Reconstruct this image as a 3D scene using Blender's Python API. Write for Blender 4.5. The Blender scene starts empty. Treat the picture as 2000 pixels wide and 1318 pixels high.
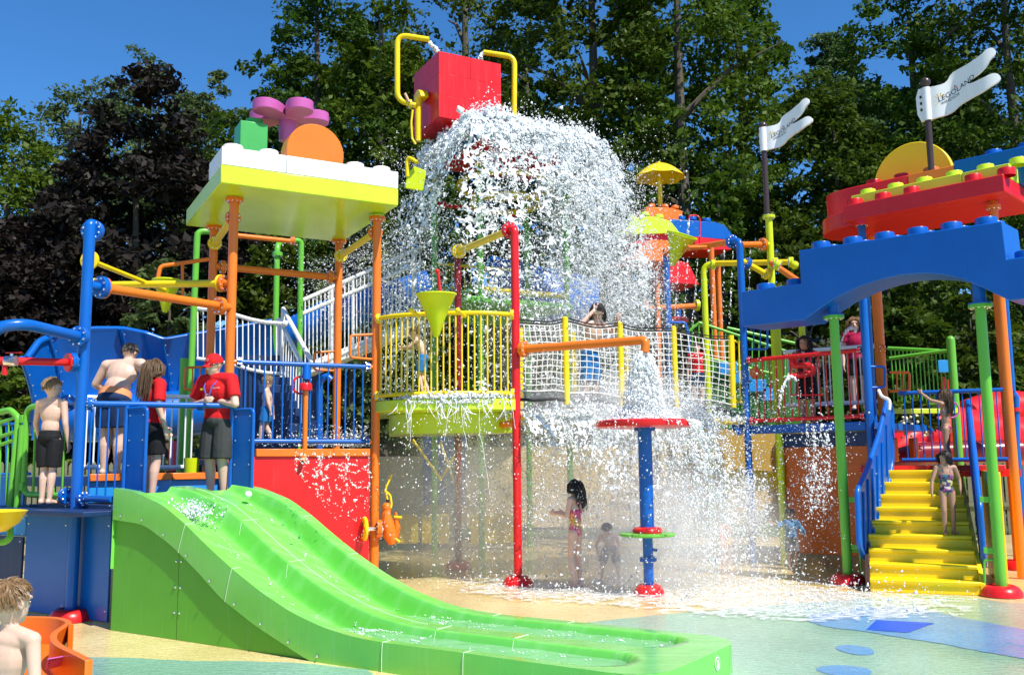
import bpy, bmesh, math, random
import numpy as np
from mathutils import Vector, Matrix, Euler, noise as mnoise
random.seed(7); RNG = np.random.default_rng(7)
scene = bpy.context.scene
COL = scene.collection
R = math.radians

# ------------------------------------------------------------------ camera
FPX, CX, CY = 1850.0, 1000.0, 659.0           # focal length and centre in photograph pixels
CAMZ, PITCH, ROLL = 1.6, R(7.575), R(0.55)
CAM = Vector((0, 0, CAMZ))
FW = Vector((0, math.cos(PITCH), math.sin(PITCH)))
U0 = Vector((0, -math.sin(PITCH), math.cos(PITCH))); R0 = Vector((1, 0, 0))
RT = R0 * math.cos(ROLL) - U0 * math.sin(ROLL)
UP = R0 * math.sin(ROLL) + U0 * math.cos(ROLL)
cam = bpy.data.cameras.new('camera'); cam_o = bpy.data.objects.new('camera', cam); COL.objects.link(cam_o)
M = Matrix((RT, UP, -FW)).transposed().to_4x4(); M.translation = CAM
cam_o.matrix_world = M
cam.sensor_width = 36; cam.sensor_fit = 'HORIZONTAL'; cam.lens = 36 * FPX / 2000; cam.clip_end = 2000; cam.clip_start = 0.05
scene.camera = cam_o

# ------------------------------------------------------------------ sky, sun, exposure
SUN_AZ = Vector((0.70, -0.714, 0)); SUN_EL = R(54)
world = bpy.data.worlds.new('World'); scene.world = world; world.use_nodes = True
wn = world.node_tree; wn.nodes.clear()
sky = wn.nodes.new('ShaderNodeTexSky'); sky.sky_type = 'NISHITA'; sky.sun_disc = False
sky.sun_elevation = SUN_EL; sky.sun_rotation = math.atan2(SUN_AZ.x, SUN_AZ.y)
sky.air_density = 1.0; sky.dust_density = 0.0; sky.ozone_density = 6.0; sky.altitude = 1500
bg = wn.nodes.new('ShaderNodeBackground'); bg.inputs['Strength'].default_value = 0.13
wo = wn.nodes.new('ShaderNodeOutputWorld')
hsn = wn.nodes.new('ShaderNodeHueSaturation'); hsn.inputs['Saturation'].default_value = 1.2
wn.links.new(sky.outputs[0], hsn.inputs['Color']); wn.links.new(hsn.outputs[0], bg.inputs[0]); wn.links.new(bg.outputs[0], wo.inputs[0])
sl = bpy.data.lights.new('sun', 'SUN'); sl.energy = 4.8; sl.angle = R(0.55); sl.color = (1.0, 0.95, 0.87)
so = bpy.data.objects.new('sun', sl); COL.objects.link(so)
SUN_DIR = (SUN_AZ * math.cos(SUN_EL) + Vector((0, 0, math.sin(SUN_EL)))).normalized()
so.rotation_euler = SUN_DIR.to_track_quat('Z', 'Y').to_euler(); so.location = SUN_DIR * 60
scene.view_settings.view_transform = 'Standard'; scene.view_settings.look = 'None'
scene.view_settings.exposure = 0.58; scene.view_settings.gamma = 1.0
scene.cycles.max_bounces = 6; scene.cycles.diffuse_bounces = 3; scene.cycles.glossy_bounces = 3
scene.cycles.transparent_max_bounces = 8; scene.cycles.transmission_bounces = 4
scene.cycles.volume_bounces = 4; scene.cycles.max_bounces = 8; scene.cycles.caustics_reflective = False; scene.cycles.caustics_refractive = False

# ------------------------------------------------------------------ pixel helpers
def ray(px, py): return FW + RT * ((px - CX) / FPX) - UP * ((py - CY) / FPX)
def W(px, py, Y):
    d = ray(px, py); return CAM + d * (Y / d.y)
def G(px, py, z=0.0):
    d = ray(px, py); return CAM + d * ((z - CAMZ) / d.z)
def PL(px, py, p, a):
    """point where the pixel meets the vertical plane through p along horizontal direction a"""
    n = Vector((-a.y, a.x, 0)); d = ray(px, py)
    return CAM + d * ((Vector(p) - CAM).dot(n) / d.dot(n))
def ZAT(py, x, y):
    k = -(py - CY) / FPX; q = Vector((x, y, 0)) - CAM
    return -(q.dot(UP) - k * q.dot(FW)) / (UP.z - k * FW.z)
def V(x, y, z=0.0): return Vector((x, y, z))
def XY(p, z): return Vector((p[0], p[1], z))
AX = V(.884, .468).normalized(); BX = V(-AX.y, AX.x)        # grid of the canopy and the tower
DX = V(.83, -.557).normalized(); NX = V(-DX.y, DX.x)        # grid of the green slide (down, across to the back)
UZ = V(0, 0, 1)

# ------------------------------------------------------------------ objects
WMAT = {}
def link(o, parent=None, wm=None):
    COL.objects.link(o)
    wm = wm if wm is not None else Matrix.Translation(o.location)
    WMAT[o.name] = wm
    if parent is not None:
        o.parent = parent
        o.matrix_parent_inverse = WMAT[parent.name].inverted()
    return o
def tag(o, label=None, cat=None, group=None, kind=None):
    if label: o['label'] = label
    if cat: o['category'] = cat
    if group: o['group'] = group
    if kind: o['kind'] = kind
    return o
def thing(name, label, cat, loc, group=None):
    o = bpy.data.objects.new(name, None); o.location = Vector(loc); o.empty_display_size = .2
    link(o); return tag(o, label, cat, group)

class MB:
    def __init__(s): s.v = []; s.f = []
    def add(s, vs, fs):
        b = len(s.v); s.v += [tuple(p) for p in vs]; s.f += [tuple(i + b for i in f) for f in fs]; return s
    def box(s, c, size, ax=None, ay=None, az=None):
        ax = ax or V(1, 0); ay = ay or V(-ax.y, ax.x); az = az or UZ; c = Vector(c)
        hx, hy, hz = ax * size[0] / 2, ay * size[1] / 2, az * size[2] / 2
        vs = [c + hx * i + hy * j + hz * k for k in (-1, 1) for j in (-1, 1) for i in (-1, 1)]
        return s.add(vs, [(0, 2, 3, 1), (4, 5, 7, 6), (0, 1, 5, 4), (2, 6, 7, 3), (0, 4, 6, 2), (1, 3, 7, 5)])
    def hexa(s, bottom, top):
        n = len(bottom)
        return s.add(list(bottom) + list(top), [tuple(range(n))[::-1], tuple(range(n, 2 * n))] + [(i, (i + 1) % n, n + (i + 1) % n, n + i) for i in range(n)])
    def prism(s, poly, o, u, v, w, t):
        """2-D polygon in the u,v axes at o, extruded by t along w"""
        o = Vector(o); a = [o + u * p[0] + v * p[1] for p in poly]
        return s.hexa(a, [p + w * t for p in a])
    def tube(s, pts, r, n=12, cap=True, closed=False):
        pts = [Vector(p) for p in pts]; m = len(pts)
        rs = r if hasattr(r, '__len__') else [r] * m
        tg = []
        for i in range(m):
            a = pts[(i - 1) % m] if (closed or i > 0) else pts[i]; b = pts[(i + 1) % m] if (closed or i < m - 1) else pts[i]
            d = (b - a); tg.append(d.normalized() if d.length > 1e-9 else V(0, 0, 1))
        ref = V(0, 0, 1) if abs(tg[0].z) < .9 else V(1, 0, 0)
        x = (ref - tg[0] * ref.dot(tg[0])).normalized(); vs = []
        for i in range(m):
            x = (x - tg[i] * x.dot(tg[i])).normalized(); y = tg[i].cross(x)
            for k in range(n):
                a = 2 * math.pi * k / n; vs.append(pts[i] + (x * math.cos(a) + y * math.sin(a)) * rs[i])
        fs = []
        for i in range(m if closed else m - 1):
            j = (i + 1) % m
            for k in range(n): fs.append((i * n + k, i * n + (k + 1) % n, j * n + (k + 1) % n, j * n + k))
        if cap and not closed: fs += [tuple(range(n))[::-1], tuple(range((m - 1) * n, m * n))]
        return s.add(vs, fs)
    def cyl(s, p0, p1, r0, r1=None, n=16): return s.tube([p0, p1], [r0, r0 if r1 is None else r1], n)
    def lathe(s, o, prof, n=24, axis=None, cap=True):
        o = Vector(o); az = (axis or UZ).normalized(); ref = V(0, 0, 1) if abs(az.z) < .9 else V(1, 0, 0)
        ax = (ref - az * ref.dot(az)).normalized(); ay = az.cross(ax); vs = []; m = len(prof)
        for r, z in prof:
            for k in range(n):
                a = 2 * math.pi * k / n; vs.append(o + az * z + (ax * math.cos(a) + ay * math.sin(a)) * max(r, 1e-4))
        fs = [(i * n + k, i * n + (k + 1) % n, (i + 1) * n + (k + 1) % n, (i + 1) * n + k) for i in range(m - 1) for k in range(n)]
        if cap: fs += [tuple(range(n))[::-1], tuple(range((m - 1) * n, m * n))]
        return s.add(vs, fs)
    def ball(s, c, r, n=10, m=7):
        rx = r if hasattr(r, '__len__') else (r, r, r); c = Vector(c); vs = [c + V(0, 0, -rx[2])]; fs = []
        for i in range(1, m):
            t = math.pi * i / m - math.pi / 2
            for k in range(n):
                a = 2 * math.pi * k / n; vs.append(c + V(rx[0] * math.cos(t) * math.cos(a), rx[1] * math.cos(t) * math.sin(a), rx[2] * math.sin(t)))
        vs.append(c + V(0, 0, rx[2])); e = len(vs) - 1
        for k in range(n): fs.append((0, 1 + (k + 1) % n, 1 + k))
        for i in range(m - 2):
            for k in range(n): a = 1 + i * n; fs.append((a + k, a + (k + 1) % n, a + n + (k + 1) % n, a + n + k))
        a = 1 + (m - 2) * n
        for k in range(n): fs.append((a + k, a + (k + 1) % n, e))
        return s.add(vs, fs)
    def grid(s, fn, nu, nv):
        vs = [fn(i / (nu - 1), j / (nv - 1)) for j in range(nv) for i in range(nu)]
        return s.add(vs, [(j * nu + i, j * nu + i + 1, (j + 1) * nu + i + 1, (j + 1) * nu + i) for j in range(nv - 1) for i in range(nu - 1)])
    def build(s, name, mat, parent=None, bevel=0, ang=35, origin=None, seg=2, kind=None):
        vs = np.array([tuple(p) for p in s.v], dtype=np.float64)
        if origin is None:
            lo, hi = vs.min(0), vs.max(0); origin = ((lo[0] + hi[0]) / 2, (lo[1] + hi[1]) / 2, lo[2])
        me = bpy.data.meshes.new(name); me.from_pydata((vs - np.array(origin)).tolist(), [], s.f)
        bm = bmesh.new(); bm.from_mesh(me); bmesh.ops.recalc_face_normals(bm, faces=bm.faces); bm.to_mesh(me); bm.free()
        me.materials.append(mat); me.shade_smooth(); me.set_sharp_from_angle(angle=R(ang))
        o = bpy.data.objects.new(name, me); o.location = origin
        if bevel:
            b = o.modifiers.new('Bevel', 'BEVEL'); b.width = bevel; b.segments = seg; b.limit_method = 'ANGLE'; b.angle_limit = R(40)
            b.harden_normals = False
        link(o, parent)
        if kind: o['kind'] = kind
        return o

_UC = {}
def bar(name, p0, p1, r, mat, parent=None, n=14):
    """a straight round bar; alike bars share one mesh"""
    key = (mat.name, n)
    if key not in _UC:
        me = bpy.data.meshes.new('bar'); mb = MB().cyl(V(0, 0, 0), V(0, 0, 1), 1, 1, n)
        me.from_pydata(mb.v, [], mb.f); me.materials.append(mat); me.shade_smooth(); me.set_sharp_from_angle(angle=R(35)); _UC[key] = me
    p0, p1 = Vector(p0), Vector(p1); d = p1 - p0
    wm = Matrix.Translation(p0) @ d.to_track_quat('Z', 'Y').to_matrix().to_4x4() @ Matrix.Diagonal((r, r, d.length, 1))
    o = bpy.data.objects.new(name, _UC[key]); o.matrix_world = wm
    return link(o, parent, wm)
_SH = {}
def shared(name, key, mbf, mat, wm, parent=None, bevel=0):
    """an object on a mesh shared by key, placed by a matrix"""
    key = (key, mat.name)
    if key not in _SH:
        mb = mbf(); me = bpy.data.meshes.new(name); me.from_pydata([tuple(p) for p in mb.v], [], mb.f)
        bm = bmesh.new(); bm.from_mesh(me); bmesh.ops.recalc_face_normals(bm, faces=bm.faces); bm.to_mesh(me); bm.free()
        me.materials.append(mat); me.shade_smooth(); me.set_sharp_from_angle(angle=R(35)); _SH[key] = me
    o = bpy.data.objects.new(name, _SH[key]); o.matrix_world = wm
    if bevel:
        b = o.modifiers.new('Bevel', 'BEVEL'); b.width = bevel; b.segments = 2; b.limit_method = 'ANGLE'; b.angle_limit = R(40)
    return link(o, parent, wm)
def frame(o, z, x=None):
    z = Vector(z).normalized(); ref = x or (V(1, 0, 0) if abs(z.x) < .9 else V(0, 1, 0))
    x = (ref - z * ref.dot(z)).normalized(); y = z.cross(x)
    m = Matrix((x, y, z)).transposed().to_4x4(); m.translation = Vector(o); return m
def arc_path(pts, rad, n=6):
    """polyline with rounded corners"""
    pts = [Vector(p) for p in pts]; out = [pts[0]]
    for i in range(1, len(pts) - 1):
        a, b, c = pts[i - 1], pts[i], pts[i + 1]; u = (a - b); w = (c - b)
        r = min(rad, u.length * .48, w.length * .48); p = b + u.normalized() * r; q = b + w.normalized() * r
        for k in range(n + 1):
            t = k / n; out.append(p * (1 - t) ** 2 + b * 2 * t * (1 - t) + q * t * t)
    out.append(pts[-1]); return out

# ------------------------------------------------------------------ materials
def nodes(name):
    m = bpy.data.materials.new(name); m.use_nodes = True; nt = m.node_tree
    return m, nt, nt.nodes['Principled BSDF']
def N(nt, t, **kw):
    n = nt.nodes.new(t)
    for k, v in kw.items():
        if k.startswith('i_'): n.inputs[k[2:].replace('_', ' ')].default_value = v
        else: setattr(n, k, v)
    return n
def paint(name, col, rough=.28, var=.10, bump=.06, scale=3.0, streak=.0, spec=.35, coat=.08):
    """glossy gel-coat or powder-coat: slight colour drift, scuffs and dried-water marks"""
    m, nt, p = nodes(name); L = nt.links.new
    tc = N(nt, 'ShaderNodeNewGeometry'); 
    n1 = N(nt, 'ShaderNodeTexNoise'); n1.inputs['Scale'].default_value = scale; n1.inputs['Detail'].default_value = 6
    L(tc.outputs['Position'], n1.inputs['Vector'])
    mp = N(nt, 'ShaderNodeMapping'); mp.inputs['Scale'].default_value = (14, 14, 1.1); L(tc.outputs['Position'], mp.inputs['Vector'])
    n2 = N(nt, 'ShaderNodeTexNoise'); n2.inputs['Scale'].default_value = 1.6; n2.inputs['Detail'].default_value = 4; L(mp.outputs[0], n2.inputs['Vector'])
    hs = N(nt, 'ShaderNodeMix', data_type='RGBA'); hs.inputs['A'].default_value = (*[c * (1 - var) for c in col], 1)
    hs.inputs['B'].default_value = (*[min(1, c * (1 + var) + .004) for c in col], 1); L(n1.outputs['Fac'], hs.inputs['Factor'])
    out = hs.outputs['Result']
    if streak:
        rr = N(nt, 'ShaderNodeMapRange'); rr.inputs['From Min'].default_value = .58; rr.inputs['From Max'].default_value = .80; rr.inputs['To Max'].default_value = streak
        L(n2.outputs['Fac'], rr.inputs['Value'])
        s2 = N(nt, 'ShaderNodeMix', data_type='RGBA'); s2.inputs['B'].default_value = (*[.55 * c + .32 for c in col], 1)
        L(rr.outputs[0], s2.inputs['Factor']); L(out, s2.inputs['A']); out = s2.outputs['Result']
    L(out, p.inputs['Base Color'])
    r2 = N(nt, 'ShaderNodeMapRange'); r2.inputs['To Min'].default_value = rough * .7; r2.inputs['To Max'].default_value = rough * 1.6
    L(n2.outputs['Fac'], r2.inputs['Value']); L(r2.outputs[0], p.inputs['Roughness'])
    p.inputs['Specular IOR Level'].default_value = spec
    p.inputs['Coat Weight'].default_value = coat; p.inputs['Coat Roughness'].default_value = .12
    if bump:
        bp = N(nt, 'ShaderNodeBump'); bp.inputs['Strength'].default_value = bump; bp.inputs['Distance'].default_value = .02
        L(n1.outputs['Fac'], bp.inputs['Height']); L(bp.outputs[0], p.inputs['Normal'])
    return m
def plain(name, col, rough=.6, metal=0., noise=.12, scale=20, bump=.1, spec=.4, sss=0.):
    m, nt, p = nodes(name); L = nt.links.new
    tc = N(nt, 'ShaderNodeTexCoord'); n1 = N(nt, 'ShaderNodeTexNoise'); n1.inputs['Scale'].default_value = scale; n1.inputs['Detail'].default_value = 5
    L(tc.outputs['Object'], n1.inputs['Vector'])
    mx = N(nt, 'ShaderNodeMix', data_type='RGBA'); mx.inputs['A'].default_value = (*[c * (1 - noise) for c in col], 1); mx.inputs['B'].default_value = (*[min(1, c * (1 + noise)) for c in col], 1)
    L(n1.outputs['Fac'], mx.inputs['Factor']); L(mx.outputs['Result'], p.inputs['Base Color'])
    p.inputs['Roughness'].default_value = rough; p.inputs['Metallic'].default_value = metal; p.inputs['Specular IOR Level'].default_value = spec
    if sss:
        p.inputs['Subsurface Weight'].default_value = sss; p.inputs['Subsurface Radius'].default_value = (1, .35, .2); p.inputs['Subsurface Scale'].default_value = .012
    if bump:
        bp = N(nt, 'ShaderNodeBump'); bp.inputs['Strength'].default_value = bump; bp.inputs['Distance'].default_value = .01
        L(n1.outputs['Fac'], bp.inputs['Height']); L(bp.outputs[0], p.inputs['Normal'])
    return m
BLUE = paint('blue_paint', (.0, .10, .44), streak=.02)
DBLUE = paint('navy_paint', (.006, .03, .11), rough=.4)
LBLUE = paint('light_blue_paint', (.02, .25, .62))
ORANGE = paint('orange_paint', (.74, .17, .012), streak=.06)
YELLOW = paint('yellow_paint', (.82, .59, .004))
LIME = paint('lime_paint', (.56, .74, .03), rough=.2)
YLIME = paint('yellow_green_paint', (.56, .66, .004))
GREEN = paint('green_paint', (.12, .42, .035))
SGREEN = paint('slide_green_gelcoat', (.17, .56, .085), rough=.22, streak=.16, coat=.25)
DKGREEN = paint('panel_green', (.085, .37, .02), rough=.4, streak=.18)
RED = paint('red_paint', (.66, .010, .012), streak=.06)
DRED = paint('dark_red_paint', (.22, .008, .012))
WHITE = paint('white_paint', (.80, .80, .80), var=.04, streak=.0)
PINK = paint('pink_plastic', (.47, .10, .33))
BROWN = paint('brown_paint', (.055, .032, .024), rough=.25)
BRICKGREEN = paint('brick_green', (.06, .36, .08))
STEEL = plain('bolt_steel', (.75, .76, .78), .25, .9, .05, 30, 0)
BLACK = plain('black_rubber', (.012, .012, .014), .6)
ROPE = plain('white_rope', (.78, .76, .70), .8, 0, .1, 60)
GREY = plain('grey_mesh', (.16, .165, .17), .7); GREY.node_tree.nodes['Principled BSDF'].inputs['Alpha'].default_value = .55

def chute_mat():
    """gel-coat of the slide lanes: faded running streaks and a wet film along the slope"""
    m = paint('slide_chute_gelcoat', (.16, .56, .08), rough=.2, streak=.0, coat=.5); nt = m.node_tree; L = nt.links.new; p = nt.nodes['Principled BSDF']
    g = N(nt, 'ShaderNodeNewGeometry'); mp = N(nt, 'ShaderNodeMapping'); mp.inputs['Rotation'].default_value = (0, 0, R(33.9)); mp.inputs['Scale'].default_value = (.9, 9, 2.5); L(g.outputs['Position'], mp.inputs['Vector'])
    n = N(nt, 'ShaderNodeTexNoise'); n.inputs['Scale'].default_value = 1.5; n.inputs['Detail'].default_value = 7; n.inputs['Distortion'].default_value = .4; L(mp.outputs[0], n.inputs['Vector'])
    mr = N(nt, 'ShaderNodeMapRange'); mr.inputs['From Min'].default_value = .46; mr.inputs['From Max'].default_value = .72; mr.inputs['To Max'].default_value = .42; L(n.outputs['Fac'], mr.inputs['Value'])
    old = p.inputs['Base Color'].links[0].from_socket; mx = N(nt, 'ShaderNodeMix', data_type='RGBA'); mx.inputs['B'].default_value = (.34, .70, .26, 1); L(mr.outputs[0], mx.inputs['Factor']); L(old, mx.inputs['A']); L(mx.outputs['Result'], p.inputs['Base Color'])
    b = N(nt, 'ShaderNodeBump'); b.inputs['Strength'].default_value = .35; b.inputs['Distance'].default_value = .02; L(n.outputs['Fac'], b.inputs['Height']); L(b.outputs[0], p.inputs['Coat Normal']); p.inputs['Coat Roughness'].default_value = .05
    return m
CHUTE = chute_mat()
# ================================================================== ground and setting
def ground_mat(name, col, col2, rough, wet=0., scale=6.):
    m, nt, p = nodes(name); L = nt.links.new
    g = N(nt, 'ShaderNodeNewGeometry')
    n0 = N(nt, 'ShaderNodeTexNoise'); n0.inputs['Scale'].default_value = .7; n0.inputs['Detail'].default_value = 4; L(g.outputs['Position'], n0.inputs['Vector'])
    n1 = N(nt, 'ShaderNodeTexNoise'); n1.inputs['Scale'].default_value = 90; n1.inputs['Detail'].default_value = 3; L(g.outputs['Position'], n1.inputs['Vector'])
    ad = N(nt, 'ShaderNodeMath', operation='MULTIPLY_ADD'); ad.inputs[1].default_value = .45; L(n1.outputs['Fac'], ad.inputs[0])
    h = N(nt, 'ShaderNodeMath', operation='MULTIPLY'); h.inputs[1].default_value = .62; L(n0.outputs['Fac'], h.inputs[0]); L(h.outputs[0], ad.inputs[2])
    mx = N(nt, 'ShaderNodeMix', data_type='RGBA'); mx.inputs['A'].default_value = (*col, 1); mx.inputs['B'].default_value = (*col2, 1)
    ct = N(nt, 'ShaderNodeMapRange'); ct.inputs['From Min'].default_value = .38; ct.inputs['From Max'].default_value = .68; L(ad.outputs[0], ct.inputs['Value']); L(ct.outputs[0], mx.inputs['Factor'])
    vo = N(nt, 'ShaderNodeTexVoronoi'); vo.inputs['Scale'].default_value = 75; L(g.outputs['Position'], vo.inputs['Vector']); sc_ = N(nt, 'ShaderNodeSeparateColor'); L(vo.outputs['Color'], sc_.inputs[0])
    gv = N(nt, 'ShaderNodeMapRange'); gv.inputs['To Min'].default_value = .80; gv.inputs['To Max'].default_value = 1.18; L(sc_.outputs[0], gv.inputs['Value']); gm = N(nt, 'ShaderNodeVectorMath', operation='SCALE'); L(mx.outputs['Result'], gm.inputs[0]); L(gv.outputs[0], gm.inputs['Scale']); L(gm.outputs[0], p.inputs['Base Color'])
    rr = N(nt, 'ShaderNodeMapRange'); rr.inputs['From Min'].default_value = .35; rr.inputs['From Max'].default_value = .65
    rr.inputs['To Min'].default_value = rough * .6; rr.inputs['To Max'].default_value = rough; L(n0.outputs['Fac'], rr.inputs['Value']); L(rr.outputs[0], p.inputs['Roughness'])
    bp = N(nt, 'ShaderNodeBump'); bp.inputs['Strength'].default_value = .25; bp.inputs['Distance'].default_value = .004; L(n1.outputs['Fac'], bp.inputs['Height'])
    if wet:   # a film of running water: ripples over the grain
        mp = N(nt, 'ShaderNodeMapping'); mp.inputs['Scale'].default_value = (5, 9, 5); L(g.outputs['Position'], mp.inputs['Vector'])
        n2 = N(nt, 'ShaderNodeTexNoise'); n2.inputs['Scale'].default_value = 2.2; n2.inputs['Detail'].default_value = 5; n2.inputs['Distortion'].default_value = .6; L(mp.outputs[0], n2.inputs['Vector'])
        b2 = N(nt, 'ShaderNodeBump'); b2.inputs['Strength'].default_value = wet; b2.inputs['Distance'].default_value = .035; L(n2.outputs['Fac'], b2.inputs['Height']); L(b2.outputs[0], p.inputs['Coat Normal'])
        p.inputs['Coat Weight'].default_value = .9; p.inputs['Coat Roughness'].default_value = .06; p.inputs['Coat IOR'].default_value = 1.33
    L(bp.outputs[0], p.inputs['Normal'])
    return m
SAND = ground_mat('sand_rubber', (.70, .51, .19), (.86, .69, .34), .6, .25)
GRN_FLOOR = ground_mat('green_rubber', (.25, .47, .32), (.36, .58, .42), .42, .9)
TEAL_FLOOR = ground_mat('teal_rubber', (.22, .42, .33), (.32, .52, .42), .45, .8)
BLU_FLOOR = ground_mat('blue_rubber', (.06, .28, .56), (.15, .40, .64), .45, .8)
DBL_FLOOR = plain('deep_blue_grate', (.005, .09, .55), .35)
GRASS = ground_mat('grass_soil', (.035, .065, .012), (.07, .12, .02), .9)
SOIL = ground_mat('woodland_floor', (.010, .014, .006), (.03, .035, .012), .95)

def sheet(name, poly, z, mat, kind='structure'):
    me = bpy.data.meshes.new(name); me.from_pydata([(p[0], p[1], z) for p in poly], [], [tuple(range(len(poly)))])
    bm = bmesh.new(); bm.from_mesh(me)
    for f in bm.faces:
        if f.normal.z < 0: f.normal_flip()
    bmesh.ops.triangulate(bm, faces=bm.faces); bm.to_mesh(me); bm.free()
    me.materials.append(mat); o = bpy.data.objects.new(name, me); link(o); o['kind'] = kind; return o
def rough_edge(pts, amp=.035):
    return [V(p.x + amp * mnoise.noise(V(p.x * 3, p.y * 3, 1)) + amp * .5 * mnoise.noise(V(p.x * 11, p.y * 11, 4)), p.y + amp * mnoise.noise(V(p.x * 3, p.y * 3, 7)) + amp * .5 * mnoise.noise(V(p.x * 11, p.y * 11, 9))) for p in pts]
def smoothpoly(pts, it=2):
    for _ in range(it):
        q = []
        for i in range(len(pts)):
            a, b = Vector(pts[i]), Vector(pts[(i + 1) % len(pts)]); q += [a * .75 + b * .25, a * .25 + b * .75]
        pts = q
    return pts
# terrain: flat by the pool, then a wooded bank
def hill_z(x, y):
    t = max(0, min(1, (y - 27) / 38)); t = t * t * (3 - 2 * t)
    return t * (10 + 3 * math.sin(x * .05 + 1)) - .02
mb = MB(); mb.grid(lambda u, v: V((u - .5) * 420, -40 + v ** 1.6 * 440, hill_z((u - .5) * 420, -40 + v ** 1.6 * 440)), 60, 70)
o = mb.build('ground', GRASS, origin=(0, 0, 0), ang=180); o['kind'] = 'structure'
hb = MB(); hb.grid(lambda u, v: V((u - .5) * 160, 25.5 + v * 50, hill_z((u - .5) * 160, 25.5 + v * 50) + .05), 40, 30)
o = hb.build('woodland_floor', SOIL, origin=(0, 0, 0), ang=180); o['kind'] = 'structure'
sheet('pool_deck', [(-14, -4), (14, -4), (14, 20.5), (-14, 20.5)], .004, SAND)
g1 = [G(1000, 1232), G(1130, 1218), G(1215, 1209), G(1330, 1197), G(1450, 1187), G(1600, 1176), G(1740, 1166), G(1850, 1160), G(1930, 1172), G(2000, 1182), G(2350, 1188), V(9, 2), V(0, 1), V(-1.2, 6.2), V(0, 7.6)]
sheet('pool_floor_green', rough_edge(smoothpoly(g1, 4)), .008, GRN_FLOOR)
g2 = [G(-300, 1290), G(0, 1282), G(175, 1284), G(350, 1291), G(480, 1293), G(640, 1299), G(760, 1320), V(-.6, 5.4), V(-.2, 2), V(-6, 2)]
sheet('pool_floor_teal', rough_edge(smoothpoly(g2, 4)), .012, TEAL_FLOOR)
b1 = [G(1560, 1208), G(1640, 1192), G(1730, 1184), G(1800, 1189), G(1900, 1213), G(2000, 1229), G(2200, 1270), G(2300, 1330), G(2150, 1318), G(2000, 1289), G(1900, 1270), G(1800, 1252), G(1700, 1237), G(1610, 1226)]
sheet('pool_floor_blue', rough_edge(smoothpoly(b1, 4), .05), .012, BLU_FLOOR)
sheet('spray_grate', [G(1712, 1213), G(1826, 1219), G(1772, 1238), G(1692, 1232)], .016, DBL_FLOOR)
for c, rx, ry in (((1671, 1271), .145, .22), ((1650, 1312), .2, .2), ((2006, 1257), .16, .2)):
    p = G(*c); sheet('pool_floor_spot', [V(p.x + rx * math.cos(a) * (1 + .05 * math.sin(3 * a)), p.y + ry * math.sin(a)) for a in np.linspace(0, 2 * math.pi, 33)[:-1]], .0125, BLU_FLOOR)

# ------------------------------------------------------------------ trees
def leaf_mat(name, dark, light, trans=.35):
    m = bpy.data.materials.new(name); m.use_nodes = True; nt = m.node_tree; nt.nodes.clear(); L = nt.links.new
    g = N(nt, 'ShaderNodeNewGeometry'); oi = N(nt, 'ShaderNodeObjectInfo')
    n1 = N(nt, 'ShaderNodeTexNoise'); n1.inputs['Scale'].default_value = .9; n1.inputs['Detail'].default_value = 3; L(g.outputs['Position'], n1.inputs['Vector'])
    ri = N(nt, 'ShaderNodeMath', operation='MULTIPLY_ADD'); ri.inputs[1].default_value = .5; ri.inputs[2].default_value = -.25; L(g.outputs['Random Per Island'], ri.inputs[0])
    ad = N(nt, 'ShaderNodeMath', operation='ADD', use_clamp=True); L(n1.outputs['Fac'], ad.inputs[0]); L(ri.outputs[0], ad.inputs[1])
    mx = N(nt, 'ShaderNodeMix', data_type='RGBA'); mx.inputs['A'].default_value = (*dark, 1); mx.inputs['B'].default_value = (*light, 1); L(ad.outputs[0], mx.inputs['Factor'])
    hs = N(nt, 'ShaderNodeHueSaturation'); L(mx.outputs['Result'], hs.inputs['Color'])
    hv = N(nt, 'ShaderNodeMapRange'); hv.inputs['To Min'].default_value = .485; hv.inputs['To Max'].default_value = .52; L(oi.outputs['Random'], hv.inputs['Value']); L(hv.outputs[0], hs.inputs['Hue'])
    d = N(nt, 'ShaderNodeBsdfPrincipled'); d.inputs['Roughness'].default_value = .55; d.inputs['Specular IOR Level'].default_value = .18; L(hs.outputs[0], d.inputs['Base Color'])
    t = N(nt, 'ShaderNodeBsdfTranslucent'); L(hs.outputs[0], t.inputs['Color'])
    ms = N(nt, 'ShaderNodeMixShader'); ms.inputs[0].default_value = trans; L(d.outputs[0], ms.inputs[1]); L(t.outputs[0], ms.inputs[2])
    o = N(nt, 'ShaderNodeOutputMaterial'); L(ms.outputs[0], o.inputs[0]); return m
LEAF = leaf_mat('leaf_green', (.020, .046, .004), (.088, .140, .010))
LEAF2 = leaf_mat('leaf_bright_green', (.026, .060, .005), (.120, .180, .013))
LEAFG = leaf_mat('leaf_grey_green', (.040, .075, .022), (.13, .18, .055))
COPPER = leaf_mat('leaf_copper', (.007, .0055, .005), (.030, .022, .017), .2)
BARK = plain('bark', (.09, .075, .055), .9, 0, .35, 6, .6)

def raw_mesh(name, verts, faces, mat, smooth=False):
    """numpy arrays straight to a mesh (faces all of one size)"""
    me = bpy.data.meshes.new(name); nv, nf, k = len(verts), len(faces), faces.shape[1]
    me.vertices.add(nv); me.vertices.foreach_set('co', verts.astype(np.float32).ravel())
    me.loops.add(nf * k); me.loops.foreach_set('vertex_index', faces.astype(np.int32).ravel())
    me.polygons.add(nf); me.polygons.foreach_set('loop_start', np.arange(0, nf * k, k, dtype=np.int32))
    if smooth: me.polygons.foreach_set('use_smooth', np.ones(nf, dtype=bool))
    me.materials.append(mat); me.update(calc_edges=True); return me

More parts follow.
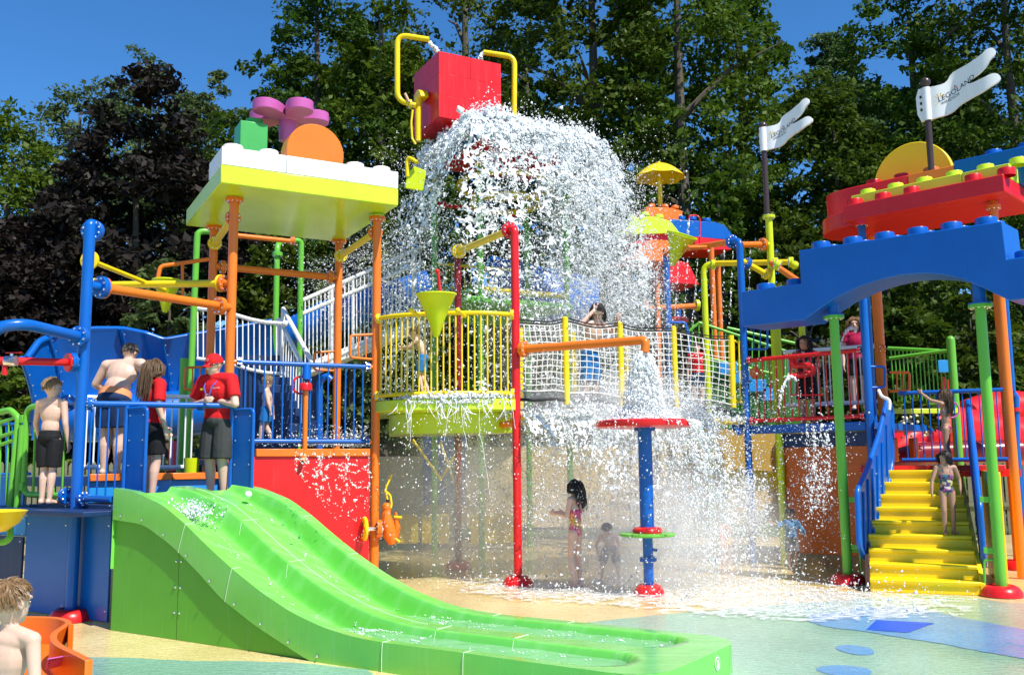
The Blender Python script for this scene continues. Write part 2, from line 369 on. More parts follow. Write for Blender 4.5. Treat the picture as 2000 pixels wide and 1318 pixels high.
def crown_mesh(name, rx, rz, z0, mat, clumps, per, leaf, seed, droop=0., lobes=9):
    """leaf-sized faces gathered in twig clumps on the outer part of a lobed crown, from height z0 up by 2*rz"""
    g = np.random.default_rng(seed)
    # a few big lobes give the uneven outline
    ld = g.normal(size=(lobes, 3)); ld /= np.linalg.norm(ld, axis=1)[:, None]; la = g.uniform(.12, .42, lobes)
    d = g.normal(size=(clumps, 3)); d /= np.linalg.norm(d, axis=1)[:, None]
    reach = .72 + (la * np.clip(d @ ld.T, 0, 1) ** 5).sum(1)
    rr = np.where(g.random(clumps) < .78, g.uniform(.80, 1.03, clumps), g.uniform(.35, .8, clumps)) * reach
    c = d * rr[:, None] * np.array([rx, rx, rz]); zc = c[:, 2] / rz
    c[:, :2] *= (1 - .28 * np.clip(zc, 0, 1) + .10 * np.clip(-zc, 0, 1))[:, None]; c[:, 2] += z0 + rz
    cs = g.uniform(.55, 1.25, clumps) * rx * .17
    ci = np.repeat(np.arange(clumps), per); n = len(ci)
    # each clump is a flat-ish spray tilted outward
    off = g.normal(size=(n, 3)); off *= (g.random(n) ** .45 / np.linalg.norm(off, axis=1))[:, None]
    off *= cs[ci][:, None] * np.array([1.25, 1.25, .62]); 
    p = c[ci] + off; p[:, 2] -= droop * np.linalg.norm(off[:, :2], axis=1)
    p[:, 2] = z0 + (p[:, 2] - z0) * (2 * rz) / (np.percentile(p[:, 2], 99.6) - z0); k_ = rx / np.percentile(np.linalg.norm(p[:, :2], axis=1), 97); p[:, :2] *= k_
    p = p[p[:, 2] > .25]; n = len(p)
    nrm = g.normal(size=(n, 3)) * .8 + np.array([0, 0, .75]) + (p - np.array([0, 0, z0 + rz])) / np.array([rx, rx, rz]) * .5
    nrm /= np.linalg.norm(nrm, axis=1)[:, None]
    u = np.cross(nrm, g.normal(size=(n, 3))); u /= np.linalg.norm(u, axis=1)[:, None]; w = np.cross(nrm, u)
    s = (np.clip(g.lognormal(-.08, .38, n), .35, 2.2) * leaf)[:, None]
    vs = np.stack([p - u * s, p - w * s * .55 + nrm * s * .12, p + u * s, p + w * s * .55 + nrm * s * .12], 1).reshape(-1, 3)
    return raw_mesh(name, vs, np.arange(n * 4).reshape(-1, 4), mat)
def trunk_mb(h, r, rx, rz, z0, seed):
    g = random.Random(seed); mb = MB(); pts = []; x = y = 0
    for i in range(7):
        t = i / 6; pts.append(V(x, y, h * t)); x += g.uniform(-.12, .12) * h * .04; y += g.uniform(-.12, .12) * h * .04
    mb.tube(pts, [r * (1.35 if i == 0 else 1 - .13 * i) for i in range(7)], 9)
    for k in range(9):
        t = g.uniform(.28, .92); a = g.uniform(0, 6.28); b = pts[int(t * 6)]; ln = rx * g.uniform(.5, .9)
        e = b + V(math.cos(a) * ln, math.sin(a) * ln, ln * g.uniform(.3, .9)); mid = (b + e) / 2 + V(0, 0, ln * .12)
        mb.tube([b, mid, e], [r * .34, r * .2, r * .05], 6)
    return mb
NT = [0]
def tree(name, label, px, top, Y, rx, mat, z0=.8, clumps=260, per=92, leaf=.104, droop=0., group='trees of the wooded bank', kind='tree', lobes=9):
    NT[0] += 1; p = W(px, 700, Y); gz = hill_z(p.x, p.y); h = ZAT(top, p.x, p.y) - gz
    rz = (h - z0) / 2 / 1.02
    t = thing(name, label, kind, (p.x, p.y, gz), group)
    me = crown_mesh('crown', rx, rz, z0, mat, clumps, per, leaf, 100 + NT[0], droop, lobes)
    c = bpy.data.objects.new('crown', me); c.location = (p.x, p.y, gz); link(c, t)
    mb = trunk_mb(h * .86, max(.10, h * .017), rx, rz, z0, NT[0])
    mb.v = [(v[0] + p.x, v[1] + p.y, v[2] + gz) for v in mb.v]; mb.build('trunk', BARK, t)
    return t
T = tree
T('copper_beech', 'dark purple-brown copper beech behind the tall blue pipe post', 255, 160, 29, 3.5, COPPER, .3, 480, 92, .108, .25, lobes=14)
T('copper_beech', 'low dark copper-leaved tree spreading at the left edge', 60, 430, 27.5, 3.0, COPPER, .2, 300, 95, .11, .25)
T('broadleaf_tree', 'rounded green tree at the far left edge under open sky', 5, 205, 33, 3.6, LEAF2, .5, 260, 80)
T('broadleaf_tree', 'grey-green treetop just left of the copper beech', 135, 140, 43, 3.8, LEAFG, 2)
T('broadleaf_tree', 'tall grey-green tree whose top shows above the copper beech', 265, 92, 46, 3.6, LEAFG, 2)
T('broadleaf_tree', 'grey-green treetop between copper beech and the big tree above the flower', 375, 135, 44, 3.4, LEAFG, 2)
T('broadleaf_tree', 'tall ragged green tree behind the pink flower, open sky on its left', 620, -120, 36, 4.2, LEAF, .6, 300, 94, lobes=16)
T('broadleaf_tree', 'lower green tree behind the left end of the white and lime canopy', 505, 95, 33, 2.5, LEAF, .4, 200, 80)
T('broadleaf_tree', 'bright green tree left of the red tipping bucket', 745, -90, 34, 3.3, LEAF2, .5, 260, 94)
T('broadleaf_tree', 'dense tall green tree directly behind the red tipping bucket', 905, -200, 37, 4.3, LEAF, .5, 300, 94)
T('broadleaf_tree', 'tall dark green tree right of the red tipping bucket', 1170, -260, 34, 4.6, LEAF, .4, 330, 94, lobes=13)
T('broadleaf_tree', 'broad green tree towering over the yellow umbrella', 1350, -250, 33, 4.2, LEAF2, .4, 310, 94)
T('broadleaf_tree', 'green tree behind the left white flag, sky gap on its right', 1475, -110, 36, 3.2, LEAF2, .5, 260, 94)
T('broadleaf_tree', 'distant grey-green tree in the sky gap between the two flags', 1660, 62, 45, 3.0, LEAFG, 1)
T('broadleaf_tree', 'green tree behind the space between the two flags', 1640, 150, 33, 3.4, LEAF, .3, 280, 94)
T('broadleaf_tree', 'tall green tree behind the right white flag', 1830, -110, 34, 3.9, LEAF2, .3, 300, 94)
T('broadleaf_tree', 'tall dark green tree at the right edge', 2010, -200, 33, 4.0, LEAF, .3, 280, 94)
# second row and understorey
for px, top, Y, lab in ((480, 230, 50, 'far green tree filling in behind the canopy flower'), (700, 60, 52, 'far green tree behind the bright tree left of bucket'), (1030, -20, 53, 'far tree in the narrow sky gap right of bucket'),
                        (1260, -60, 52, 'far green tree behind the tree over the umbrella'), (1760, 170, 52, 'far green tree behind the right flag'), (1930, 120, 53, 'far green tree behind the right edge trees')):
    T('broadleaf_tree', lab, px, top, Y, 4.2, LEAF, 1.5, 170, 64, .21)
for px, top, Y, rx, mat, lab in ((330, 505, 25, 1.5, LEAFG, 'pale young tree behind the left yellow cone'), (520, 470, 27, 1.8, LEAF, 'low green tree under the white and lime canopy'), (690, 330, 27, 1.9, LEAFG, 'small grey-green tree beside the right end of canopy'),
                                 (1235, 330, 28, 1.7, LEAF2, 'small bright tree at the right side of the waterfall'), (1420, 300, 28, 1.9, LEAF, 'low green tree between yellow umbrella and left flagpole'),
                                 (1740, 290, 29, 2.3, LEAF, 'low green tree behind the yellow half disc'), (1900, 560, 25, 1.7, LEAF, 'low shrub tree seen under the blue arch'), (1130, 240, 28, 2.2, LEAF, 'dark low tree behind the waterfall'),
                                 (830, 250, 28, 2.0, LEAF, 'dark low tree behind the left side of waterfall'), (1570, 420, 26, 1.6, LEAF, 'low tree between flagpole and blue brick arch'), (1760, 600, 25, 1.6, LEAF, 'shrub tree in the shade behind the blue arch'), (60, 700, 24, 1.3, LEAF2, 'green bush behind the left picket fence'), (-40, 690, 25, 1.5, LEAF, 'green bush cut by the left edge behind the fence')):
    T('small_tree', lab, px, top, Y, rx, mat, .1, 140, 66, .095, group='low trees at the wood edge')
# ------------------------------------------------------------------ fences
WOOD = plain('weathered_fence_wood', (.16, .17, .11), .85, 0, .3, 14, .4)
def fence(label, p0, p1, h):
    p0, p1 = Vector(p0), Vector(p1); d = (p1 - p0); n = int(d.length / .125); a = d.normalized()
    t = thing('picket_fence', label, 'fence', p0)
    for k in range(n):
        c = p0 + a * (k + .5) * .125; hh = h * random.uniform(.97, 1.02)
        shared('picket', 'pk', lambda: MB().prism([(-.045, 0), (.045, 0), (.045, .96), (0, 1), (-.045, .96)], V(0, 0, 0), V(1, 0), UZ, V(0, 1), .02), WOOD,
               Matrix.Translation(c) @ Matrix.Rotation(math.atan2(a.y, a.x), 4, 'Z') @ Matrix.Diagonal((1, 1, hh, 1)), t)
    for z in (.3, .8): MB().box((p0 + p1) / 2 + UZ * h * z - V(-a.y, a.x) * .03, (d.length, .03, .08), a).build('rail', WOOD, t)
fence('weathered picket fence behind the left blue flume', V(-13.5, 21.2), V(-8.6, 21.6), 1.75)
fence('weathered picket fence at the right edge behind red flume', V(8.6, 21.0), V(13.2, 20.2), 2.1)
# ================================================================== shared fittings
def flange(parent, p, axis, Rr, mat, bolts=8, t=.035, name='flange'):
    """bolted pipe flange: a disc pair with a ring of steel bolt heads as its sub-part"""
    axis = Vector(axis).normalized()
    o = shared(name, ('flange', round(Rr, 3), t), lambda: MB().lathe(V(0, 0, 0), [(Rr * .96, -t), (Rr, -t + .004), (Rr, -.004), (Rr * .97, -.002), (Rr * .97, .002), (Rr, .004), (Rr, t - .004), (Rr * .96, t)], 24), mat, frame(p, axis), parent)
    if bolts:
        def bm_():
            mb = MB()
            for k in range(bolts):
                a = 2 * math.pi * (k + .5) / bolts; c = V(math.cos(a), math.sin(a)) * Rr * .78
                mb.lathe(c + UZ * (-t - .012), [(.008, 0), (.013, .004), (.014, .012), (.014, 2 * t + .012), (.013, 2 * t + .02), (.008, 2 * t + .024)], 7)
            return mb
        shared('bolt_ring', ('bolts', round(Rr, 3), bolts, t), bm_, STEEL, frame(p, axis), o)['kind'] = 'stuff'
    return o
def pipe(name, pts, r, mat, parent=None, rad=.12, n=16):
    return MB().tube(arc_path(pts, rad), r, n).build(name, mat, parent, ang=50)
def donut(parent, p, Rr, mat, name='base_ring'):
    return MB().lathe(XY(p, .012), [(Rr * .45, .11), (Rr * .62, .125), (Rr * .82, .10), (Rr * .97, .05), (Rr, 0)], 28).build(name, mat, parent, ang=60)
def railing(name, label, p0, p1, z0, z1, mat, nb, r=.024, rb=.009, group=None, parent=None, cap=True, bars_mat=None):
    """top rail, bottom rail and single bars between two plan points; z may be (start, end)"""
    za = z0 if hasattr(z0, '__len__') else (z0, z0); zb = z1 if hasattr(z1, '__len__') else (z1, z1)
    a0, a1, b0, b1 = XY(p0, za[0]), XY(p1, za[1]), XY(p0, zb[0]), XY(p1, zb[1])
    t = parent or thing(name, label, 'railing', a0, group)
    bar('bottom_rail', a0, a1, r, mat, t); bar('top_rail', b0, b1, r, mat, t)
    for k in range(nb):
        u = (k + .7) / (nb + .4); bar('baluster', a0.lerp(a1, u), b0.lerp(b1, u), rb, bars_mat or mat, t, 8)
    return t

# ================================================================== green double slide
S0 = G(210, 1232)                                   # foot of the near rear corner
def SP(s, t, z): return Vector((S0.x, S0.y, 0)) + DX * s + NX * t + UZ * z
ridge_px = [(222, 953), (262, 960), (318, 986), (362, 1023), (405, 1066), (453, 1110), (510, 1156), (572, 1197), (634, 1226), (690, 1243), (747, 1254), (905, 1274)]
prof = []
for px, py in ridge_px:
    p = PL(px, py, S0, DX); prof.append(((p - S0).dot(DX), p.z))
SL = 5.92; zend = prof[-1][1]; prof += [(4.6, zend * .985), (SL, zend * .96)]
PS, PZ = np.array([p[0] for p in prof]), np.array([p[1] for p in prof]); PS[0] = 0
sk = [PL(px, py, S0, DX) for px, py in ((222, 1014), (280, 1024), (333, 1063), (386, 1116), (430, 1167), (498, 1221), (603, 1290), (640, 1304))]
KS, KZ = np.array([(p - S0).dot(DX) for p in sk]), np.array([p.z for p in sk]); KS[0] = 0
def smooth_interp(s, xs, zs):
    w = .09; return float(sum(np.interp(s + k * w, xs, zs) for k in (-1, -.5, 0, .5, 1)) / 5) if s > .1 else float(np.interp(s, xs, zs))
TW = 1.62
def zr(s): return smooth_interp(s, PS, PZ)
def zskirt(s): return max(.004, smooth_interp(s, KS, KZ)) if s < KS[-1] else .004
LANES = ((.385, .285), (1.185, .295)); CAPS = 5.26
def slide_z(s, t):
    dep = float(np.interp(s, [0, .35, 1.0, 1.8, 3.0, 3.8, 6], [.06, .16, .25, .28, .24, .18, .165])); z = zr(s)
    for tc, hw in LANES:
        d = hw - math.hypot(t - tc, max(0, s - CAPS))
        if d > 0:
            k = min(1, d / .055); k = k * k * (3 - 2 * k); m = min(1, d / hw); z -= dep * (.80 * k + .20 * math.sqrt(1 - (1 - m) ** 2))
    return z
TS = sorted(set([0, .02, .05, .085, .40, .80] + [round(tc + sg * (hw - e), 4) for tc, hw in LANES for sg in (-1, 1) for e in (-.004, .0, .008, .018, .028, .038, .048, .056, .075, .11, .16, .22)] + [1.185, .72, .80, .86, TW - .10, TW - .05, TW]))
def trange(s):
    r = .32; x = max(0, s - (SL - r)); c = r - math.sqrt(max(0, r * r - x * x)); return c, TW - c
slide = thing('water_slide', 'bright green two-lane water slide in the foreground', 'slide', S0)
mb = MB(); ns, nt_ = 150, len(TS)
def sfn(u, v):
    s = SL * v if v < .9 else SL * (.9 + .1 * math.sin((v - .9) / .1 * math.pi / 2)); a, b = trange(s); t = min(b, max(a, TS[int(round(u * (nt_ - 1)))])); return SP(s, t, slide_z(s, t))
mb.grid(sfn, nt_, ns); mb.build('chute', CHUTE, slide, ang=75)
def wall_fn(side, lower):
    def fn(u, v):
        s = SL * (u if u < .9 else .9 + .1 * math.sin((u - .9) / .1 * math.pi / 2)); a, b = trange(s); t = a if side == 0 else b
        z1 = slide_z(s, t); z0 = zskirt(s); off = (-.003 if side == 0 else .003) * math.sin(v * math.pi)
        return SP(s, t + off, z0 + (z1 - z0) * v)
    return fn
mb = MB(); mb.grid(wall_fn(0, 0), 90, 5); mb.build('side_skirt', SGREEN, slide, ang=60)
mb = MB(); mb.grid(wall_fn(1, 0), 90, 5); mb.build('side_skirt', SGREEN, slide, ang=60)
mb = MB(); mb.grid(lambda u, v: SP(SL, .32 + (TW - .64) * u, .004 + (slide_z(SL, .8) - .004) * v), 12, 4); mb.build('end_wall', SGREEN, slide)
mb = MB(); mb.grid(lambda u, v: SP(0, .0 + TW * u, .6 + (slide_z(0, TW * u) - .6) * v), 40, 2); mb.build('rear_lip', SGREEN, slide)
for tt in (.035, TW - .035):          # recessed flat side panels in two pieces
    for s0, s1 in ((0, 1.02), (1.025, KS[-1] - .02)):
        ss = np.linspace(s0, s1, 14); low = [SP(s, tt, .006) for s in ss]; hi = [SP(s, tt, zskirt(s) + .05) for s in ss]
        m2 = MB(); m2.add(low + hi, [(i, i + 1, i + 15, i + 14) for i in range(13)]); m2.build('side_panel', DKGREEN, slide)
MB().box(SP(-.002, TW / 2, .35), (.02, TW - .08, .7), DX).build('rear_panel', DKGREEN, slide)
SEAM = plain('white_caulk', (.62, .74, .58), .5)
def seam(s, t0, t1, wall=True):
    pts = []
    sh = (zr(s - .1) - zr(s + .1)) / .2 * .16
    if wall: pts += [SP(s - sh * (1 - k / 5), -.004 - .003 * math.sin(k / 5 * math.pi), zskirt(s - sh * (1 - k / 5)) + (slide_z(s - sh * (1 - k / 5), 0) - zskirt(s - sh * (1 - k / 5))) * k / 5) for k in range(5)]
    pts += [SP(s, t, slide_z(s, t) + .001) for t in np.linspace(t0, t1, 14)]
    MB().tube(pts, .0026, 5).build('seam', SEAM, slide)
def s_at(px, py): return (PL(px, py, S0, DX) - S0).dot(DX)
for px, py in ((362, 1023), (453, 1110), (747, 1254), (905, 1274)):
    s = s_at(px, py); seam(s, 0, .12); seam(s, .64, .92, False); seam(s, 1.50, TW, False)
MB().tube([SP(s, .80, slide_z(s, .80) + .002) for s in np.linspace(.25, 3.4, 50)], .003, 5).build('seam', SEAM, slide)
bl = MB()
for s in np.linspace(.15, 2.9, 9): bl.ball(SP(s, -.012, zskirt(s) + .05), .011, 7, 5)
for z in (.25, .48, .72):
    bl.ball(SP(.985, .033, z), .011, 7, 5); bl.ball(SP(1.06, .033, z), .011, 7, 5)
bl.build('bolt_row', STEEL, slide, kind='stuff')
# round white mark on the end wall
mk = SP(SL + .004, 1.06, .13); mm = MB().lathe(mk, [(.05, -.001), (.05, .002)], 24, DX); em = mm.build('emblem', WHITE, slide)
mm = MB(); mm.lathe(mk + DX * .003, [(.043, 0), (.043, .001)], 24, DX); mm.build('emblem_ring', SGREEN, em)
mm = MB(); mm.lathe(mk + DX * .0045 + UZ * .012, [(.016, 0), (.016, .001)], 14, DX); mm.lathe(mk + DX * .0045 - UZ * .016, [(.022, 0), (.022, .001)], 14, DX); mm.build('emblem_figure', WHITE, em)
# white ball nozzle at the top of the far lane
MB().ball(SP(.42, 1.36, slide_z(.42, 1.3) + .12), .04, 14, 10).build('nozzle', WHITE, slide)

# ================================================================== left deck, panels and posts
LB = G(137, 1213); LBz = ZAT(440, LB.x, LB.y)
ENTRY0, ENTRY1 = SP(0, 0, 0), SP(0, TW, 0)
DECK = 1.17
deck = thing('entry_deck', 'blue-panelled deck at the top of the green slide', 'deck', SP(-.9, .6, 0))
MB().hexa([SP(-.03, -.3, DECK - .05), SP(-.03, 2.4, DECK - .05), SP(-2.6, 2.4, DECK - .05), SP(-2.6, -.3, DECK - .05)], [SP(-.03, -.3, DECK), SP(-.03, 2.4, DECK), SP(-2.6, 2.4, DECK), SP(-2.6, -.3, DECK)]).build('floor', DBLUE, deck, .008)
# riser and orange kerb of the upper deck
pk0, pk1 = W(160, 933, 10.9), W(470, 930, 12.2); ka = (pk1 - pk0); ka.z = 0; ka.normalize(); kl = (pk1 - pk0).length
zk = pk0.z
MB().box(pk0.lerp(pk1, .5) + V(0, .2, -.16), (kl, .03, .24), ka).build('step_riser', LBLUE, deck, .006)
for k in range(4): MB().box(pk0 + ka * kl * (k + .5) / 4 + V(0, .17, 0), (kl / 4 - .006, .10, .085), ka).build('kerb_board', ORANGE, deck, .008)
MB().hexa([pk0 + V(-.6, .3, -.1), pk1 + V(.4, .3, -.1), pk1 + V(-.4, 2.6, -.1), pk0 + V(-2.2, 2.2, -.1)], [pk0 + V(-.6, .3, .0), pk1 + V(.4, .3, .0), pk1 + V(-.4, 2.6, .0), pk0 + V(-2.2, 2.2, .0)]).build('upper_floor', DBLUE, deck)
# blue wall panels below the deck
def pan(px0, px1, pt, pb, off, name='wall_panel', mat=BLUE, th=.03):
    q = Vector((LB.x, LB.y, 0)) + NX * off; a = PL(px0, 1100, q, DX); b = PL(px1, 1100, q, DX)
    zt = ZAT(pt, (a.x + b.x) / 2, (a.y + b.y) / 2); zb = ZAT(pb, (a.x + b.x) / 2, (a.y + b.y) / 2); zb = max(zb, .02)
    c = (a + b) / 2; c.z = (zt + zb) / 2; d = (b - a); d.z = 0
    o = MB().box(c, (d.length, th, zt - zb), d.normalized()).build(name, mat, deck, .006)
    bb = MB()
    for s in (-.44, .44):
        for zz in (.1, .9): bb.ball(XY(c + d * s, zb + (zt - zb) * zz) - NX * (th / 2), .011, 7, 5)
    bb.build('bolt_row', STEEL, o, kind='stuff'); return o
pan(50, 133, 1004, 1214, .10); pan(152, 216, 1004, 1214, .10)
pan(50, 133, 985, 1003, .08, 'fascia', DBLUE, .06); pan(158, 218, 985, 1003, .08, 'fascia', DBLUE, .06)
pan(-30, 44, 1046, 1130, .5, 'wall_panel', DBLUE); pan(-30, 46, 1134, 1230, .45, 'wall_panel', BLUE); pan(-40, 48, 1006, 1044, .55, 'wall_panel', LBLUE)
pan(-40, 40, 930, 1004, .75, 'wall_panel', BLUE)

post = thing('spray_post', 'tall blue pipe post with bolted flange top, left foreground', 'post', LB)
bar('post', XY(LB, .02), XY(LB, LBz), .060, BLUE, post, 24)
donut(post, LB, .22, RED)
topc = XY(LB, ZAT(448, LB.x, LB.y)); flange(post, topc + V(.0, .07, .0), V(.12, 1, 0), .125, BLUE, 10)
MB().tube(arc_path([XY(LB, LBz - .12), XY(LB, LBz + .02), XY(LB, LBz + .02) + V(0, .10, 0)], .07), .060, 20).build('elbow', BLUE, post)
def stub(parent, p, axis, ln, r, mat, Rr, m2=None, bolts=8):
    axis = Vector(axis).normalized(); bar('stub', p, Vector(p) + axis * ln, r, mat, parent); flange(parent, Vector(p) + axis * ln, axis, Rr, m2 or mat, bolts)
# yellow round sign behind it
YP = W(177, 509, 11.2)
ys = thing('round_target', 'yellow bolted disc peeking out behind the tall blue post', 'disc', YP)
MB().lathe(YP, [(.10, 0), (.118, .006), (.118, .03), (.10, .036)], 28, V(-.15, -1, 0)).build('disc', YELLOW, ys)
mb = MB()
for k in range(8): mb.ball(YP + V(math.cos(k * .785 + .4) * .085, -.04, math.sin(k * .785 + .4) * .085), .009, 6, 5)
mb.build('bolt_ring', STEEL, ys, kind='stuff')
bar('bracket', YP + V(0, .0, 0), V(-4.9, 13.2, YP.z), .03, YELLOW, ys)
# blue bent water pipe going off to the left
pj = XY(LB, ZAT(660, LB.x, LB.y)); pend = W(45, 632, 9.35); plow = W(-15, 640, 9.25); pdn = W(-25, 760, 9.25)
bp = thing('spray_pipe', 'thick blue bent pipe running off the left edge from tall post', 'pipe', pj)
dirp = (pend - pj).normalized()
MB().tube(arc_path([pj + dirp * .10, pend, plow, pdn], .16), .058, 20).build('pipe', BLUE, bp, ang=60)
flange(bp, pj + dirp * .09, dirp, .115, BLUE, 8)
# red cannon pipe
pr0 = XY(LB, ZAT(708, LB.x, LB.y)); pr1 = W(-20, 704, 9.55)
rp = thing('water_cannon', 'red water pipe with lever valve left of the tall blue post', 'pipe', pr0); dr = (pr1 - pr0).normalized()
bar('pipe', pr0 + dr * .12, pr1, .040, RED, rp, 20); flange(rp, pr0 + dr * .12, dr, .105, BLUE, 8, .03); flange(rp, pr0 + dr * .165, dr, .10, RED, 0, .012)
pv = W(22, 705, 9.5); bar('valve_body', pv + V(.05, 0, 0), pv + V(-.06, 0, 0), .052, STEEL, rp); bar('valve_stem', pv, pv + V(0, 0, .075), .014, STEEL, rp)
MB().box(pv + V(.02, 0, .085), (.16, .03, .012)).build('lever', RED, rp, .004); pipe('outlet', [pv + V(-.06, 0, 0), pv + V(-.06, 0, -.14)], .026, RED, rp)
# ------------------------------------------------------------------ green gate rail left of the post and stair rails
def loop_rail(label, corners, r, mat, bars, name='railing', rad=.12):
    t = thing(name, label, 'railing', XY(corners[0], min(c.z for c in corners)))
    pts = arc_path(corners, rad, 6); MB().tube(pts, r, 14).build('frame', mat, t, ang=60)
    for a, b in bars: bar('baluster', a, b, r * .42, mat, t, 8)
    return t
gq = Vector((LB.x, LB.y, 0)); gd = V(-.85, .52).normalized()
def gp(px, py): return PL(px, py, gq, gd)
c = [gp(130, 787), gp(52, 795), gp(45, 965), gp(128, 968)]
gr = loop_rail('green rounded gate railing with thin bars left of the tall blue post', c, .033, GREEN, [(gp(x, 792), gp(x - 5, 966)) for x in (70, 90, 109, 127)], 'railing', .14)
for p in (c[0], c[3]): flange(gr, p + V(.02, -.02, 0), gd, .09, BLUE, 6, .03); bar('stub', p, XY(LB, p.z), .035, BLUE, gr)
sr = thing('stair_rail', 'green stair handrail with double rail at the left edge', 'railing', gp(30, 960))
gd2 = V(-.9, .45).normalized(); q2 = gp(38, 900) + V(.02, -.05, 0)
def gp2(px, py): return PL(px, py, q2, gd2)
MB().tube(arc_path([gp2(-30, 812), gp2(20, 800), gp2(36, 815), gp2(20, 990)], .05), .036, 14).build('frame', GREEN, sr, ang=60)
bar('post', gp2(44, 830), gp2(33, 990), .036, GREEN, sr)
for y0, y1 in ((828, 814), (854, 842), (870, 858)): bar('rail', gp2(-30, y0 + 9), gp2(32, y1), .022, GREEN, sr)
for x in (3, 18): bar('baluster', gp2(x, 818), gp2(x - 6, 985), .012, GREEN, sr, 8)
for y in (818, 950): MB().box(gp2(40, y), (.10, .03, .09), gd2).build('bracket', GREEN, sr, .006)
bk = thing('stair_rail', 'blue stair railing glimpsed behind the green one at left edge', 'railing', W(0, 980, 11.5))
bar('bottom_rail', W(-20, 927, 11.5), W(60, 925, 11.5), .02, BLUE, bk)
for x in (-10, 0, 12, 24, 36): bar('baluster', W(x, 830, 11.5), W(x, 927, 11.5), .01, BLUE, bk, 8)
bar('top_rail', W(-20, 828, 11.5), W(60, 828, 11.5), .02, BLUE, bk)
# ------------------------------------------------------------------ blue hood rail over the slide entry
RZ = ZAT(788, LB.x, LB.y); E1 = PL(466, 802, SP(-.05, 0, 0), NX)
r0 = XY(LB, RZ); r1 = XY(SP(-.05, 1.50, 0), RZ)
hr = thing('hood_rail', 'blue hood rail with two square panels across the slide entry', 'railing', LB)
bar('top_rail', r0, r1, .034, BLUE, hr, 18); flange(hr, r0.lerp(r1, .055), r1 - r0, .07, BLUE, 8, .025); bar('stub', r0, r0.lerp(r1, .05), .045, BLUE, hr)
MB().ball(r1, .035, 14, 9).build('end_cap', BLUE, hr)
rb0 = XY(LB, ZAT(972, LB.x, LB.y)); rb1 = SP(-.04, .02, rb0.z); flange(hr, rb0.lerp(rb1, .2), rb1 - rb0, .07, BLUE, 8, .025); bar('bottom_rail', rb0, rb1, .034, BLUE, hr, 18)
def pan_on(px, label_t, w=.33):
    pb = r0.lerp(r1, px); bar('post', XY(pb, DECK + .02), XY(pb, RZ), .030, BLUE, hr, 16)
    zt, zb = RZ - .05, DECK + .10; o0 = pb + DX * .03
    poly = arc_path([XY(o0, zt), XY(o0 + DX * w, zt), XY(o0 + DX * w, zb), XY(o0, zb)], .06)
    MB().tube(poly, .019, 12).build('panel_frame', BLUE, hr, ang=60)
    pn = MB().box(XY(o0 + DX * w / 2, (zt + zb) / 2), (w - .02, .018, zt - zb - .02), DX).build('panel', BLUE, hr, .004)
    bb = MB()
    for s in (.14, .86):
        for k in range(4): bb.ball(XY(o0 + DX * w * s, zb + (zt - zb) * (.08 + .28 * k)) - NX * .012, .009, 7, 5)
    bb.build('bolt_row', STEEL, pn, kind='stuff')
def frac(px):
    lo, hi = 0, 1
    for _ in range(40):
        m = (lo + hi) / 2; p = r0.lerp(r1, m); q = p - CAM; x = CX + FPX * q.dot(RT) / q.dot(FW)
        lo, hi = (m, hi) if x < px else (lo, m)
    return lo
pan_on(frac(249), ''); pan_on(frac(463), '')
for x in (180, 197, 214, 231):
    f_ = frac(x); p = r0.lerp(r1, f_); bar('baluster', XY(p, rb0.z), p, .010, BLUE, hr, 8)
# ================================================================== canopy shelter with white and lime bricks
O1 = W(458, 388, 12.1); O2 = W(737, 425, 13.0); A2 = (O2 - O1); A2.z = 0; A2.normalize(); B2 = V(-A2.y, A2.x)
O3 = W(415, 550, 13.6); O4 = W(661, 560, 14.55)
CZ = 5.1; F0 = G(431, 357, CZ); F1 = G(778, 402, CZ); Bk = G(385, 443, CZ)
ca = (F1 - F0); cw = ca.length; ca.normalize(); cb = V(-ca.y, ca.x); cd = (Bk - F0).length
zl = PL(431, 321, F0, ca).z; zw = PL(434, 285, F0, ca).z
shel = thing('shelter', 'lime canopy on orange posts topped with white bricks and pink flower', 'shelter', XY(O1, 0))
def blk(u0, u1, v0, v1, z0, z1): 
    c = F0 + ca * (u0 + u1) / 2 + cb * (v0 + v1) / 2; return MB().box(XY(c, (z0 + z1) / 2), (u1 - u0, v1 - v0, z1 - z0), ca, cb)
slab = blk(0, cw, 0, cd, CZ, zl).build('canopy_slab', LIME, shel, .012)
def stud(parent, p, r, h, mat): return shared('stud', ('stud', round(r, 3), round(h, 3)), lambda: MB().lathe(V(0, 0, 0), [(r, 0), (r, h - .012), (r - .004, h - .004), (r - .014, h), (.001, h)], 24, cap=False), mat, Matrix.Translation(p), parent)
wd = .80
for u0, u1, st in ((0, cw * .345, (.22, .78)), (cw * .345, cw * .69, ()), (cw * .69, cw, (.24, .76))):
    b = blk(u0 + .003, u1 - .003, .0, wd, zl + .003, zw).build('brick', WHITE, shel, .008)
    for s in st: 
        for v in (.2, .6): stud(b, XY(F0 + ca * (u0 + (u1 - u0) * s) + cb * v, zw), .125, .085, WHITE)
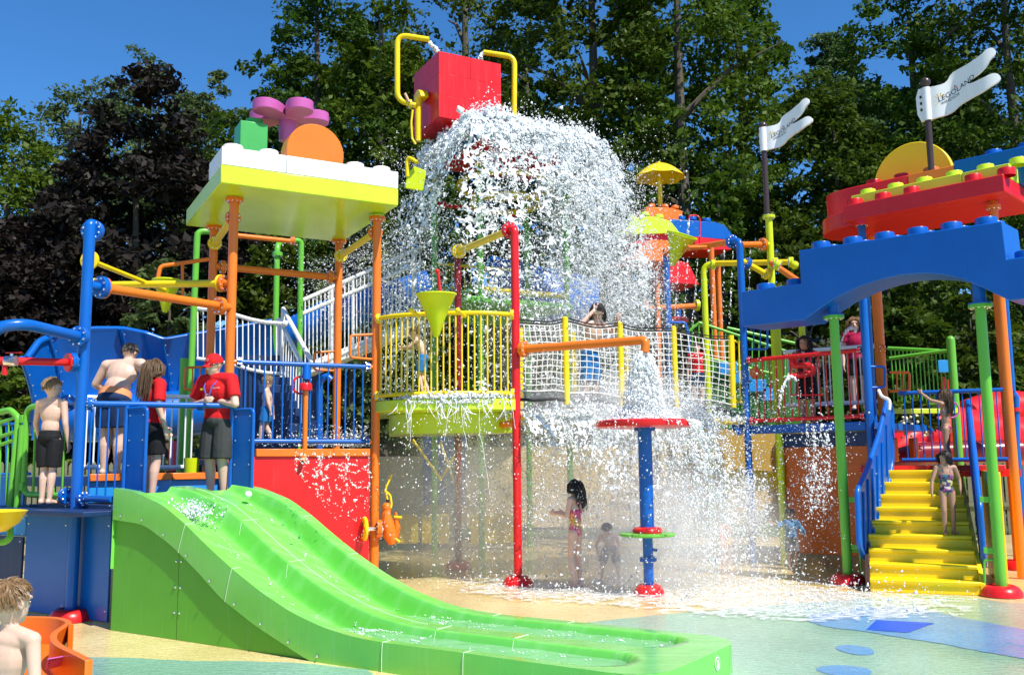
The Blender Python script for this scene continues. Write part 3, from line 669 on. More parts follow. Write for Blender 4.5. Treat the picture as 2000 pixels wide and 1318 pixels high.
# orange half disc
hc = F0 + ca * cw * .51; hr_ = .385; zz = zw
MB().prism([(hr_ * math.cos(a), hr_ * 1.02 * math.sin(a)) for a in np.linspace(-.28, math.pi + .28, 40)], XY(hc + cb * .02, zz + .10), ca, UZ, cb, .30).build('half_disc', ORANGE, shel, .01)
gb = blk(cw * .20, cw * .36, 1.15, 1.55, zl, ZAT(246, *(F0 + ca * cw * .3 + cb * 1.3).xy)).build('brick', BRICKGREEN, shel, .01)
fz = ZAT(233, *(F0 + ca * cw * .50 + cb * 1.3).xy); fc = XY(F0 + ca * cw * .50 + cb * 1.35, fz)
stud(gb, XY(F0 + ca * cw * .30 + cb * 1.35, ZAT(246, *(F0 + ca * cw * .3 + cb * 1.3).xy)), .125, .10, BRICKGREEN)
fl = MB().lathe(fc - UZ * .32, [(.10, 0), (.12, .05), (.12, .30), (.17, .34)], 20).build('flower_stalk', PINK, shel)
for k in range(5):
    a = k * 2 * math.pi / 5 + .35; d = V(math.cos(a), math.sin(a)); e = V(-d.y, d.x)
    poly = [(.02, 0), (.10, .08), (.24, .15), (.40, .19), (.52, .16), (.59, .07), (.59, -.07), (.52, -.16), (.40, -.19), (.24, -.15), (.10, -.08)]
    sp = smoothpoly([V(*q) for q in poly], 2); MB().prism([(q.x, q.y) for q in sp], fc, d, e, UZ, .15).build('petal', PINK, shel, .012)
for p, zt in ((O1, O1.z), (O2, O2.z), (O3, CZ), (O4, CZ)):
    bar('post', XY(p, .02), XY(p, zt - .02), .060, ORANGE, shel, 22); flange(shel, XY(p, zt - .02), UZ, .115, ORANGE, 10, .025)
    bar('stub', XY(p, zt), XY(p, CZ + .01), .058, LIME, shel); 
    flange(shel, XY(p, zt + .018), UZ, .105, LIME, 0, .01)
for p, q, y in ((O1, O3, 423), (O2, O4, 452)):
    z = ZAT(y, p.x, p.y); d = (XY(q, 0) - XY(p, 0)).normalized(); a, b = XY(p, z) + d * .08, XY(q, z - .02) - d * .10
    bar('brace', a, b, .050, YELLOW, shel, 18); flange(shel, a, d, .10, ORANGE, 8, .03); flange(shel, b, d, .10, YELLOW, 8, .025)
z = ZAT(520, O3.x, O3.y); d = (XY(O4, 0) - XY(O3, 0)).normalized(); a, b = XY(O3, z) + d * .14, XY(O4, z) - d * .14
bar('cross_pipe', XY(O3, z), XY(O4, z), .052, ORANGE, shel, 18); flange(shel, a, d, .10, ORANGE, 8, .03); flange(shel, b, d, .10, ORANGE, 8, .03)
# arms from the tall blue post
ar = thing('cross_pipe', 'orange pipe from the tall blue post to the canopy post', 'pipe', XY(LB, 0) + UZ * 3.4)
a0 = XY(LB, ZAT(557, LB.x, LB.y)); a1 = XY(O1, ZAT(601, O1.x, O1.y)); d = (a1 - a0).normalized()
bar('stub', a0, a0 + d * .17, .05, BLUE, ar); flange(ar, a0 + d * .18, d, .125, BLUE, 8, .035); flange(ar, a0 + d * .225, d, .12, ORANGE, 0, .012)
bar('pipe', a0 + d * .2, a1, .052, ORANGE, ar, 18); flange(ar, a1 - d * .2, d, .115, ORANGE, 8, .035)
ar = thing('cross_pipe', 'yellow pipe with bolted flange left of the canopy post', 'pipe', XY(O1, 3.7))
a1 = XY(O1, ZAT(553, O1.x, O1.y)); a0 = W(190, 557, 12.9); d = (a0 - a1).normalized()
bar('stub', a1, a1 + d * .13, .05, ORANGE, ar); flange(ar, a1 + d * .135, d, .11, ORANGE, 8, .025); flange(ar, a1 + d * .18, d, .115, YELLOW, 0, .015)
bar('pipe', a1 + d * .18, a0, .048, YELLOW, ar, 18); flange(ar, a0, d, .1, YELLOW, 8)
# tipping cones
def cone(label, top, r, h, tilt, mat=YLIME, group='tipping cones'):
    t = thing('tipping_cone', label, 'water cone', top, group); ax = Vector(tilt).normalized()
    MB().lathe(Vector(top), [(r - .012, -.02), (r - .01, 0), (r + .012, .004), (r + .014, -.012), (r, -.016), (r * .5, -h * .52), (.045, -h * .96), (.03, -h), (.001, -h - .008), (.02, -h * .9), (r * .48, -h * .5), (r - .014, -.03)], 36, ax, cap=False).build('cone', mat, t, ang=50)
    return t
cp = W(327, 548, 13.3); c1 = cone('yellow tipping cone on an orange bracket at the left', cp, .20, .46, V(.02, .03, 1))
pipe('bracket', [XY(O3, ZAT(505, O3.x, O3.y)), W(313, 520, 13.3), W(308, 540, 13.3) + V(.0, 0, -.06)], .03, ORANGE, c1, .06)
bar('bracket_arm', W(356, 512, 13.4), W(357, 575, 13.35), .022, ORANGE, c1)
cp = W(852, 574, 12.15); c2 = cone('yellow-green tipping cone over the lime balcony', cp, .255, .56, V(.0, -.05, 1))
for x, x2 in ((803, 818), (894, 908)):
    p = W(x, 606, 12.2); q = W(x2, 618, 12.5); bar('arm', p, q, .024, YELLOW, c2); MB().ball(p, .036, 12, 8).build('knob', YELLOW, c2)
bar('axle', W(805, 604, 12.2), W(892, 604, 12.2), .008, STEEL, c2)
# green bent shower pipes under the canopy
def shower(label, pts, r, mat, fl=None):
    t = thing('shower_pipe', label, 'pipe', pts[0]); pipe('pipe', pts, r, mat, t, .16)
    return t
t = shower('green bent pipe at the left rear of the canopy', [V(*W(374, 600, 15.6).xy, 0), V(*W(384, 500, 15.6).xy, ZAT(452, *W(384, 500, 15.6).xy)), W(410, 452, 15.7)], .052, GREEN)
t = shower('green bent pipe in the middle behind the canopy', [V(*W(588, 600, 16.6).xy, 0), V(*W(588, 500, 16.6).xy, ZAT(470, *W(588, 500, 16.6).xy)), W(570, 470, 16.5)], .05, GREEN)
bar('spray_bar', W(575, 472, 16.5), W(452, 459, 15.9), .042, ORANGE, t); flange(t, W(572, 471, 16.5), V(1, .2, 0), .075, ORANGE, 6)
t = shower('dark green bent pipe behind the middle of the canopy', [V(*W(541, 600, 18).xy, 0), V(*W(541, 500, 18).xy, ZAT(478, *W(541, 500, 18).xy)), W(552, 472, 18.4)], .055, GREEN)
flange(t, W(542, 497, 18), UZ, .1, GREEN, 8)
# ------------------------------------------------------------------ red wall with orange coping, blue rail over it
q1, q2 = XY(O1, 0) + A2 * .35 - B2 * .02, XY(O2, 0) - A2 * .09 - B2 * .02
zc1 = ZAT(876, O2.x, O2.y); zc0 = zc1 - .10; wl = (q2 - q1).length
rw = thing('play_wall', 'red wall panel with orange coping right of the green slide', 'wall', q1)
MB().box(q1.lerp(q2, .5) + UZ * (zc0 / 2) - A2 * .04, (wl + .08, .05, zc0), A2).build('wall_panel', RED, rw, .005)
for k in range(3): MB().box(q1 + A2 * (wl * (k + .5) / 3) + UZ * (zc0 + .05) - B2 * .01, (wl / 3 - .004, .09, .1), A2).build('coping', ORANGE, rw, .008)
dk = thing('play_deck', 'grey-blue walkway deck behind the red wall', 'deck', q1)
MB().hexa([q1 + UZ * (zc0 - .1) + B2 * .06 - A2 * .4, q2 + UZ * (zc0 - .1) + B2 * .06, q2 + UZ * (zc0 - .1) + B2 * 2.4, q1 + UZ * (zc0 - .1) + B2 * 2.4 - A2 * .4], [q1 + UZ * (zc0 - .02) + B2 * .06 - A2 * .4, q2 + UZ * (zc0 - .02) + B2 * .06, q2 + UZ * (zc0 - .02) + B2 * 2.4, q1 + UZ * (zc0 - .02) + B2 * 2.4 - A2 * .4]).build('floor', DBLUE, dk, .01)
zt_, zb_ = ZAT(706, O1.x, O1.y), ZAT(862, O2.x, O2.y)
br = railing('railing', 'blue railing with round bars behind the lifeguard', XY(O1, 0) + A2 * .12, XY(O2, 0) - A2 * .1, zb_, zt_, BLUE, 14, .032, .011)
for s in (.06, .94): 
    for zz in (zt_, zb_): flange(br, XY(O1, zz).lerp(XY(O2, zz), s), A2, .062, BLUE, 6, .02); 
for zz in (zt_, zb_): bar('stub', XY(O1, zz), XY(O1, zz) + A2 * .13, .03, ORANGE, br); bar('stub', XY(O2, zz), XY(O2, zz) - A2 * .12, .03, ORANGE, br)
def on(px, py, off=0): return PL(px, py, XY(O1, 0) - B2 * off, A2)
sn = thing('spray_spout', 'orange spray pipe with red hand wheel on the blue railing', 'water spout', on(597, 900, .05))
bar('riser', on(599, 712), on(598, 742, .04), .048, BLUE, sn); MB().lathe(on(597, 755, .05), [(.07, -.05), (.085, -.045), (.085, .03), (.075, .045)], 20).build('valve', RED, sn)
pipe('pipe', [on(597, 752, .05), on(595, 888, .05), on(591, 902, .14)], .032, ORANGE, sn, .05)
MB().lathe(on(591, 902, .14), [(.022, 0), (.022, .01)], 14, on(591, 902, .14) - on(595, 888, .05)).build('nozzle_mouth', BLACK, sn)
wc = on(588, 752, -.06); MB().tube([wc + (A2 * math.cos(a) + UZ * math.sin(a)) * .115 for a in np.linspace(0, 2 * math.pi, 29)[:-1]], .015, 8, closed=True).build('hand_wheel', RED, sn)
pb = W(640, 740, 14.2); shower('blue crook-top pipe between the orange posts', [W(624, 880, 14.2), W(624, 745, 14.2), W(638, 733, 14.2), W(647, 742, 14.2)], .05, BLUE)
def handle(label, pts, r, mat, bars=()):
    t = thing('grab_handle', label, 'handle', pts[0]); pipe('frame', pts, r, mat, t, .05)
    for a, b in bars: bar('handle_bar', a, b, r * .6, mat, t, 8)
    return t
handle('orange grab handle left of the canopy front right post', [on(730, 653), on(684, 655), on(684, 698), on(730, 702)], .018, ORANGE, [(on(700, 655), on(701, 700)), (on(714, 655), on(715, 700))])
def on4(px, py): return PL(px, py, XY(O4, 0), A2)
handle('orange grab handle left of the rear canopy post', [on4(655, 686), on4(614, 688), on4(613, 722), on4(652, 724)], .018, ORANGE, [(on4(628, 688), on4(628, 722)), (on4(641, 688), on4(641, 722))])
def on3(px, py): return PL(px, py, XY(O3, 0), A2)
handle('orange grab handle behind the red-capped lifeguard', [on3(408, 716), on3(362, 718), on3(360, 760), on3(405, 764)], .018, ORANGE, [(on3(376, 718), on3(376, 761)), (on3(391, 718), on3(391, 762))])
# ------------------------------------------------------------------ orange hand pump on the canopy post
def on2(px, py, off=.0): return PL(px, py, XY(O2, 0) - B2 * off, A2)
pu = thing('hand_pump', 'orange pump with yellow hand wheel and yellow hoses on the post', 'pump', on2(760, 1060))
pc = on2(712, 1032, .12)
MB().tube([pc + (V(.35, -.94, 0) * math.cos(a) + UZ * math.sin(a)) * .135 for a in np.linspace(0, 2 * math.pi, 29)[:-1]], .026, 10, closed=True).build('hand_wheel', YELLOW, pu)
for k in range(3): bar('spoke', pc, pc + (V(.35, -.94, 0) * math.cos(k * 2.09 + .3) + UZ * math.sin(k * 2.09 + .3)) * .13, .012, YELLOW, pu, 8)
bar('axle', pc, on2(748, 1033, .08), .026, STEEL, pu); flange(pu, on2(741, 1032, .08), V(1, .2, 0), .12, ORANGE, 8, .03)
MB().tube([on2(766, 1062, .06), on2(762, 1045, .06), on2(757, 1022, .06), on2(754, 1002, .06), on2(758, 990, .06)], [.05, .10, .085, .06, .05], 14).build('body', ORANGE, pu, ang=60)
MB().ball(on2(755, 990, .06), .065, 14, 10).build('head', ORANGE, pu)
MB().tube([on2(773, 1000, .08), on2(776, 1030, .08), on2(774, 1058, .08)], [.02, .045, .02], 10).build('fin', ORANGE, pu, ang=60)
bar('neck', on2(757, 984, .06), on2(757, 975, .06), .02, BLACK, pu)
pipe('hose', [on2(757, 976, .06), on2(752, 955, .06), on2(764, 930, .08), on2(765, 926, .08)], .014, YELLOW, pu, .05, 8)
pipe('hose', [on2(751, 958, .06), on2(762, 965, .07), on2(765, 985, .09), on2(763, 992, .1)], .014, YELLOW, pu, .05, 8)
bar('grip', on2(770, 1009, .1), on2(785, 1010, .14), .016, YELLOW, pu); bar('grip', on2(768, 1048, .1), on2(781, 1058, .14), .016, YELLOW, pu)
# ================================================================== lime balcony between the orange post and the red post
RP = G(1012, 1145); DR = G(895, 1112)
bal = thing('balcony', 'lime balcony with a bowed yellow railing under the cone', 'balcony', XY(O2, 2.3))
b0, b1 = XY(O2, 0), XY(RP, 0); bd = (b1 - b0).normalized(); bn = V(bd.y, -bd.x)
def bow(u, off=0.): 
    k = 1 - abs(2 * u - 1) ** 3.2; return b0.lerp(b1, u) + bn * (.34 * k + off)
zb1, zb0 = ZAT(612, *bow(.5).xy), ZAT(768, *bow(.5).xy); zd1 = ZAT(779, *bow(.5).xy); zd0 = ZAT(801, *bow(.5).xy)
us = np.linspace(.02, .98, 40)
rl = thing('railing', 'bowed yellow railing with round bars on the lime balcony', 'railing', XY(b0, zb0))
MB().tube([XY(bow(u), zb1) for u in us], .030, 14).build('top_rail', YELLOW, rl, ang=60); MB().tube([XY(bow(u), zb0) for u in us], .030, 14).build('bottom_rail', YELLOW, rl, ang=60)
for k in range(22):
    u = .03 + .94 * (k + .5) / 22; bar('baluster', XY(bow(u), zb0), XY(bow(u), zb1), .0115, YELLOW, rl, 8)
for p in (bow(.02), bow(.98)):
    for z in (zb0, zb1): flange(rl, XY(p, z), bd, .07, YELLOW, 6, .022)
ring = [XY(bow(u, .05), 0) for u in np.linspace(0, 1, 30)] + [XY(DR, 0) + bd * .1, XY(O4, 0) + V(.6, .2)]
MB().hexa([XY(p, zd0) for p in ring], [XY(p, zd1) for p in ring]).build('deck_rim', LIME, bal, .01)
ring2 = [XY(bow(u, -.62), 0) for u in np.linspace(.02, .98, 20)] + [XY(DR, 0), XY(O4, 0) + V(.8, .2)]
MB().hexa([XY(p, zd0 - .28) for p in ring2], [XY(p, zd0 - .003) for p in ring2]).build('deck_box', LIME, bal)
bar('beam_pipe', XY(DR, zd0 - .22), XY(RP, zd0 - .16), .05, ORANGE, bal)
# ------------------------------------------------------------------ red pipe frame
rf = thing('spray_rig', 'red pipe frame with a yellow crossbar over the balcony', 'pipe rig', RP)
zt1 = ZAT(446, RP.x, RP.y); zt2 = ZAT(492, DR.x, DR.y); dd = (XY(DR, zt2) - XY(RP, zt1)).normalized()
MB().tube(arc_path([XY(RP, .02), XY(RP, zt1), XY(RP, zt1) + dd * .16], .13, 10), .056, 22).build('front_post', RED, rf, ang=60)
bar('rear_post', XY(DR, .02), XY(DR, zt2), .056, DRED, rf, 22)
donut(rf, RP, .2, RED); donut(rf, DR, .2, RED)
flange(rf, XY(RP, zt1) + dd * .17, dd, .115, RED, 10, .03); bar('crossbar', XY(RP, zt1) + dd * .2, XY(DR, zt2) - dd * .08, .052, YELLOW, rf, 20); flange(rf, XY(DR, zt2) - dd * .06, dd, .115, YELLOW, 10, .03)
rs = shower('thin red spray pipe above the yellow-green cone', [W(860, 580, 13.2), W(856, 532, 13.2), W(852, 530, 13.2)], .02, RED); MB().ball(W(854, 530, 13.2), .035, 10, 7).build('nozzle', RED, rs)
# orange spout over the table
sp = thing('water_spout', 'orange spout pipe pouring onto the red disc table', 'water spout', XY(RP, 3.0))
TB = G(1268, 1163); s0 = XY(RP, ZAT(683, RP.x, RP.y)); s1 = W(1236, 664, TB.y - .02); s2 = XY(s1, 0); s1b = W(1262, 664, TB.y); s2 = W(1259, 686, TB.y)
pipe('pipe', [s0, s1b, s2 + V(0, 0, -.01)], .056, ORANGE, sp, .17, 20); flange(sp, s0.lerp(s1, .075), s1 - s0, .11, ORANGE, 8, .035); bar('stub', s0, s0.lerp(s1, .07), .056, RED, sp)
# ------------------------------------------------------------------ disc table
tb = thing('spray_table', 'blue column with red top disc and green middle disc', 'water feature', TB)
zT = ZAT(828, TB.x, TB.y); zM = ZAT(1043, TB.x, TB.y); zF = ZAT(1092, TB.x, TB.y)
bar('column', XY(TB, zM), XY(TB, zT - .05), .086, BLUE, tb, 26); bar('lower_column', XY(TB, .03), XY(TB, zM), .062, BLUE, tb, 22)
MB().lathe(XY(TB, zT), [(.01, -.045), (.56, -.045), (.60, -.035), (.61, 0), (.605, .035), (.58, .045), (.55, .02), (.01, .015)], 60).build('top_disc', RED, tb, ang=40)
MB().lathe(XY(TB, zT - .085), [(.13, 0), (.13, .04)], 20).build('collar', BLUE, tb)
MB().lathe(XY(TB, zM), [(.08, -.02), (.33, -.02), (.345, -.005), (.34, .012), (.32, .018), (.08, .018)], 48).build('middle_disc', GREEN, tb, ang=40)
MB().lathe(XY(TB, zM + .02), [(.085, 0), (.175, 0), (.185, .03), (.16, .062), (.11, .072), (.085, .06)], 36).build('middle_ring', RED, tb, ang=60)
flange(tb, XY(TB, zF), UZ, .105, BLUE, 8, .022); donut(tb, TB, .185, RED)
bar('tap', XY(TB, zF + .12) + V(.05, -.02, 0), XY(TB, zF + .12) + V(.11, -.03, -.01), .018, BLUE, tb)
# ================================================================== net bridge
N0 = XY(RP, 0); N1 = XY(W(1462, 830, 15.4), 0); nd = (N1 - N0).normalized(); nl = (N1 - N0).length; nn = V(-nd.y, nd.x)
def NP(px, py, back=0.): return PL(px, py, N0 + nn * back, nd)
br_ = thing('net_bridge', 'rope net bridge with white netting and yellow posts', 'bridge', NP(1200, 800))
tops = [(1014, 632), (1103, 630), (1210, 640), (1315, 648), (1428, 664)]; bots = [(1016, 764), (1106, 766), (1214, 774), (1320, 776), (1428, 790)]
for i, ((x, y), (xb, yb)) in enumerate(zip(tops, bots)):
    if 0 < i < 4:
        pt = NP(x, y - 8); pb_ = NP(xb + 1, yb + 24); bar('net_post', pb_, pt, .046, YELLOW, br_, 16); MB().ball(pt, (.047, .047, .03), 14, 8).build('post_cap', YELLOW, br_)
        ptb = XY(pt + nn * 1.1, pt.z); bar('net_post', XY(ptb, pb_.z), ptb, .046, YELLOW, br_, 16)
def net(pa, pb2, qa, qb, nx, ny, mat, r, sag, back=0.):
    mb = MB(); ph = random.uniform(0, 6)
    def P(u, v):
        t = pa.lerp(pb2, u); b = qa.lerp(qb, u); p = b.lerp(t, v); s = math.sin(math.pi * u)
        return p + UZ * (-sag * s * (v ** 1.5) + sag * .45 * s * (1 - v)) - nn * (.05 * math.sin(math.pi * v) * s) + nn * back + V(.008 * math.sin(9 * v + ph), 0, .010 * math.sin(7 * u + ph + 3 * v))
    for i in range(nx + 1): mb.tube([P(i / nx, v) for v in np.linspace(0, 1, 9)], r, 5)
    for j in range(ny + 1): mb.tube([P(u, j / ny) for u in np.linspace(0, 1, 11)], r, 5)
    mb.build('net_panel', mat, br_, ang=180)
    mb = MB(); mb.tube([P(u, 1) + UZ * .02 for u in np.linspace(0, 1, 15)], .011, 8); mb.tube([P(u, 1.03) + UZ * .035 for u in np.linspace(0, 1, 15)], .010, 6); mb.build('border_rope', BLACK, br_, ang=180)
    mb = MB(); mb.tube([P(u, -.0) - UZ * .0 for u in np.linspace(0, 1, 15)], .011, 6); mb.build('lacing_rope', mat, br_, ang=180)
    mb = MB(); mb.grid(lambda u, v: P(u, 0) - UZ * (.005 + .11 * v) + nn * (.02 * v), 14, 3); mb.build('skirt', GREY, br_)
    mb = MB(); mb.tube([P(u, 0) - UZ * .12 for u in np.linspace(0, 1, 12)], .022, 8); mb.build('edge_rope', BLACK, br_, ang=180)
for i in range(4):
    wpx = tops[i + 1][0] - tops[i][0]; nx = 8 if i < 3 else 8
    net(NP(*tops[i]), NP(*tops[i + 1]), NP(*bots[i]), NP(*bots[i + 1]), nx + (i < 3), 11, ROPE, .0065, .04)
    pa, pb2, qa, qb = (NP(*tops[i]) + nn * 1.1, NP(*tops[i + 1]) + nn * 1.1, NP(*bots[i]) + nn * 1.1, NP(*bots[i + 1]) + nn * 1.1)
zB = NP(1200, 800).z
MB().grid(lambda u, v: XY(N0 + nd * nl * u * .98 + nn * (.02 + 1.1 * v), zB - .02 - .10 * math.sin(math.pi * u)), 16, 2).build('bridge_floor', GREY, br_)
for bk_ in (.0, 1.1): MB().tube([XY(N0 + nd * nl * u + nn * bk_, zB - .12 - .04 * math.sin(math.pi * u)) for u in np.linspace(0.01, .98, 14)], .05, 12).build('bridge_beam', YELLOW, br_)
bar('end_post', NP(1432, 796), NP(1427, 655), .05, YELLOW, br_, 16); 
er = thing('railing', 'yellow end railing where the net bridge meets the right deck', 'railing', NP(1440, 790))
for x in (1436, 1446, 1455): bar('baluster', NP(x, 786), NP(x - 3, 668), .014, YELLOW, er, 8)
bar('top_rail', NP(1428, 664), NP(1458, 672), .02, YELLOW, er); bar('bottom_rail', NP(1432, 782), NP(1462, 788), .02, YELLOW, er)
# ================================================================== tower with the tipping bucket
C0 = W(935, 240, 15.5); PZ_ = C0.z
tw = thing('splash_tower', 'green-poled tower carrying a blue brick splash roof', 'tower', V(C0.x, C0.y, 0))
def TP(a, b, z): return XY(C0 + AX * a + BX * b, z)
MB().hexa([TP(-.1, -.1, PZ_ - .24), TP(2.2, -.1, PZ_ - .24), TP(2.2, 2.0, PZ_ - .24), TP(-.1, 2.0, PZ_ - .24)], [TP(-.1, -.1, PZ_), TP(2.2, -.1, PZ_), TP(2.2, 2.0, PZ_), TP(-.1, 2.0, PZ_)]).build('roof_slab', BLUE, tw, .01)
for i in range(5):
    for j in range(4):
        if i in (0, 4) or j in (0, 3): stud(tw, TP(.15 + .45 * i, .15 + .52 * j, PZ_), .13, .10, BLUE)
MB().hexa([TP(.5, .5, PZ_ - .36), TP(1.6, .5, PZ_ - .36), TP(1.6, 1.5, PZ_ - .36), TP(.5, 1.5, PZ_ - .36)], [TP(.05, .05, PZ_ - .243), TP(2.05, .05, PZ_ - .243), TP(2.05, 1.95, PZ_ - .243), TP(.05, 1.95, PZ_ - .243)]).build('roof_underside', RED, tw)
poles = [W(938, 500, 16.1), W(849, 700, 17.6), W(1108, 600, 16.9), W(1028, 430, 18.6)]
for p in poles: bar('tower_pole', XY(p, .02), XY(p, PZ_ - .5), .053, GREEN, tw, 20)
for p in poles[:3]: flange(tw, XY(p, PZ_ - .55), UZ, .10, YELLOW, 8, .03); bar('stub', XY(p, PZ_ - .55), XY(p, PZ_ - .3), .055, YELLOW, tw)
cc = TP(1.0, .95, 0)
MB().tube([XY(cc + V(math.cos(a), math.sin(a)) * .62, PZ_ - 1.05) for a in np.linspace(0, 2 * math.pi, 41)[:-1]], .05, 10, closed=True).build('water_ring', YELLOW, tw)
MB().tube([XY(cc + V(math.cos(a), math.sin(a)) * .85, PZ_ - .72) for a in np.linspace(0, 2 * math.pi, 41)[:-1]], .05, 10, closed=True).build('water_ring', YELLOW, tw)
def pole_link(i, j, y, mat, r=.045):
    z = ZAT(y, poles[i].x, poles[i].y); d = (XY(poles[j], z) - XY(poles[i], z)).normalized(); a = XY(poles[i], z) + d * .18
    bar('crossbar', XY(poles[i], z), XY(poles[j], z), r, mat, tw); flange(tw, a, d, .085, mat, 6, .025)
pole_link(0, 2, 565, YELLOW, .055); pole_link(1, 3, 398, RED); pole_link(0, 1, 560, GREEN, .04)
zm = ZAT(584, poles[0].x, poles[0].y)
MB().hexa([TP(-.1, .3, zm - .1), TP(2.0, .3, zm - .1), TP(2.0, 2.6, zm - .1), TP(-.1, 2.6, zm - .1)], [TP(-.1, .3, zm), TP(2.0, .3, zm), TP(2.0, 2.6, zm), TP(-.1, 2.6, zm)]).build('tower_floor', GREEN, tw, .01)
railing('railing', 'thin yellow railing inside the waterfall tower', poles[1], XY(W(1010, 480, 18.3), 0), zm + .05, zm + .95, YELLOW, 13, .03, .011)
bw = thing('flume', 'blue flume wall behind the waterfall tower', 'slide', W(1060, 600, 19))
MB().grid(lambda u, v: W(960 + 210 * u, 505 + 45 * u + (110 - 20 * u) * v, 19.4 - .6 * math.sin(math.pi * u) - .25 * math.sin(math.pi * v)), 24, 8).build('flume_wall', BLUE, bw, ang=80)
MB().tube([W(960 + 210 * u, 505 + 45 * u, 19.4 - .6 * math.sin(math.pi * u)) for u in np.linspace(0, 1, 20)], .05, 8).build('rim', BLUE, bw)
# bucket
K0 = W(857, 100, 16.0); kz1 = K0.z; kz0 = ZAT(228, K0.x, K0.y); kw, kdp = 1.24, 1.17
bk2 = thing('tipping_bucket', 'big red brick-shaped tipping bucket on top of the tower', 'bucket', XY(K0, kz0))
def KP(a, b, z): return XY(K0 + AX * a + BX * b, z)
MB().hexa([KP(.03, .03, kz0), KP(kw - .03, .03, kz0), KP(kw - .03, kdp - .03, kz0), KP(.03, kdp - .03, kz0)], [KP(.03, .03, kz0 + .03), KP(kw - .03, .03, kz0 + .03), KP(kw - .03, kdp - .03, kz0 + .03), KP(.03, kdp - .03, kz0 + .03)]).build('bucket_bottom', RED, bk2)
kh = (kz1 - kz0) / 3
for j in range(3):
    z0, z1 = kz0 + kh * j + .0015, kz0 + kh * (j + 1) - .0015
    cuts = (0, kw / 2, kw) if j == 2 else (0, kw)
    for u0, u1 in zip(cuts[:-1], cuts[1:]):
        for v in (.0, kdp - .03): MB().hexa([KP(u0 + .002, v, z0), KP(u1 - .002, v, z0), KP(u1 - .002, v + .03, z0), KP(u0 + .002, v + .03, z0)], [KP(u0 + .002, v, z1), KP(u1 - .002, v, z1), KP(u1 - .002, v + .03, z1), KP(u0 + .002, v + .03, z1)]).build('panel', RED, bk2, .0015)
    for u in (0, kw - .03): MB().hexa([KP(u, .031, z0), KP(u + .03, .031, z0), KP(u + .03, kdp - .031, z0), KP(u, kdp - .031, z0)], [KP(u, .031, z1), KP(u + .03, .031, z1), KP(u + .03, kdp - .031, z1), KP(u, kdp - .031, z1)]).build('panel', RED, bk2, .0015)
for s in (.3, .7): stud(bk2, KP(kw * s, kdp * .3, kz0 - .09), .12, .09, RED)
bs = thing('filler_rig', 'yellow pipe frame and filler loops around the red bucket', 'pipe rig', KP(-.2, .4, PZ_))
lp = KP(-.16, .55, 0); rp_ = KP(kw + .16, .45, 0)
for p in (lp, rp_): bar('upright', XY(p, PZ_), XY(p, kz0 + .5), .06, YELLOW, bs, 20)
MB().prism([(.17 * math.cos(a), .17 * math.sin(a)) for a in np.linspace(0, math.pi, 20)], XY(lp, kz0 + .48) + AX * -.03, BX, UZ, AX, .16).build('bearing_cap', YELLOW, bs, .01)
MB().prism([(.17 * math.cos(a), .17 * math.sin(a)) for a in np.linspace(0, math.pi, 20)], XY(rp_, kz0 + .48) + AX * -.13, BX, UZ, AX, .16).build('bearing_cap', YELLOW, bs, .01)
YL = 16.3
pipe('filler_loop', [W(838, 78, YL), W(776, 68, YL), W(776, 196, YL), W(812, 207, YL)], .05, YELLOW, bs, .20, 18)
flange(bs, W(801, 204, YL), V(1, .3, 0), .085, YELLOW, 8, .02); bar('valve_handle', W(799, 200, YL - .05), W(791, 183, YL - .05), .025, plain('hose_pink', (.6, .35, .25), .5), bs)
YR = 16.7
pipe('filler_loop', [W(945, 103, YR), W(1005, 112, YR), W(1004, 232, YR), W(985, 240, YR)], .05, YELLOW, bs, .16, 18)
pipe('hose', [W(985, 206, YR - .1), W(993, 216, YR - .1), W(991, 236, YR - .1)], .018, WHITE, bs, .1, 8)
pipe('hose', [W(806, 215, YL - .1), W(803, 240, YL - .1), W(805, 272, YL - .1), W(812, 282, YL - .1)], .02, YELLOW, bs, .06, 8)
yb = shower('bent yellow bracket at the left edge of the waterfall', [W(796, 345, 15.4), W(795, 305, 15.4), W(815, 318, 15.3)], .035, YELLOW)
MB().prism([(-.05, -.2), (.25, -.25), (.3, .1), (.1, .18), (-.02, .05)], W(797, 345, 15.4), V(1, 0), UZ, V(0, 1), .04).build('bracket_plate', YLIME, yb, .01)
# ================================================================== blue brick arch on green posts
GR1 = G(1657, 1140); GR2 = G(1957, 1165); ga = (GR2 - GR1); ga.z = 0; ga.normalize(); gn = V(-ga.y, ga.x)
AQ = XY(GR1, 0) - gn * .22
def AP(px, py, back=0.): return PL(px, py, AQ + gn * back, ga)
def pxprism(parent, name, mat, pts, q, a, th, bevel=.01, back=0.):
    n = V(-a.y, a.x); P = [PL(x, y, Vector(q) + n * back, a) for x, y in pts]; o0 = XY(P[0], 0)
    poly = [((p - o0).dot(a), p.z) for p in P]; o0 = XY(P[0], 0)
    return MB().prism(poly, o0, a, UZ, n, th).build(name, mat, parent, bevel)
arch = thing('brick_arch', 'large blue brick arch with studs on green posts', 'arch', GR1)
curve = [(1572, 624), (1600, 603), (1635, 580), (1680, 559), (1720, 546), (1760, 537), (1800, 534), (1840, 536), (1880, 545), (1920, 562), (1950, 577), (1972, 587)]
pxprism(arch, 'arch_body', BLUE, [(1450, 638)] + curve + [(2025, 580), (2025, 498), (1966, 506), (1957, 432), (1560, 489), (1564, 553), (1447, 570)], AQ, ga, .62, .012)
zA = AP(1560, 489).z; 
for x in (1593, 1656, 1719, 1785, 1852, 1921):
    zt = (AP(1560, 489).z + AP(1957, 432).z) / 2
    for b in (.16, .46): p = AP(x, 480, .0); stud(arch, XY(p + gn * b, AP(x, 489 - 57 * (x - 1560) / 397).z), .125, .10, BLUE)
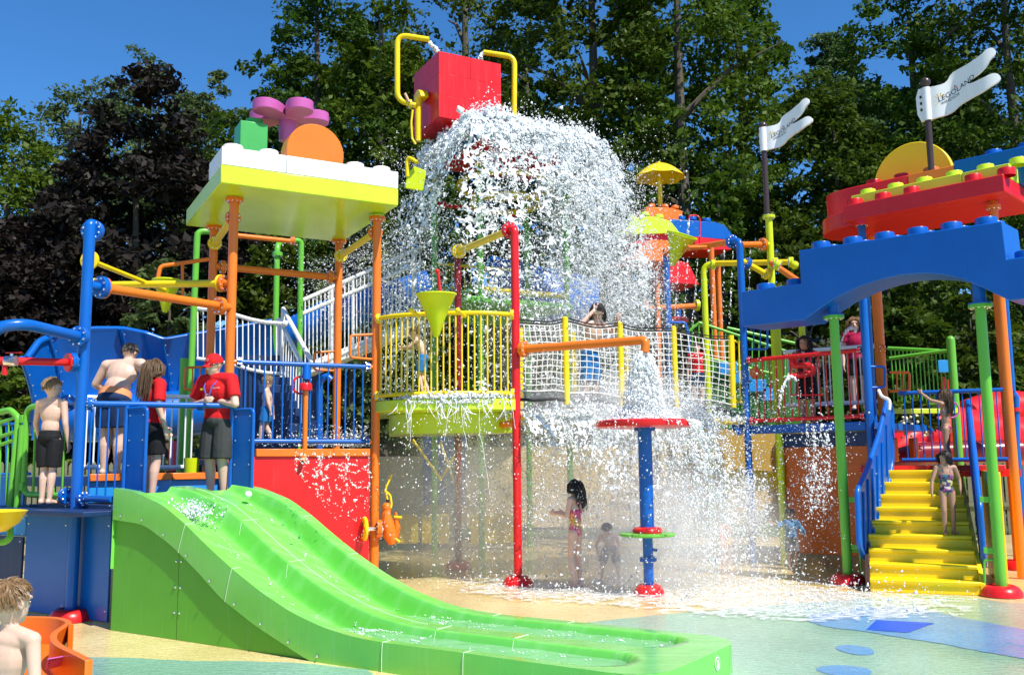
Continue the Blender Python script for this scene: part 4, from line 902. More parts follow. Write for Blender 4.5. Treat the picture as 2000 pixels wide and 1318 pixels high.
for x in (1482, 1541): stud(arch, AP(x, 570 - 17 * (x - 1447) / 117) + gn * .2, .125, .10, BLUE)
stud(arch, AP(1995, 502) + gn * .2, .125, .10, BLUE)
for p, yt in ((GR1, 620), (GR2, 598)):
    z = ZAT(yt, p.x, p.y); bar('post', XY(p, .02), XY(p, z), .0625, GREEN, arch, 22); flange(arch, XY(p, z), UZ, .135, GREEN, 10, .022); flange(arch, XY(p, z + .03), UZ, .135, BLUE, 0, .012)
    bar('stub', XY(p, z), XY(p, z + .45), .075, BLUE, arch, 20); donut(arch, p, .23, RED)
# rear support posts
for x, Y, c in ((1717, 15.6, ORANGE), (1684, 14.6, BLUE)):
    pass
# ------------------------------------------------------------------ red, lime and blue brick roof behind the arch
RQ = XY(GR1, 0) + gn * 1.5
def RPx(px, py, b=0.): return PL(px, py, RQ + gn * b, ga)
rr = thing('brick_roof', 'red brick roof with lime studs and yellow half disc, right side', 'roof', RPx(1800, 600))
e0, e1 = RPx(1648, 424), RPx(1962, 372); ztop = (RPx(1648, 396).z + RPx(1962, 346).z) / 2; zbot = (e0.z + RPx(1962, 384).z) / 2
L_ = (e1 - e0).dot(ga); rdp = 1.5
zli = RPx(1660, 383, .30).z; zrr = RPx(1690, 363, .80).z
o_ = XY(e0, zbot); MB().prism([(0, 0), (L_, 0), (L_, .30), (0, .30)], o_, ga, gn, UZ, ztop - zbot).build('roof_slab', RED, rr, .012)
vb, vd = .302, rdp - .302; arcp = [(-.72 * math.sin(a), vb + vd / 2 - vd / 2 * math.cos(a)) for a in np.linspace(0, math.pi, 22)]
MB().prism(arcp + [(L_, rdp), (L_, vb)], o_, ga, gn, UZ, ztop - zbot - .004).build('roof_slab', RED, rr, .012)
def rbox(u0, u1, v0, v1, z0, z1, mat, name='brick'):
    c = o_ + ga * (u0 + u1) / 2 + gn * (v0 + v1) / 2; return MB().box(XY(c, (z0 + z1) / 2), (u1 - u0, v1 - v0, z1 - z0), ga, gn).build(name, mat, rr, .01)
for k in range(6):
    if k not in (3,): stud(rr, XY(o_ + ga * (.12 + .43 * k) + gn * .16, ztop), .115, .11, RED)
rbox(0, L_ * .72, .304, .70, ztop + .003, zli, LIME); rbox(L_ * .72 + .004, L_, .304, .70, ztop + .003, zli, LIME)
for k in range(6): stud(rr, XY(o_ + ga * (.18 + .43 * k) + gn * .52, zli), .115, .10, LIME)
vb2, vd2 = .71, .55; arc2 = [(-.66 * math.sin(a) - .05, vb2 + vd2 / 2 - vd2 / 2 * math.cos(a)) for a in np.linspace(0, math.pi, 18)]
MB().prism(arc2 + [(L_ * .32, vb2 + vd2), (L_ * .32, vb2)], XY(o_, zbot + .01), ga, gn, UZ, zrr - zbot - .01).build('brick', RED, rr, .012)
rbox(L_ * .32 + .004, L_ * .62, .71, 1.2, ztop + .003, zrr, ORANGE); rbox(L_ * .62 + .004, L_ * 1.05, .71, 1.2, ztop + .003, zrr + .06, BLUE)
for k, m in enumerate((RED, RED, ORANGE, ORANGE, BLUE, BLUE)): stud(rr, XY(o_ + ga * (.10 + .45 * k) + gn * .95, zrr + (.06 if k > 3 else 0)), .115, .10, m)
hc = RPx(1782, 352, 1.35); hR = .62
MB().prism([(hR * math.cos(a), hR * math.sin(a)) for a in np.linspace(-.5, math.pi + .5, 44)], hc, ga, UZ, gn, .12).build('half_disc', YELLOW, rr, .012)
bq = XY(e1, 0) + gn * 1.2; bh = PL(1985, 330, bq, ga)
MB().prism([(.75 * math.cos(a), .30 * math.sin(a)) for a in np.linspace(0, math.pi, 24)] + [(-.75, -.14), (.75, -.14)], XY(bh, PL(1985, 362, bq, ga).z), ga, UZ, gn, .5).build('brick', DBLUE if False else BLUE, rr, .01)
for px, py, m in ((1683, 438, BLUE), (1940, 405, ORANGE)):
    p = RPx(px, py, .45); bar('roof_post', XY(p, .02), XY(p, zbot), .060, m, rr, 20); flange(rr, XY(p, RPx(px, py, .45).z), UZ, .10, m, 8, .025)
p = RPx(1712, 620, 1.25); bar('roof_post', XY(p, .02), XY(p, zbot), .060, ORANGE, rr, 20)
# ------------------------------------------------------------------ flags
FLAG = paint('flag_white', (.78, .79, .80), rough=.25, var=.03)
PRINT = plain('print_black', (.02, .02, .025), .5, 0, 0, 5, 0); PRINTY = plain('print_yellow', (.75, .50, .08), .5, 0, 0, 5, 0); PRINTR = plain('print_red', (.5, .03, .04), .5, 0, 0, 5, 0)
def text_mesh(body, size):
    cu = bpy.data.curves.new('lettering', 'FONT'); cu.body = body; cu.size = size; cu.resolution_u = 3
    ob = bpy.data.objects.new('lettering', cu); COL.objects.link(ob); bpy.context.view_layer.update()
    me = bpy.data.meshes.new_from_object(ob.evaluated_get(bpy.context.evaluated_depsgraph_get())); bpy.data.objects.remove(ob)
    vs = np.array([tuple(v.co) for v in me.vertices]); fs = [tuple(p.vertices) for p in me.polygons]; bpy.data.meshes.remove(me); return vs, fs
flag_px = [(1788, 177), (1812, 172), (1832, 168), (1848, 160), (1856, 142), (1870, 134), (1893, 125), (1917, 112), (1928, 101), (1939, 96), (1946, 100), (1945, 110), (1936, 120), (1928, 135), (1915, 147), (1897, 157), (1883, 164), (1900, 164), (1924, 155), (1939, 147), (1949, 146), (1956, 152), (1953, 162), (1940, 171), (1920, 184), (1897, 193), (1874, 203), (1861, 216), (1845, 226), (1820, 234), (1794, 241)]
def flag(label, pole_px, y0, y1, Y, mp, m_low=None):
    base = W(pole_px, y0, Y); t = thing('flag', label, 'flag', base)
    top = XY(base, ZAT(y1, base.x, base.y)); bar('flagpole', base, top, .047, BROWN, t, 18); MB().ball(top + UZ * .03, .075, 18, 12).build('pole_ball', BROWN, t)
    a = V(.80, -.60).normalized(); n = V(-a.y, a.x); q = XY(base, 0)
    P = [PL(*mp(x, y), q, a) for x, y in flag_px]; o0 = PL(*mp(1805, 205), q, a); o0 = XY(base, o0.z)
    poly = [((p - o0).dot(a), p.z - o0.z) for p in P]; umax = max(u for u, _ in poly)
    wav = lambda u: .065 * math.sin(max(0, u / umax - .12) * 6.6) * min(1, max(0, u / umax) * 3)
    from mathutils.geometry import tessellate_polygon
    sm = smoothpoly([V(u, z) for u, z in poly], 1); bm = bmesh.new(); vs = [bm.verts.new((w.x, 0, w.y)) for w in sm]
    for tri in tessellate_polygon([[(w.x, w.y, 0) for w in sm]]): bm.faces.new([vs[k] for k in tri])
    for c in np.linspace(min(u for u, _ in poly), umax, 26)[1:-1]: bmesh.ops.bisect_plane(bm, geom=bm.verts[:] + bm.edges[:] + bm.faces[:], plane_co=(c, 0, 0), plane_no=(1, 0, 0))
    g = bmesh.ops.extrude_face_region(bm, geom=bm.faces[:]); 
    ext = [e for e in g['geom'] if isinstance(e, bmesh.types.BMVert)]
    for v in bm.verts: v.co.y = -.022
    for v in ext: v.co.y = .022
    mb = MB(); bm.verts.index_update()
    for v in bm.verts: p = o0 + a * v.co.x + UZ * v.co.z + n * (v.co.y + wav(v.co.x)); mb.v.append(tuple(p))
    mb.f = [tuple(v.index for v in f.verts) for f in bm.faces]; bm.free()
    fo = mb.build('flag_cloth', FLAG, t, ang=50)
    mb = MB(); mb.tube([o0 + UZ * (poly[0][1] * .99), o0 + UZ * (poly[-1][1] * .97)], .068, 18); mb.build('sleeve', FLAG, t)
    sq = MB()
    for k in range(3): sq.box(o0 - a * .075 + UZ * (.13 - .11 * k) * (Y / 15) - n * .026, (.03, .012, .04), a)
    sq.build('clip_row', PRINT, fo, kind='stuff')
    # lettering, laid on the waving cloth
    def lay(vs2, fs, mat, u0, z0, ang, name):
        mb = MB(); ca_, sa = math.cos(ang), math.sin(ang)
        for x, y, _ in vs2:
            u = u0 + x * ca_ - y * sa * .35; z = z0 + x * sa + y; p = o0 + a * u + UZ * z + n * (wav(u) - .026); mb.v.append(tuple(p))
        mb.f = fs; mb.build(name, mat, fo)
    s = umax / 1.28
    v_, f_ = text_mesh('LEGOLAND', .135 * s); lay(v_, f_, PRINT, .21 * s, -.02 * s, .42, 'lettering')
    v_, f_ = text_mesh('WINDSOR', .075 * s); lay(v_, f_, PRINT, .25 * s, -.085 * s, .42, 'lettering')
    v_, f_ = text_mesh('A', .11 * s); lay(v_, f_, PRINTR, .47 * s, .175 * s, .42, 'lettering')
    rays = MB()
    for k in range(7):
        an = .9 + k * .52; c0, c1 = .06 * s, .13 * s; cu, cz = .24 * s, .03 * s
        pts = [(cu + c0 * math.cos(an), cz + c0 * math.sin(an)), (cu + c1 * math.cos(an), cz + c1 * math.sin(an))]; w_ = .006
        q4 = [(pts[0][0] - w_, pts[0][1]), (pts[0][0] + w_, pts[0][1]), (pts[1][0] + w_, pts[1][1]), (pts[1][0] - w_, pts[1][1])]
        rays.add([o0 + a * u + UZ * z + n * (wav(u) - .025) for u, z in q4], [(0, 1, 2, 3)])
    rays.build('sun_rays', PRINTY, fo, kind='stuff')
    return t
YP1 = W(1505, 500, 15.6)
flag('white swallow-tailed flag at far right on a brown pole', 1822, 372, 165, 13.9, lambda x, y: (x, y))
flag('smaller white swallow-tailed flag on the yellow-green post', 1498, 420, 250, 15.6, lambda x, y: (1483 + (x - 1790) * .64, 252 + (y - 177) * .72))
# ------------------------------------------------------------------ pipe frames at the right
yf = thing('spray_rig', 'yellow-green pipe post carrying the left flag', 'pipe rig', XY(YP1, 0))
bar('post', XY(YP1, .02), XY(YP1, ZAT(424, YP1.x, YP1.y)), .058, YLIME, yf, 20); flange(yf, XY(YP1, ZAT(424, YP1.x, YP1.y)), UZ, .105, YLIME, 8, .025)
B1 = G(1471, 1100); B1 = XY(B1, 0); B0 = XY(W(1303, 560, 17.6), 0)
fz = ZAT(470, B1.x, B1.y); fz0 = ZAT(492, B0.x, B0.y); fd = (XY(B0, fz0) - XY(B1, fz)).normalized()
bf = thing('spray_rig', 'blue pipe frame with an orange crossbar right of the waterfall', 'pipe rig', B1)
MB().tube(arc_path([XY(B1, .02), XY(B1, fz), XY(B1, fz) + fd * .22], .17, 10), .058, 20).build('front_post', BLUE, bf, ang=60)
bar('rear_post', XY(B0, .02), XY(B0, fz0 + .03), .058, BLUE, bf, 20); flange(bf, XY(B1, fz) + fd * .22, fd, .115, BLUE, 10, .03)
bar('crossbar', XY(B1, fz) + fd * .25, XY(B0, fz0) - fd * .06, .052, ORANGE, bf, 18); flange(bf, XY(B0, fz0) - fd * .08, fd, .1, ORANGE, 8)
cp = W(1335, 458, 16.6); c3 = cone('yellow-green tipping cone leaning on the blue pipe frame', W(1332, 458, 16.3), .27, .58, V(.28, -.35, .9))
bar('arm', W(1345, 483, 16.0), W(1388, 482, 16.2), .03, ORANGE, c3); bar('arm', W(1345, 480, 16.0), W(1330, 495, 16.4), .02, ORANGE, c3)
op = thing('cross_pipe', 'orange pipe from the blue elbow to the yellow-green post', 'pipe', W(1465, 477, 14.9))
a, b = W(1448, 478, 15.3), XY(YP1, ZAT(477, YP1.x, YP1.y)); d = (b - a).normalized()
bar('pipe', a, b - d * .2, .05, ORANGE, op, 18); flange(op, b - d * .17, d, .105, ORANGE, 8, .03); bar('stub', b - d * .15, b, .04, YLIME, op)
yp = thing('cross_pipe', 'long yellow pipe with a bent yellow-green leg behind blue frame', 'pipe', W(1378, 640, 16.6))
ye = XY(W(1377, 600, 16.8), 0); yz = ZAT(517, ye.x, ye.y); y2 = W(1410, 517, 16.7)
MB().tube(arc_path([XY(ye, .02), XY(ye, yz), XY(y2, yz)], .2, 10), .055, 18).build('leg', YLIME, yp, ang=60)
bar('pipe', XY(y2, yz) - V(.1, 0, 0), W(1548, 512, 15.6), .05, YELLOW, yp, 18); flange(yp, W(1393, 517, 16.75), V(1, -.1, 0), .09, YLIME, 8)
for x, y in ((1515, 513), (1545, 512)): flange(yp, W(x, y, 15.4), V(1, -.3, 0), .085, YLIME, 8)
MB().ball(W(1552, 518, 15.3), .07, 12, 8).build('end_cap', YLIME, yp)
yd = thing('cross_pipe', 'yellow diagonal brace between blue frame and yellow-green post', 'pipe', W(1480, 530, 15)); a, b = XY(B1, ZAT(508, B1.x, B1.y)), XY(YP1, ZAT(541, YP1.x, YP1.y)); d = (b - a).normalized()
bar('pipe', a, b, .048, YELLOW, yd, 16); flange(yd, a + d * .14, d, .1, BLUE, 8); flange(yd, b - d * .12, d, .09, YELLOW, 8)
oy = thing('cross_pipe', 'orange brace going right behind the blue arch', 'pipe', W(1540, 530, 15)); bar('pipe', XY(YP1, ZAT(513, YP1.x, YP1.y)), W(1575, 560, 14.3), .05, ORANGE, oy, 16); flange(oy, W(1519, 518, 14.75), V(1, -.3, -.5), .085, YLIME, 8)
# ------------------------------------------------------------------ umbrella pavilion
UQ = W(1290, 450, 20.5); ua = V(.95, .31).normalized()
um = thing('pavilion', 'colourful brick pavilion roof topped by a yellow umbrella', 'pavilion', XY(UQ, 0))
def up(px, py, b=0): return PL(px, py, XY(UQ, 0) + V(-ua.y, ua.x) * b, ua)
ub = V(-ua.y, ua.x)
uc = up(1288, 345, .6); uR = .60
MB().grid(lambda u, v: (lambda a, r: uc + V(math.cos(a), math.sin(a)) * uR * r * (1 - .055 * (1 - abs(math.cos(4 * a))) * r) + UZ * (.40 * math.cos(r * 1.38) - .09 - .035 * abs(math.cos(4 * a)) * r ** 4))(2 * math.pi * u, v), 65, 12).build('umbrella_canopy', YELLOW, um, ang=35)
bar('umbrella_pole', XY(uc, up(1290, 405, .6).z), uc + UZ * .28, .055, YELLOW, um, 14); MB().ball(uc + UZ * .33, .035, 8, 6).build('finial', YELLOW, um)
def upr(name, mat, pts, th, b=0., bev=.01): return pxprism(um, name, mat, pts, XY(UQ, 0), ua, th, bev, b)
ob = upr('brick', ORANGE, [(1262, 432), (1333, 436), (1333, 412), (1312, 406), (1262, 404)], .6, .3)
for x, y in ((1272, 405), (1298, 406), (1318, 408)): stud(ob, up(x, y, .5), .09, .07, ORANGE)
lb = upr('slope_brick', LIME, [(1216, 458), (1328, 455), (1310, 432), (1284, 424), (1252, 422), (1232, 432)], .7, -.1)
for x, y in ((1235, 430), (1259, 422), (1287, 427)): stud(lb, up(x, y, .1), .10, .08, LIME)
bb = upr('slope_brick', BLUE, [(1304, 458), (1440, 470), (1415, 440), (1398, 434), (1310, 428)], .8, .15)
for x, y in ((1330, 430), (1380, 434), (1352, 431)): stud(bb, up(x, y, .35), .10, .08, BLUE)
upr('brick', RED, [(1236, 474), (1300, 488), (1428, 488), (1432, 470), (1320, 458), (1270, 452)], .9, .0)
upr('roof_hip', ORANGE, [(1224, 506), (1312, 512), (1312, 470), (1272, 468)], .9, -.15); upr('roof_hip', RED, [(1304, 552), (1366, 556), (1345, 514), (1312, 505)], .9, .1)
for x, Y in ((1283, 20.8), (1404, 21.4), (1392, 19.6)):
    p = W(x, 560, Y); bar('pavilion_post', XY(p, .02), XY(p, up(1300, 500).z), .058, ORANGE, um, 16)
rs = shower('thin red square water spout on the pavilion roof', [up(1367, 475, -.15), up(1367, 421, -.15), up(1346, 421, -.15), up(1346, 432, -.15)], .018, RED)
oe = shower('orange elbow pipe right of the waterfall below the pavilion', [W(1362, 597, 18.0), W(1264, 603, 17.4), W(1260, 588, 17.4)], .052, ORANGE); flange(oe, W(1361, 596, 18.0), V(1, .2, 0), .11, YLIME, 8)
rd = thing('water_sprinkler', 'small red disc spray head on a blue stem behind net', 'water feature', W(1325, 640, 18.2)); bar('stem', W(1325, 622, 18.2), W(1325, 600, 18.2), .05, BLUE, rd); MB().lathe(W(1325, 626, 18.2), [(.15, -.05), (.2, -.03), (.2, .03), (.12, .06)], 20).build('head', RED, rd)
handle('blue grab handle behind the net bridge', [W(1310, 630, 17.4), W(1338, 630, 17.4), W(1345, 655, 17.4), W(1345, 690, 17.4)], .03, BLUE)
# ------------------------------------------------------------------ right deck with red railing
B2 = XY(W(1692, 700, 13.9), 0); dd2 = (B2 - B1).normalized(); dn2 = V(-dd2.y, dd2.x)
def DP(px, py, b=0.): return PL(px, py, B1 + dn2 * b, dd2)
bp2 = thing('pipe_post', 'blue pipe post at the top of the yellow stairs', 'post', B2); bar('post', XY(B2, .02), XY(B2, ZAT(560, B2.x, B2.y)), .06, BLUE, bp2, 20)
zr1, zr0, zdk = DP(1580, 693).z, DP(1580, 817).z, DP(1570, 828).z
rr2 = railing('railing', 'red railing with thin bars on the right deck', B1 + dd2 * .12, B2 - dd2 * .08, zr0, zr1, RED, 15, .034, .0115)
bar('middle_rail', DP(1545, 771), DP(1608, 771), .012, RED, rr2)
for z in (zr0, zr1):
    for p, s in ((B1, 1), (B2, -1)): flange(rr2, XY(p, z) + dd2 * s * .09, dd2, .062, RED, 6, .02); bar('stub', XY(p, z), XY(p, z) + dd2 * s * .1, .03, BLUE, rr2)
MB().lathe(DP(1475, 728, .3), [(.085, -.012), (.1, -.012), (.1, .012), (.085, .012)], 20, dn2).build('sign_ring', ORANGE, rr2)
rdk = thing('play_deck', 'blue deck edge under the red railing', 'deck', DP(1570, 840))
c0, c1 = B1 + dd2 * .06, B2 - dd2 * .06
MB().box(XY(c0.lerp(c1, .5) + dn2 * .05, zdk - .06), ((c1 - c0).length, .14, .13), dd2).build('edge_beam', BLUE, rdk, .01)
MB().hexa([XY(c0 + dn2 * .13, zdk - .1), XY(c1 + dn2 * .13, zdk - .1), XY(c1 + dn2 * 2.6, zdk - .1), XY(c0 + dn2 * 2.6, zdk - .1)], [XY(c0 + dn2 * .13, zdk), XY(c1 + dn2 * .13, zdk), XY(c1 + dn2 * 2.6, zdk), XY(c0 + dn2 * 2.6, zdk)]).build('floor', BLUE, rdk)
z1w = DP(1610, 872, .12).z
w0 = DP(1534, 980, .12); w0 = XY(w0, 0); w1 = XY(c1 + dn2 * .12, 0)
MB().box(XY(w0.lerp(w1, .5), (z1w + zdk - .14) / 2), ((w1 - w0).length, .05, zdk - .14 - z1w), dd2).build('navy_board', DBLUE, rdk, .005)  # navy strip between the deck edge beam and the orange wall
ow = thing('play_wall', 'orange wall panel under the right deck', 'wall', w0); MB().box(XY(w0.lerp(w1, .5), z1w / 2 + .1), ((w1 - w0).length, .05, z1w - .2), dd2).build('wall_panel', paint('burnt_orange', (.55, .115, .012), rough=.4), ow, .006)
pp = DP(1527, 950, .05); bar('corner_post', XY(pp, .02), XY(pp, zdk - .13), .055, YLIME, ow, 16)
pp2 = W(1520, 680, 15.6); bar('corner_post', XY(pp2, zdk), XY(pp2, ZAT(560, pp2.x, pp2.y)), .055, YLIME, rdk, 16); pp2 = W(1567, 660, 16.0); bar('corner_post', XY(pp2, zdk), XY(pp2, ZAT(560, pp2.x, pp2.y)), .055, YLIME, rdk, 16)
flange(rdk, XY(B1, ZAT(830, B1.x, B1.y)) - dd2 * .12 - dn2 * .06, dd2, .16, BLUE, 10, .03)
bwall = thing('play_wall', 'ochre back wall under the net bridge', 'wall', W(1450, 1000, 17.5))
OCH = paint('ochre_panel', (.42, .27, .05), rough=.5); MB().box(W(1440, 930, 17.5) * 1.0, (3.0, .06, 1.7), V(1, .05).normalized()).build('wall_panel', OCH, bwall)
yb_ = thing('play_box', 'yellow sloping box under the right deck', 'play box', W(1475, 960, 15.9)); pxprism(yb_, 'box_side', YELLOW, [(1430, 962), (1522, 954), (1522, 922), (1448, 915), (1428, 928)], W(1475, 940, 15.9), V(1, .05).normalized(), .4, .01)
for x, y0, lab in ((1497, 655, 'left'),):
    handle('blue grab handle above the red railing', [DP(1462, 640), DP(1499, 640), DP(1499, 682), DP(1462, 682)], .018, BLUE, [(DP(1472, 640), DP(1472, 682)), (DP(1485, 640), DP(1485, 682))])
def BP2(px, py): return PL(px, py, B2, V(1, .1).normalized())
handle('blue grab handle right of the blue stair post', [BP2(1698, 716), BP2(1728, 716), BP2(1728, 756), BP2(1700, 757)], .02, BLUE)
wr = railing('railing', 'white railing at the rear of the right deck', XY(W(1530, 690, 16.2), 0), XY(W(1712, 690, 15.4), 0), ZAT(788, *W(1600, 690, 15.8).xy), ZAT(682, *W(1600, 690, 15.8).xy), WHITE, 15, .036, .011)
OP2 = XY(W(1722, 700, 15.0), 0); opp = thing('pipe_post', 'dark orange pipe post behind the arch', 'post', OP2); bar('post', XY(OP2, .02), XY(OP2, ZAT(540, OP2.x, OP2.y)), .062, ORANGE, opp, 18); flange(opp, XY(OP2, ZAT(682, OP2.x, OP2.y)) , V(1, 0, 0), .09, ORANGE, 6)
handle('orange grab handle right of the dark orange post', [W(1738, 727, 15), W(1776, 727, 15), W(1776, 763, 15), W(1738, 764, 15)], .022, ORANGE, [(W(1752, 727, 15), W(1752, 763, 15)), (W(1764, 727, 15), W(1764, 763, 15))])
gq0, gq1 = XY(W(1735, 690, 16), 0), XY(W(1858, 690, 15.4), 0)
gr2 = railing('railing', 'green railing with sloping rails and round post at right', gq0, gq1, ZAT(788, *gq1.xy), (ZAT(680, *gq0.xy), ZAT(686, *gq1.xy)), GREEN, 15, .032, .012); bar('end_post', XY(gq1, .02), XY(gq1, ZAT(664, *gq1.xy)), .07, GREEN, gr2, 18); MB().ball(XY(gq1, ZAT(664, *gq1.xy)), .07, 14, 9).build('post_cap', GREEN, gr2)
bar('slope_rail', W(1737, 700, 15.9), W(1850, 684, 15.4), .03, GREEN, gr2); MB().box(W(1842, 715, 15.35), (.16, .02, .2)).build('sign_plate', LBLUE, gr2, .004)
lk = thing('kerb', 'lime kerb board below the green railing', 'kerb', W(1780, 803, 15.2)); MB().box(W(1780, 803, 15.3), (1.5, .08, .08)).build('kerb_board', LIME, lk, .008)
gs = thing('stair_rail', 'green sloping stair rails behind the right deck', 'railing', W(1500, 680, 19))
for (x0, y0), (x1, y1) in (((1345, 648), (1365, 630)), ((1365, 630), (1560, 694)), ((1420, 640), (1560, 672)), ((1345, 690), (1550, 740))): bar('rail', W(x0, y0, 19), W(x1, y1, 19), .03, GREEN, gs)
for k in range(16): x = 1352 + k * 13; bar('baluster', W(x, 632 + max(0, x - 1365) * .33, 19), W(x, 735, 19), .012, GREEN, gs, 8)
st = thing('flume', 'light blue stepped flume behind the net bridge end', 'slide', W(1470, 740, 18.5))
for k in range(4): MB().box(W(1420 + 28 * k, 720 + 17 * k, 18.5), (.34, .3, .24)).build('flume_step', LBLUE, st, .01)
MB().box(W(1480, 770, 19.5), (2.0, .1, 1.4)).build('flume_side', paint('flume_green', (.03, .14, .02)), st)
# ------------------------------------------------------------------ yellow stairs
SB0, SB1 = G(1700, 1156), G(1917, 1164); sa = (SB1 - SB0); sw = sa.length; sa.normalize(); sn_ = V(-sa.y, sa.x)
stz = ZAT(918, *(SB0 + sn_ * 2.2).xy); NSTEP = 9; rise = stz / NSTEP; run = 2.25 / NSTEP
ys_ = thing('staircase', 'yellow moulded stairs leading up beside the arch', 'stairs', SB0)
for k in range(NSTEP):
    z1 = rise * (k + 1); z0 = max(.006, z1 - rise * 1.15); v0 = run * k
    prof_ = [(v0 + .012, z0), (v0 + .012, z1 - .055), (v0 - .012, z1 - .045), (v0 - .014, z1 - .008), (v0 - .004, z1), (v0 + run + .02, z1), (v0 + run + .02, z0)]
    for u0, u1 in ((0, sw * .5), (sw * .5 + .0, sw)):
        of = .0 if u0 == 0 else .0
    o1 = SB0 + sa * .0; MB().prism([(p[0], p[1]) for p in prof_], XY(o1, 0), sn_, UZ, sa, sw).build('step', YELLOW, ys_, .006)
for u, th in ((-.05, .05), (sw + .0, .05)):
    pr = [(0, .006), (0, rise * .9), (2.25, stz - .05), (2.3, stz - .05), (2.3, .006)]
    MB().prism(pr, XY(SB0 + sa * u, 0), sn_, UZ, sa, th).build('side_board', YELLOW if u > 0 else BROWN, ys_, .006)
MB().box(XY(SB0 + sa * (sw * .5 + .25) + sn_ * 2.32, stz + .02), (sw + .7, .1, .085), sa).build('top_kerb', RED, ys_, .01)
MB().hexa([XY(SB0 + sa * -.1 + sn_ * 2.37, stz - .1), XY(SB1 + sa * .8 + sn_ * 2.37, stz - .1), XY(SB1 + sa * .8 + sn_ * 4.2, stz - .1), XY(SB0 - sa * .1 + sn_ * 4.2, stz - .1)], [XY(SB0 + sa * -.1 + sn_ * 2.37, stz), XY(SB1 + sa * .8 + sn_ * 2.37, stz), XY(SB1 + sa * .8 + sn_ * 4.2, stz), XY(SB0 - sa * .1 + sn_ * 4.2, stz)]).build('landing', RED, ys_)
MB().box(XY(SB1 + sa * .32 + sn_ * 1.4, stz * .5), (.05, 1.9, stz * .98), sa, sn_).build('side_wall', YELLOW, ys_, .008)
# stair side panels
def side_panel(label, q, d, outline, inner):
    d = Vector((d[0], d[1], 0)).normalized(); n = V(d.y, -d.x); t = thing('stair_handrail', label, 'handrail', q)
    P = [PL(x, y, q, d) if x > 9 else XY(q + d * x, y) for x, y in outline]; m = (P[-1] + P[0]) / 2; Pm = arc_path([m] + P + [m], .09, 5)[:-1]
    MB().tube(Pm, .036, 12, closed=True).build('rail_frame', BLUE, t, ang=60)
    o0 = XY(P[0], 0); poly = [((p - o0).dot(d), p.z) for p in Pm]
    MB().prism(poly, o0 - n * .008, d, UZ, n, .016).build('infill_panel', BLUE, t)
    for a, b in inner: bar('rib', PL(*a, q + n * .02, d), PL(*b, q + n * .02, d), .014, BLUE, t, 8)
    return t
pA, pB = W(1678, 1000, 12.35), W(1740, 850, 13.9)
side_panel('blue ribbed side panel left of the yellow stairs', pA, pB - pA, [(1733, 778), (1742, 800), (1742, 905), (1714, 1074), (1688, 1090), (1678, 1066), (1674, 958), (1692, 920), (1716, 850)], [((1687, 960), (1690, 1076)), ((1696, 935), (1699, 1074)), ((1705, 915), (1708, 1066)), ((1714, 890), (1716, 1045)), ((1723, 865), (1725, 990)), ((1732, 830), (1734, 930))])
pA = XY(W(1921, 1085, 11.75), 0)
side_panel('blue ribbed side panel right of the yellow stairs', pA, V(.41, .91), [(0, .42), (0, 1.02), (.45, 1.42), (1.5, 2.2), (2.2, 2.45), (2.2, 1.7), (.28, .28)], [])
wt = thing('pipe_bracket', 'white bracket at the top of the left stair panel', 'bracket', W(1718, 780, 13.7)); pipe('tube', [W(1716, 762, 13.7), W(1722, 775, 13.6), W(1738, 780, 13.5), W(1737, 800, 13.5)], .024, WHITE, wt, .06)
for p, s in ((GR1, 1), (GR2, -1)):
    lt = thing('step_loop', 'thin green loop beside the foot of the %s green arch post' % ('left' if s > 0 else 'right'), 'handle', XY(p, 0)); e = sa * (.16 * s)
    pipe('loop', [XY(p, .42), XY(p + e, .42), XY(p + e * 1.1, .04)], .014, GREEN, lt, .04, 8)
    for yy in ((975, 1068) if s > 0 else (975, 1075)):
        z = ZAT(yy, p.x, p.y); MB().box(XY(p + e * .5, z), (.16, .03, .07), sa).build('bracket', GREEN, lt, .005)
# ------------------------------------------------------------------ right edge
OR = G(1990, 1112); oo = thing('pipe_post', 'orange pipe post with red base at the right edge', 'post', OR); bar('post', XY(OR, .02), XY(OR, ZAT(500, OR.x, OR.y)), .062, ORANGE, oo, 22); donut(oo, OR, .25, RED)
BR = W(1972, 700, 16); bo = thing('pipe_post', 'thin blue post behind the orange post at right edge', 'post', XY(BR, 0)); bar('post', XY(BR, .02), XY(BR, ZAT(560, BR.x, BR.y)), .055, BLUE, bo, 18)
pipe('spray_arm', [W(1985, 880, 15), W(1984, 775, 15), W(1977, 768, 15)], .055, BLUE, bo, .08); MB().lathe(W(1984, 800, 15), [(.08, -.03), (.08, .03)], 18).build('collar', RED, bo)
r0_, r1_ = XY(W(1755, 780, 14.6), 0), XY(W(1975, 775, 14.0), 0)
sr2 = railing('railing', 'blue railing on the landing above the yellow stairs', r0_, r1_, stz + .14, ZAT(768, *r0_.xy), BLUE, 13, .032, .011)
MB().tube([W(1858, 800, 14.2) + V(math.cos(a), 0, math.sin(a)) * .115 for a in np.linspace(0, 2 * math.pi, 25)[:-1]], .012, 8, closed=True).build('play_ring', PINK, sr2)
rfl = thing('flume', 'red flume tubes behind the landing at right', 'slide', W(1860, 880, 17))
MB().tube([W(1740, 890, 17.2), W(1790, 850, 17.4), W(1850, 838, 17.8), W(1930, 850, 18), W(2050, 870, 18)], [.25, .42, .45, .45, .45], 20).build('flume_tube', RED, rfl, ang=60)
MB().tube([W(1885, 812, 18.5), W(1950, 800, 19), W(2060, 812, 19)], [.3, .42, .42], 20).build('flume_tube', RED, rfl, ang=60)
MB().tube([W(1730, 905, 16.6), W(1800, 885, 16.6), W(1990, 880, 16.6)], .2, 16).build('flume_tube', DRED, rfl, ang=60)
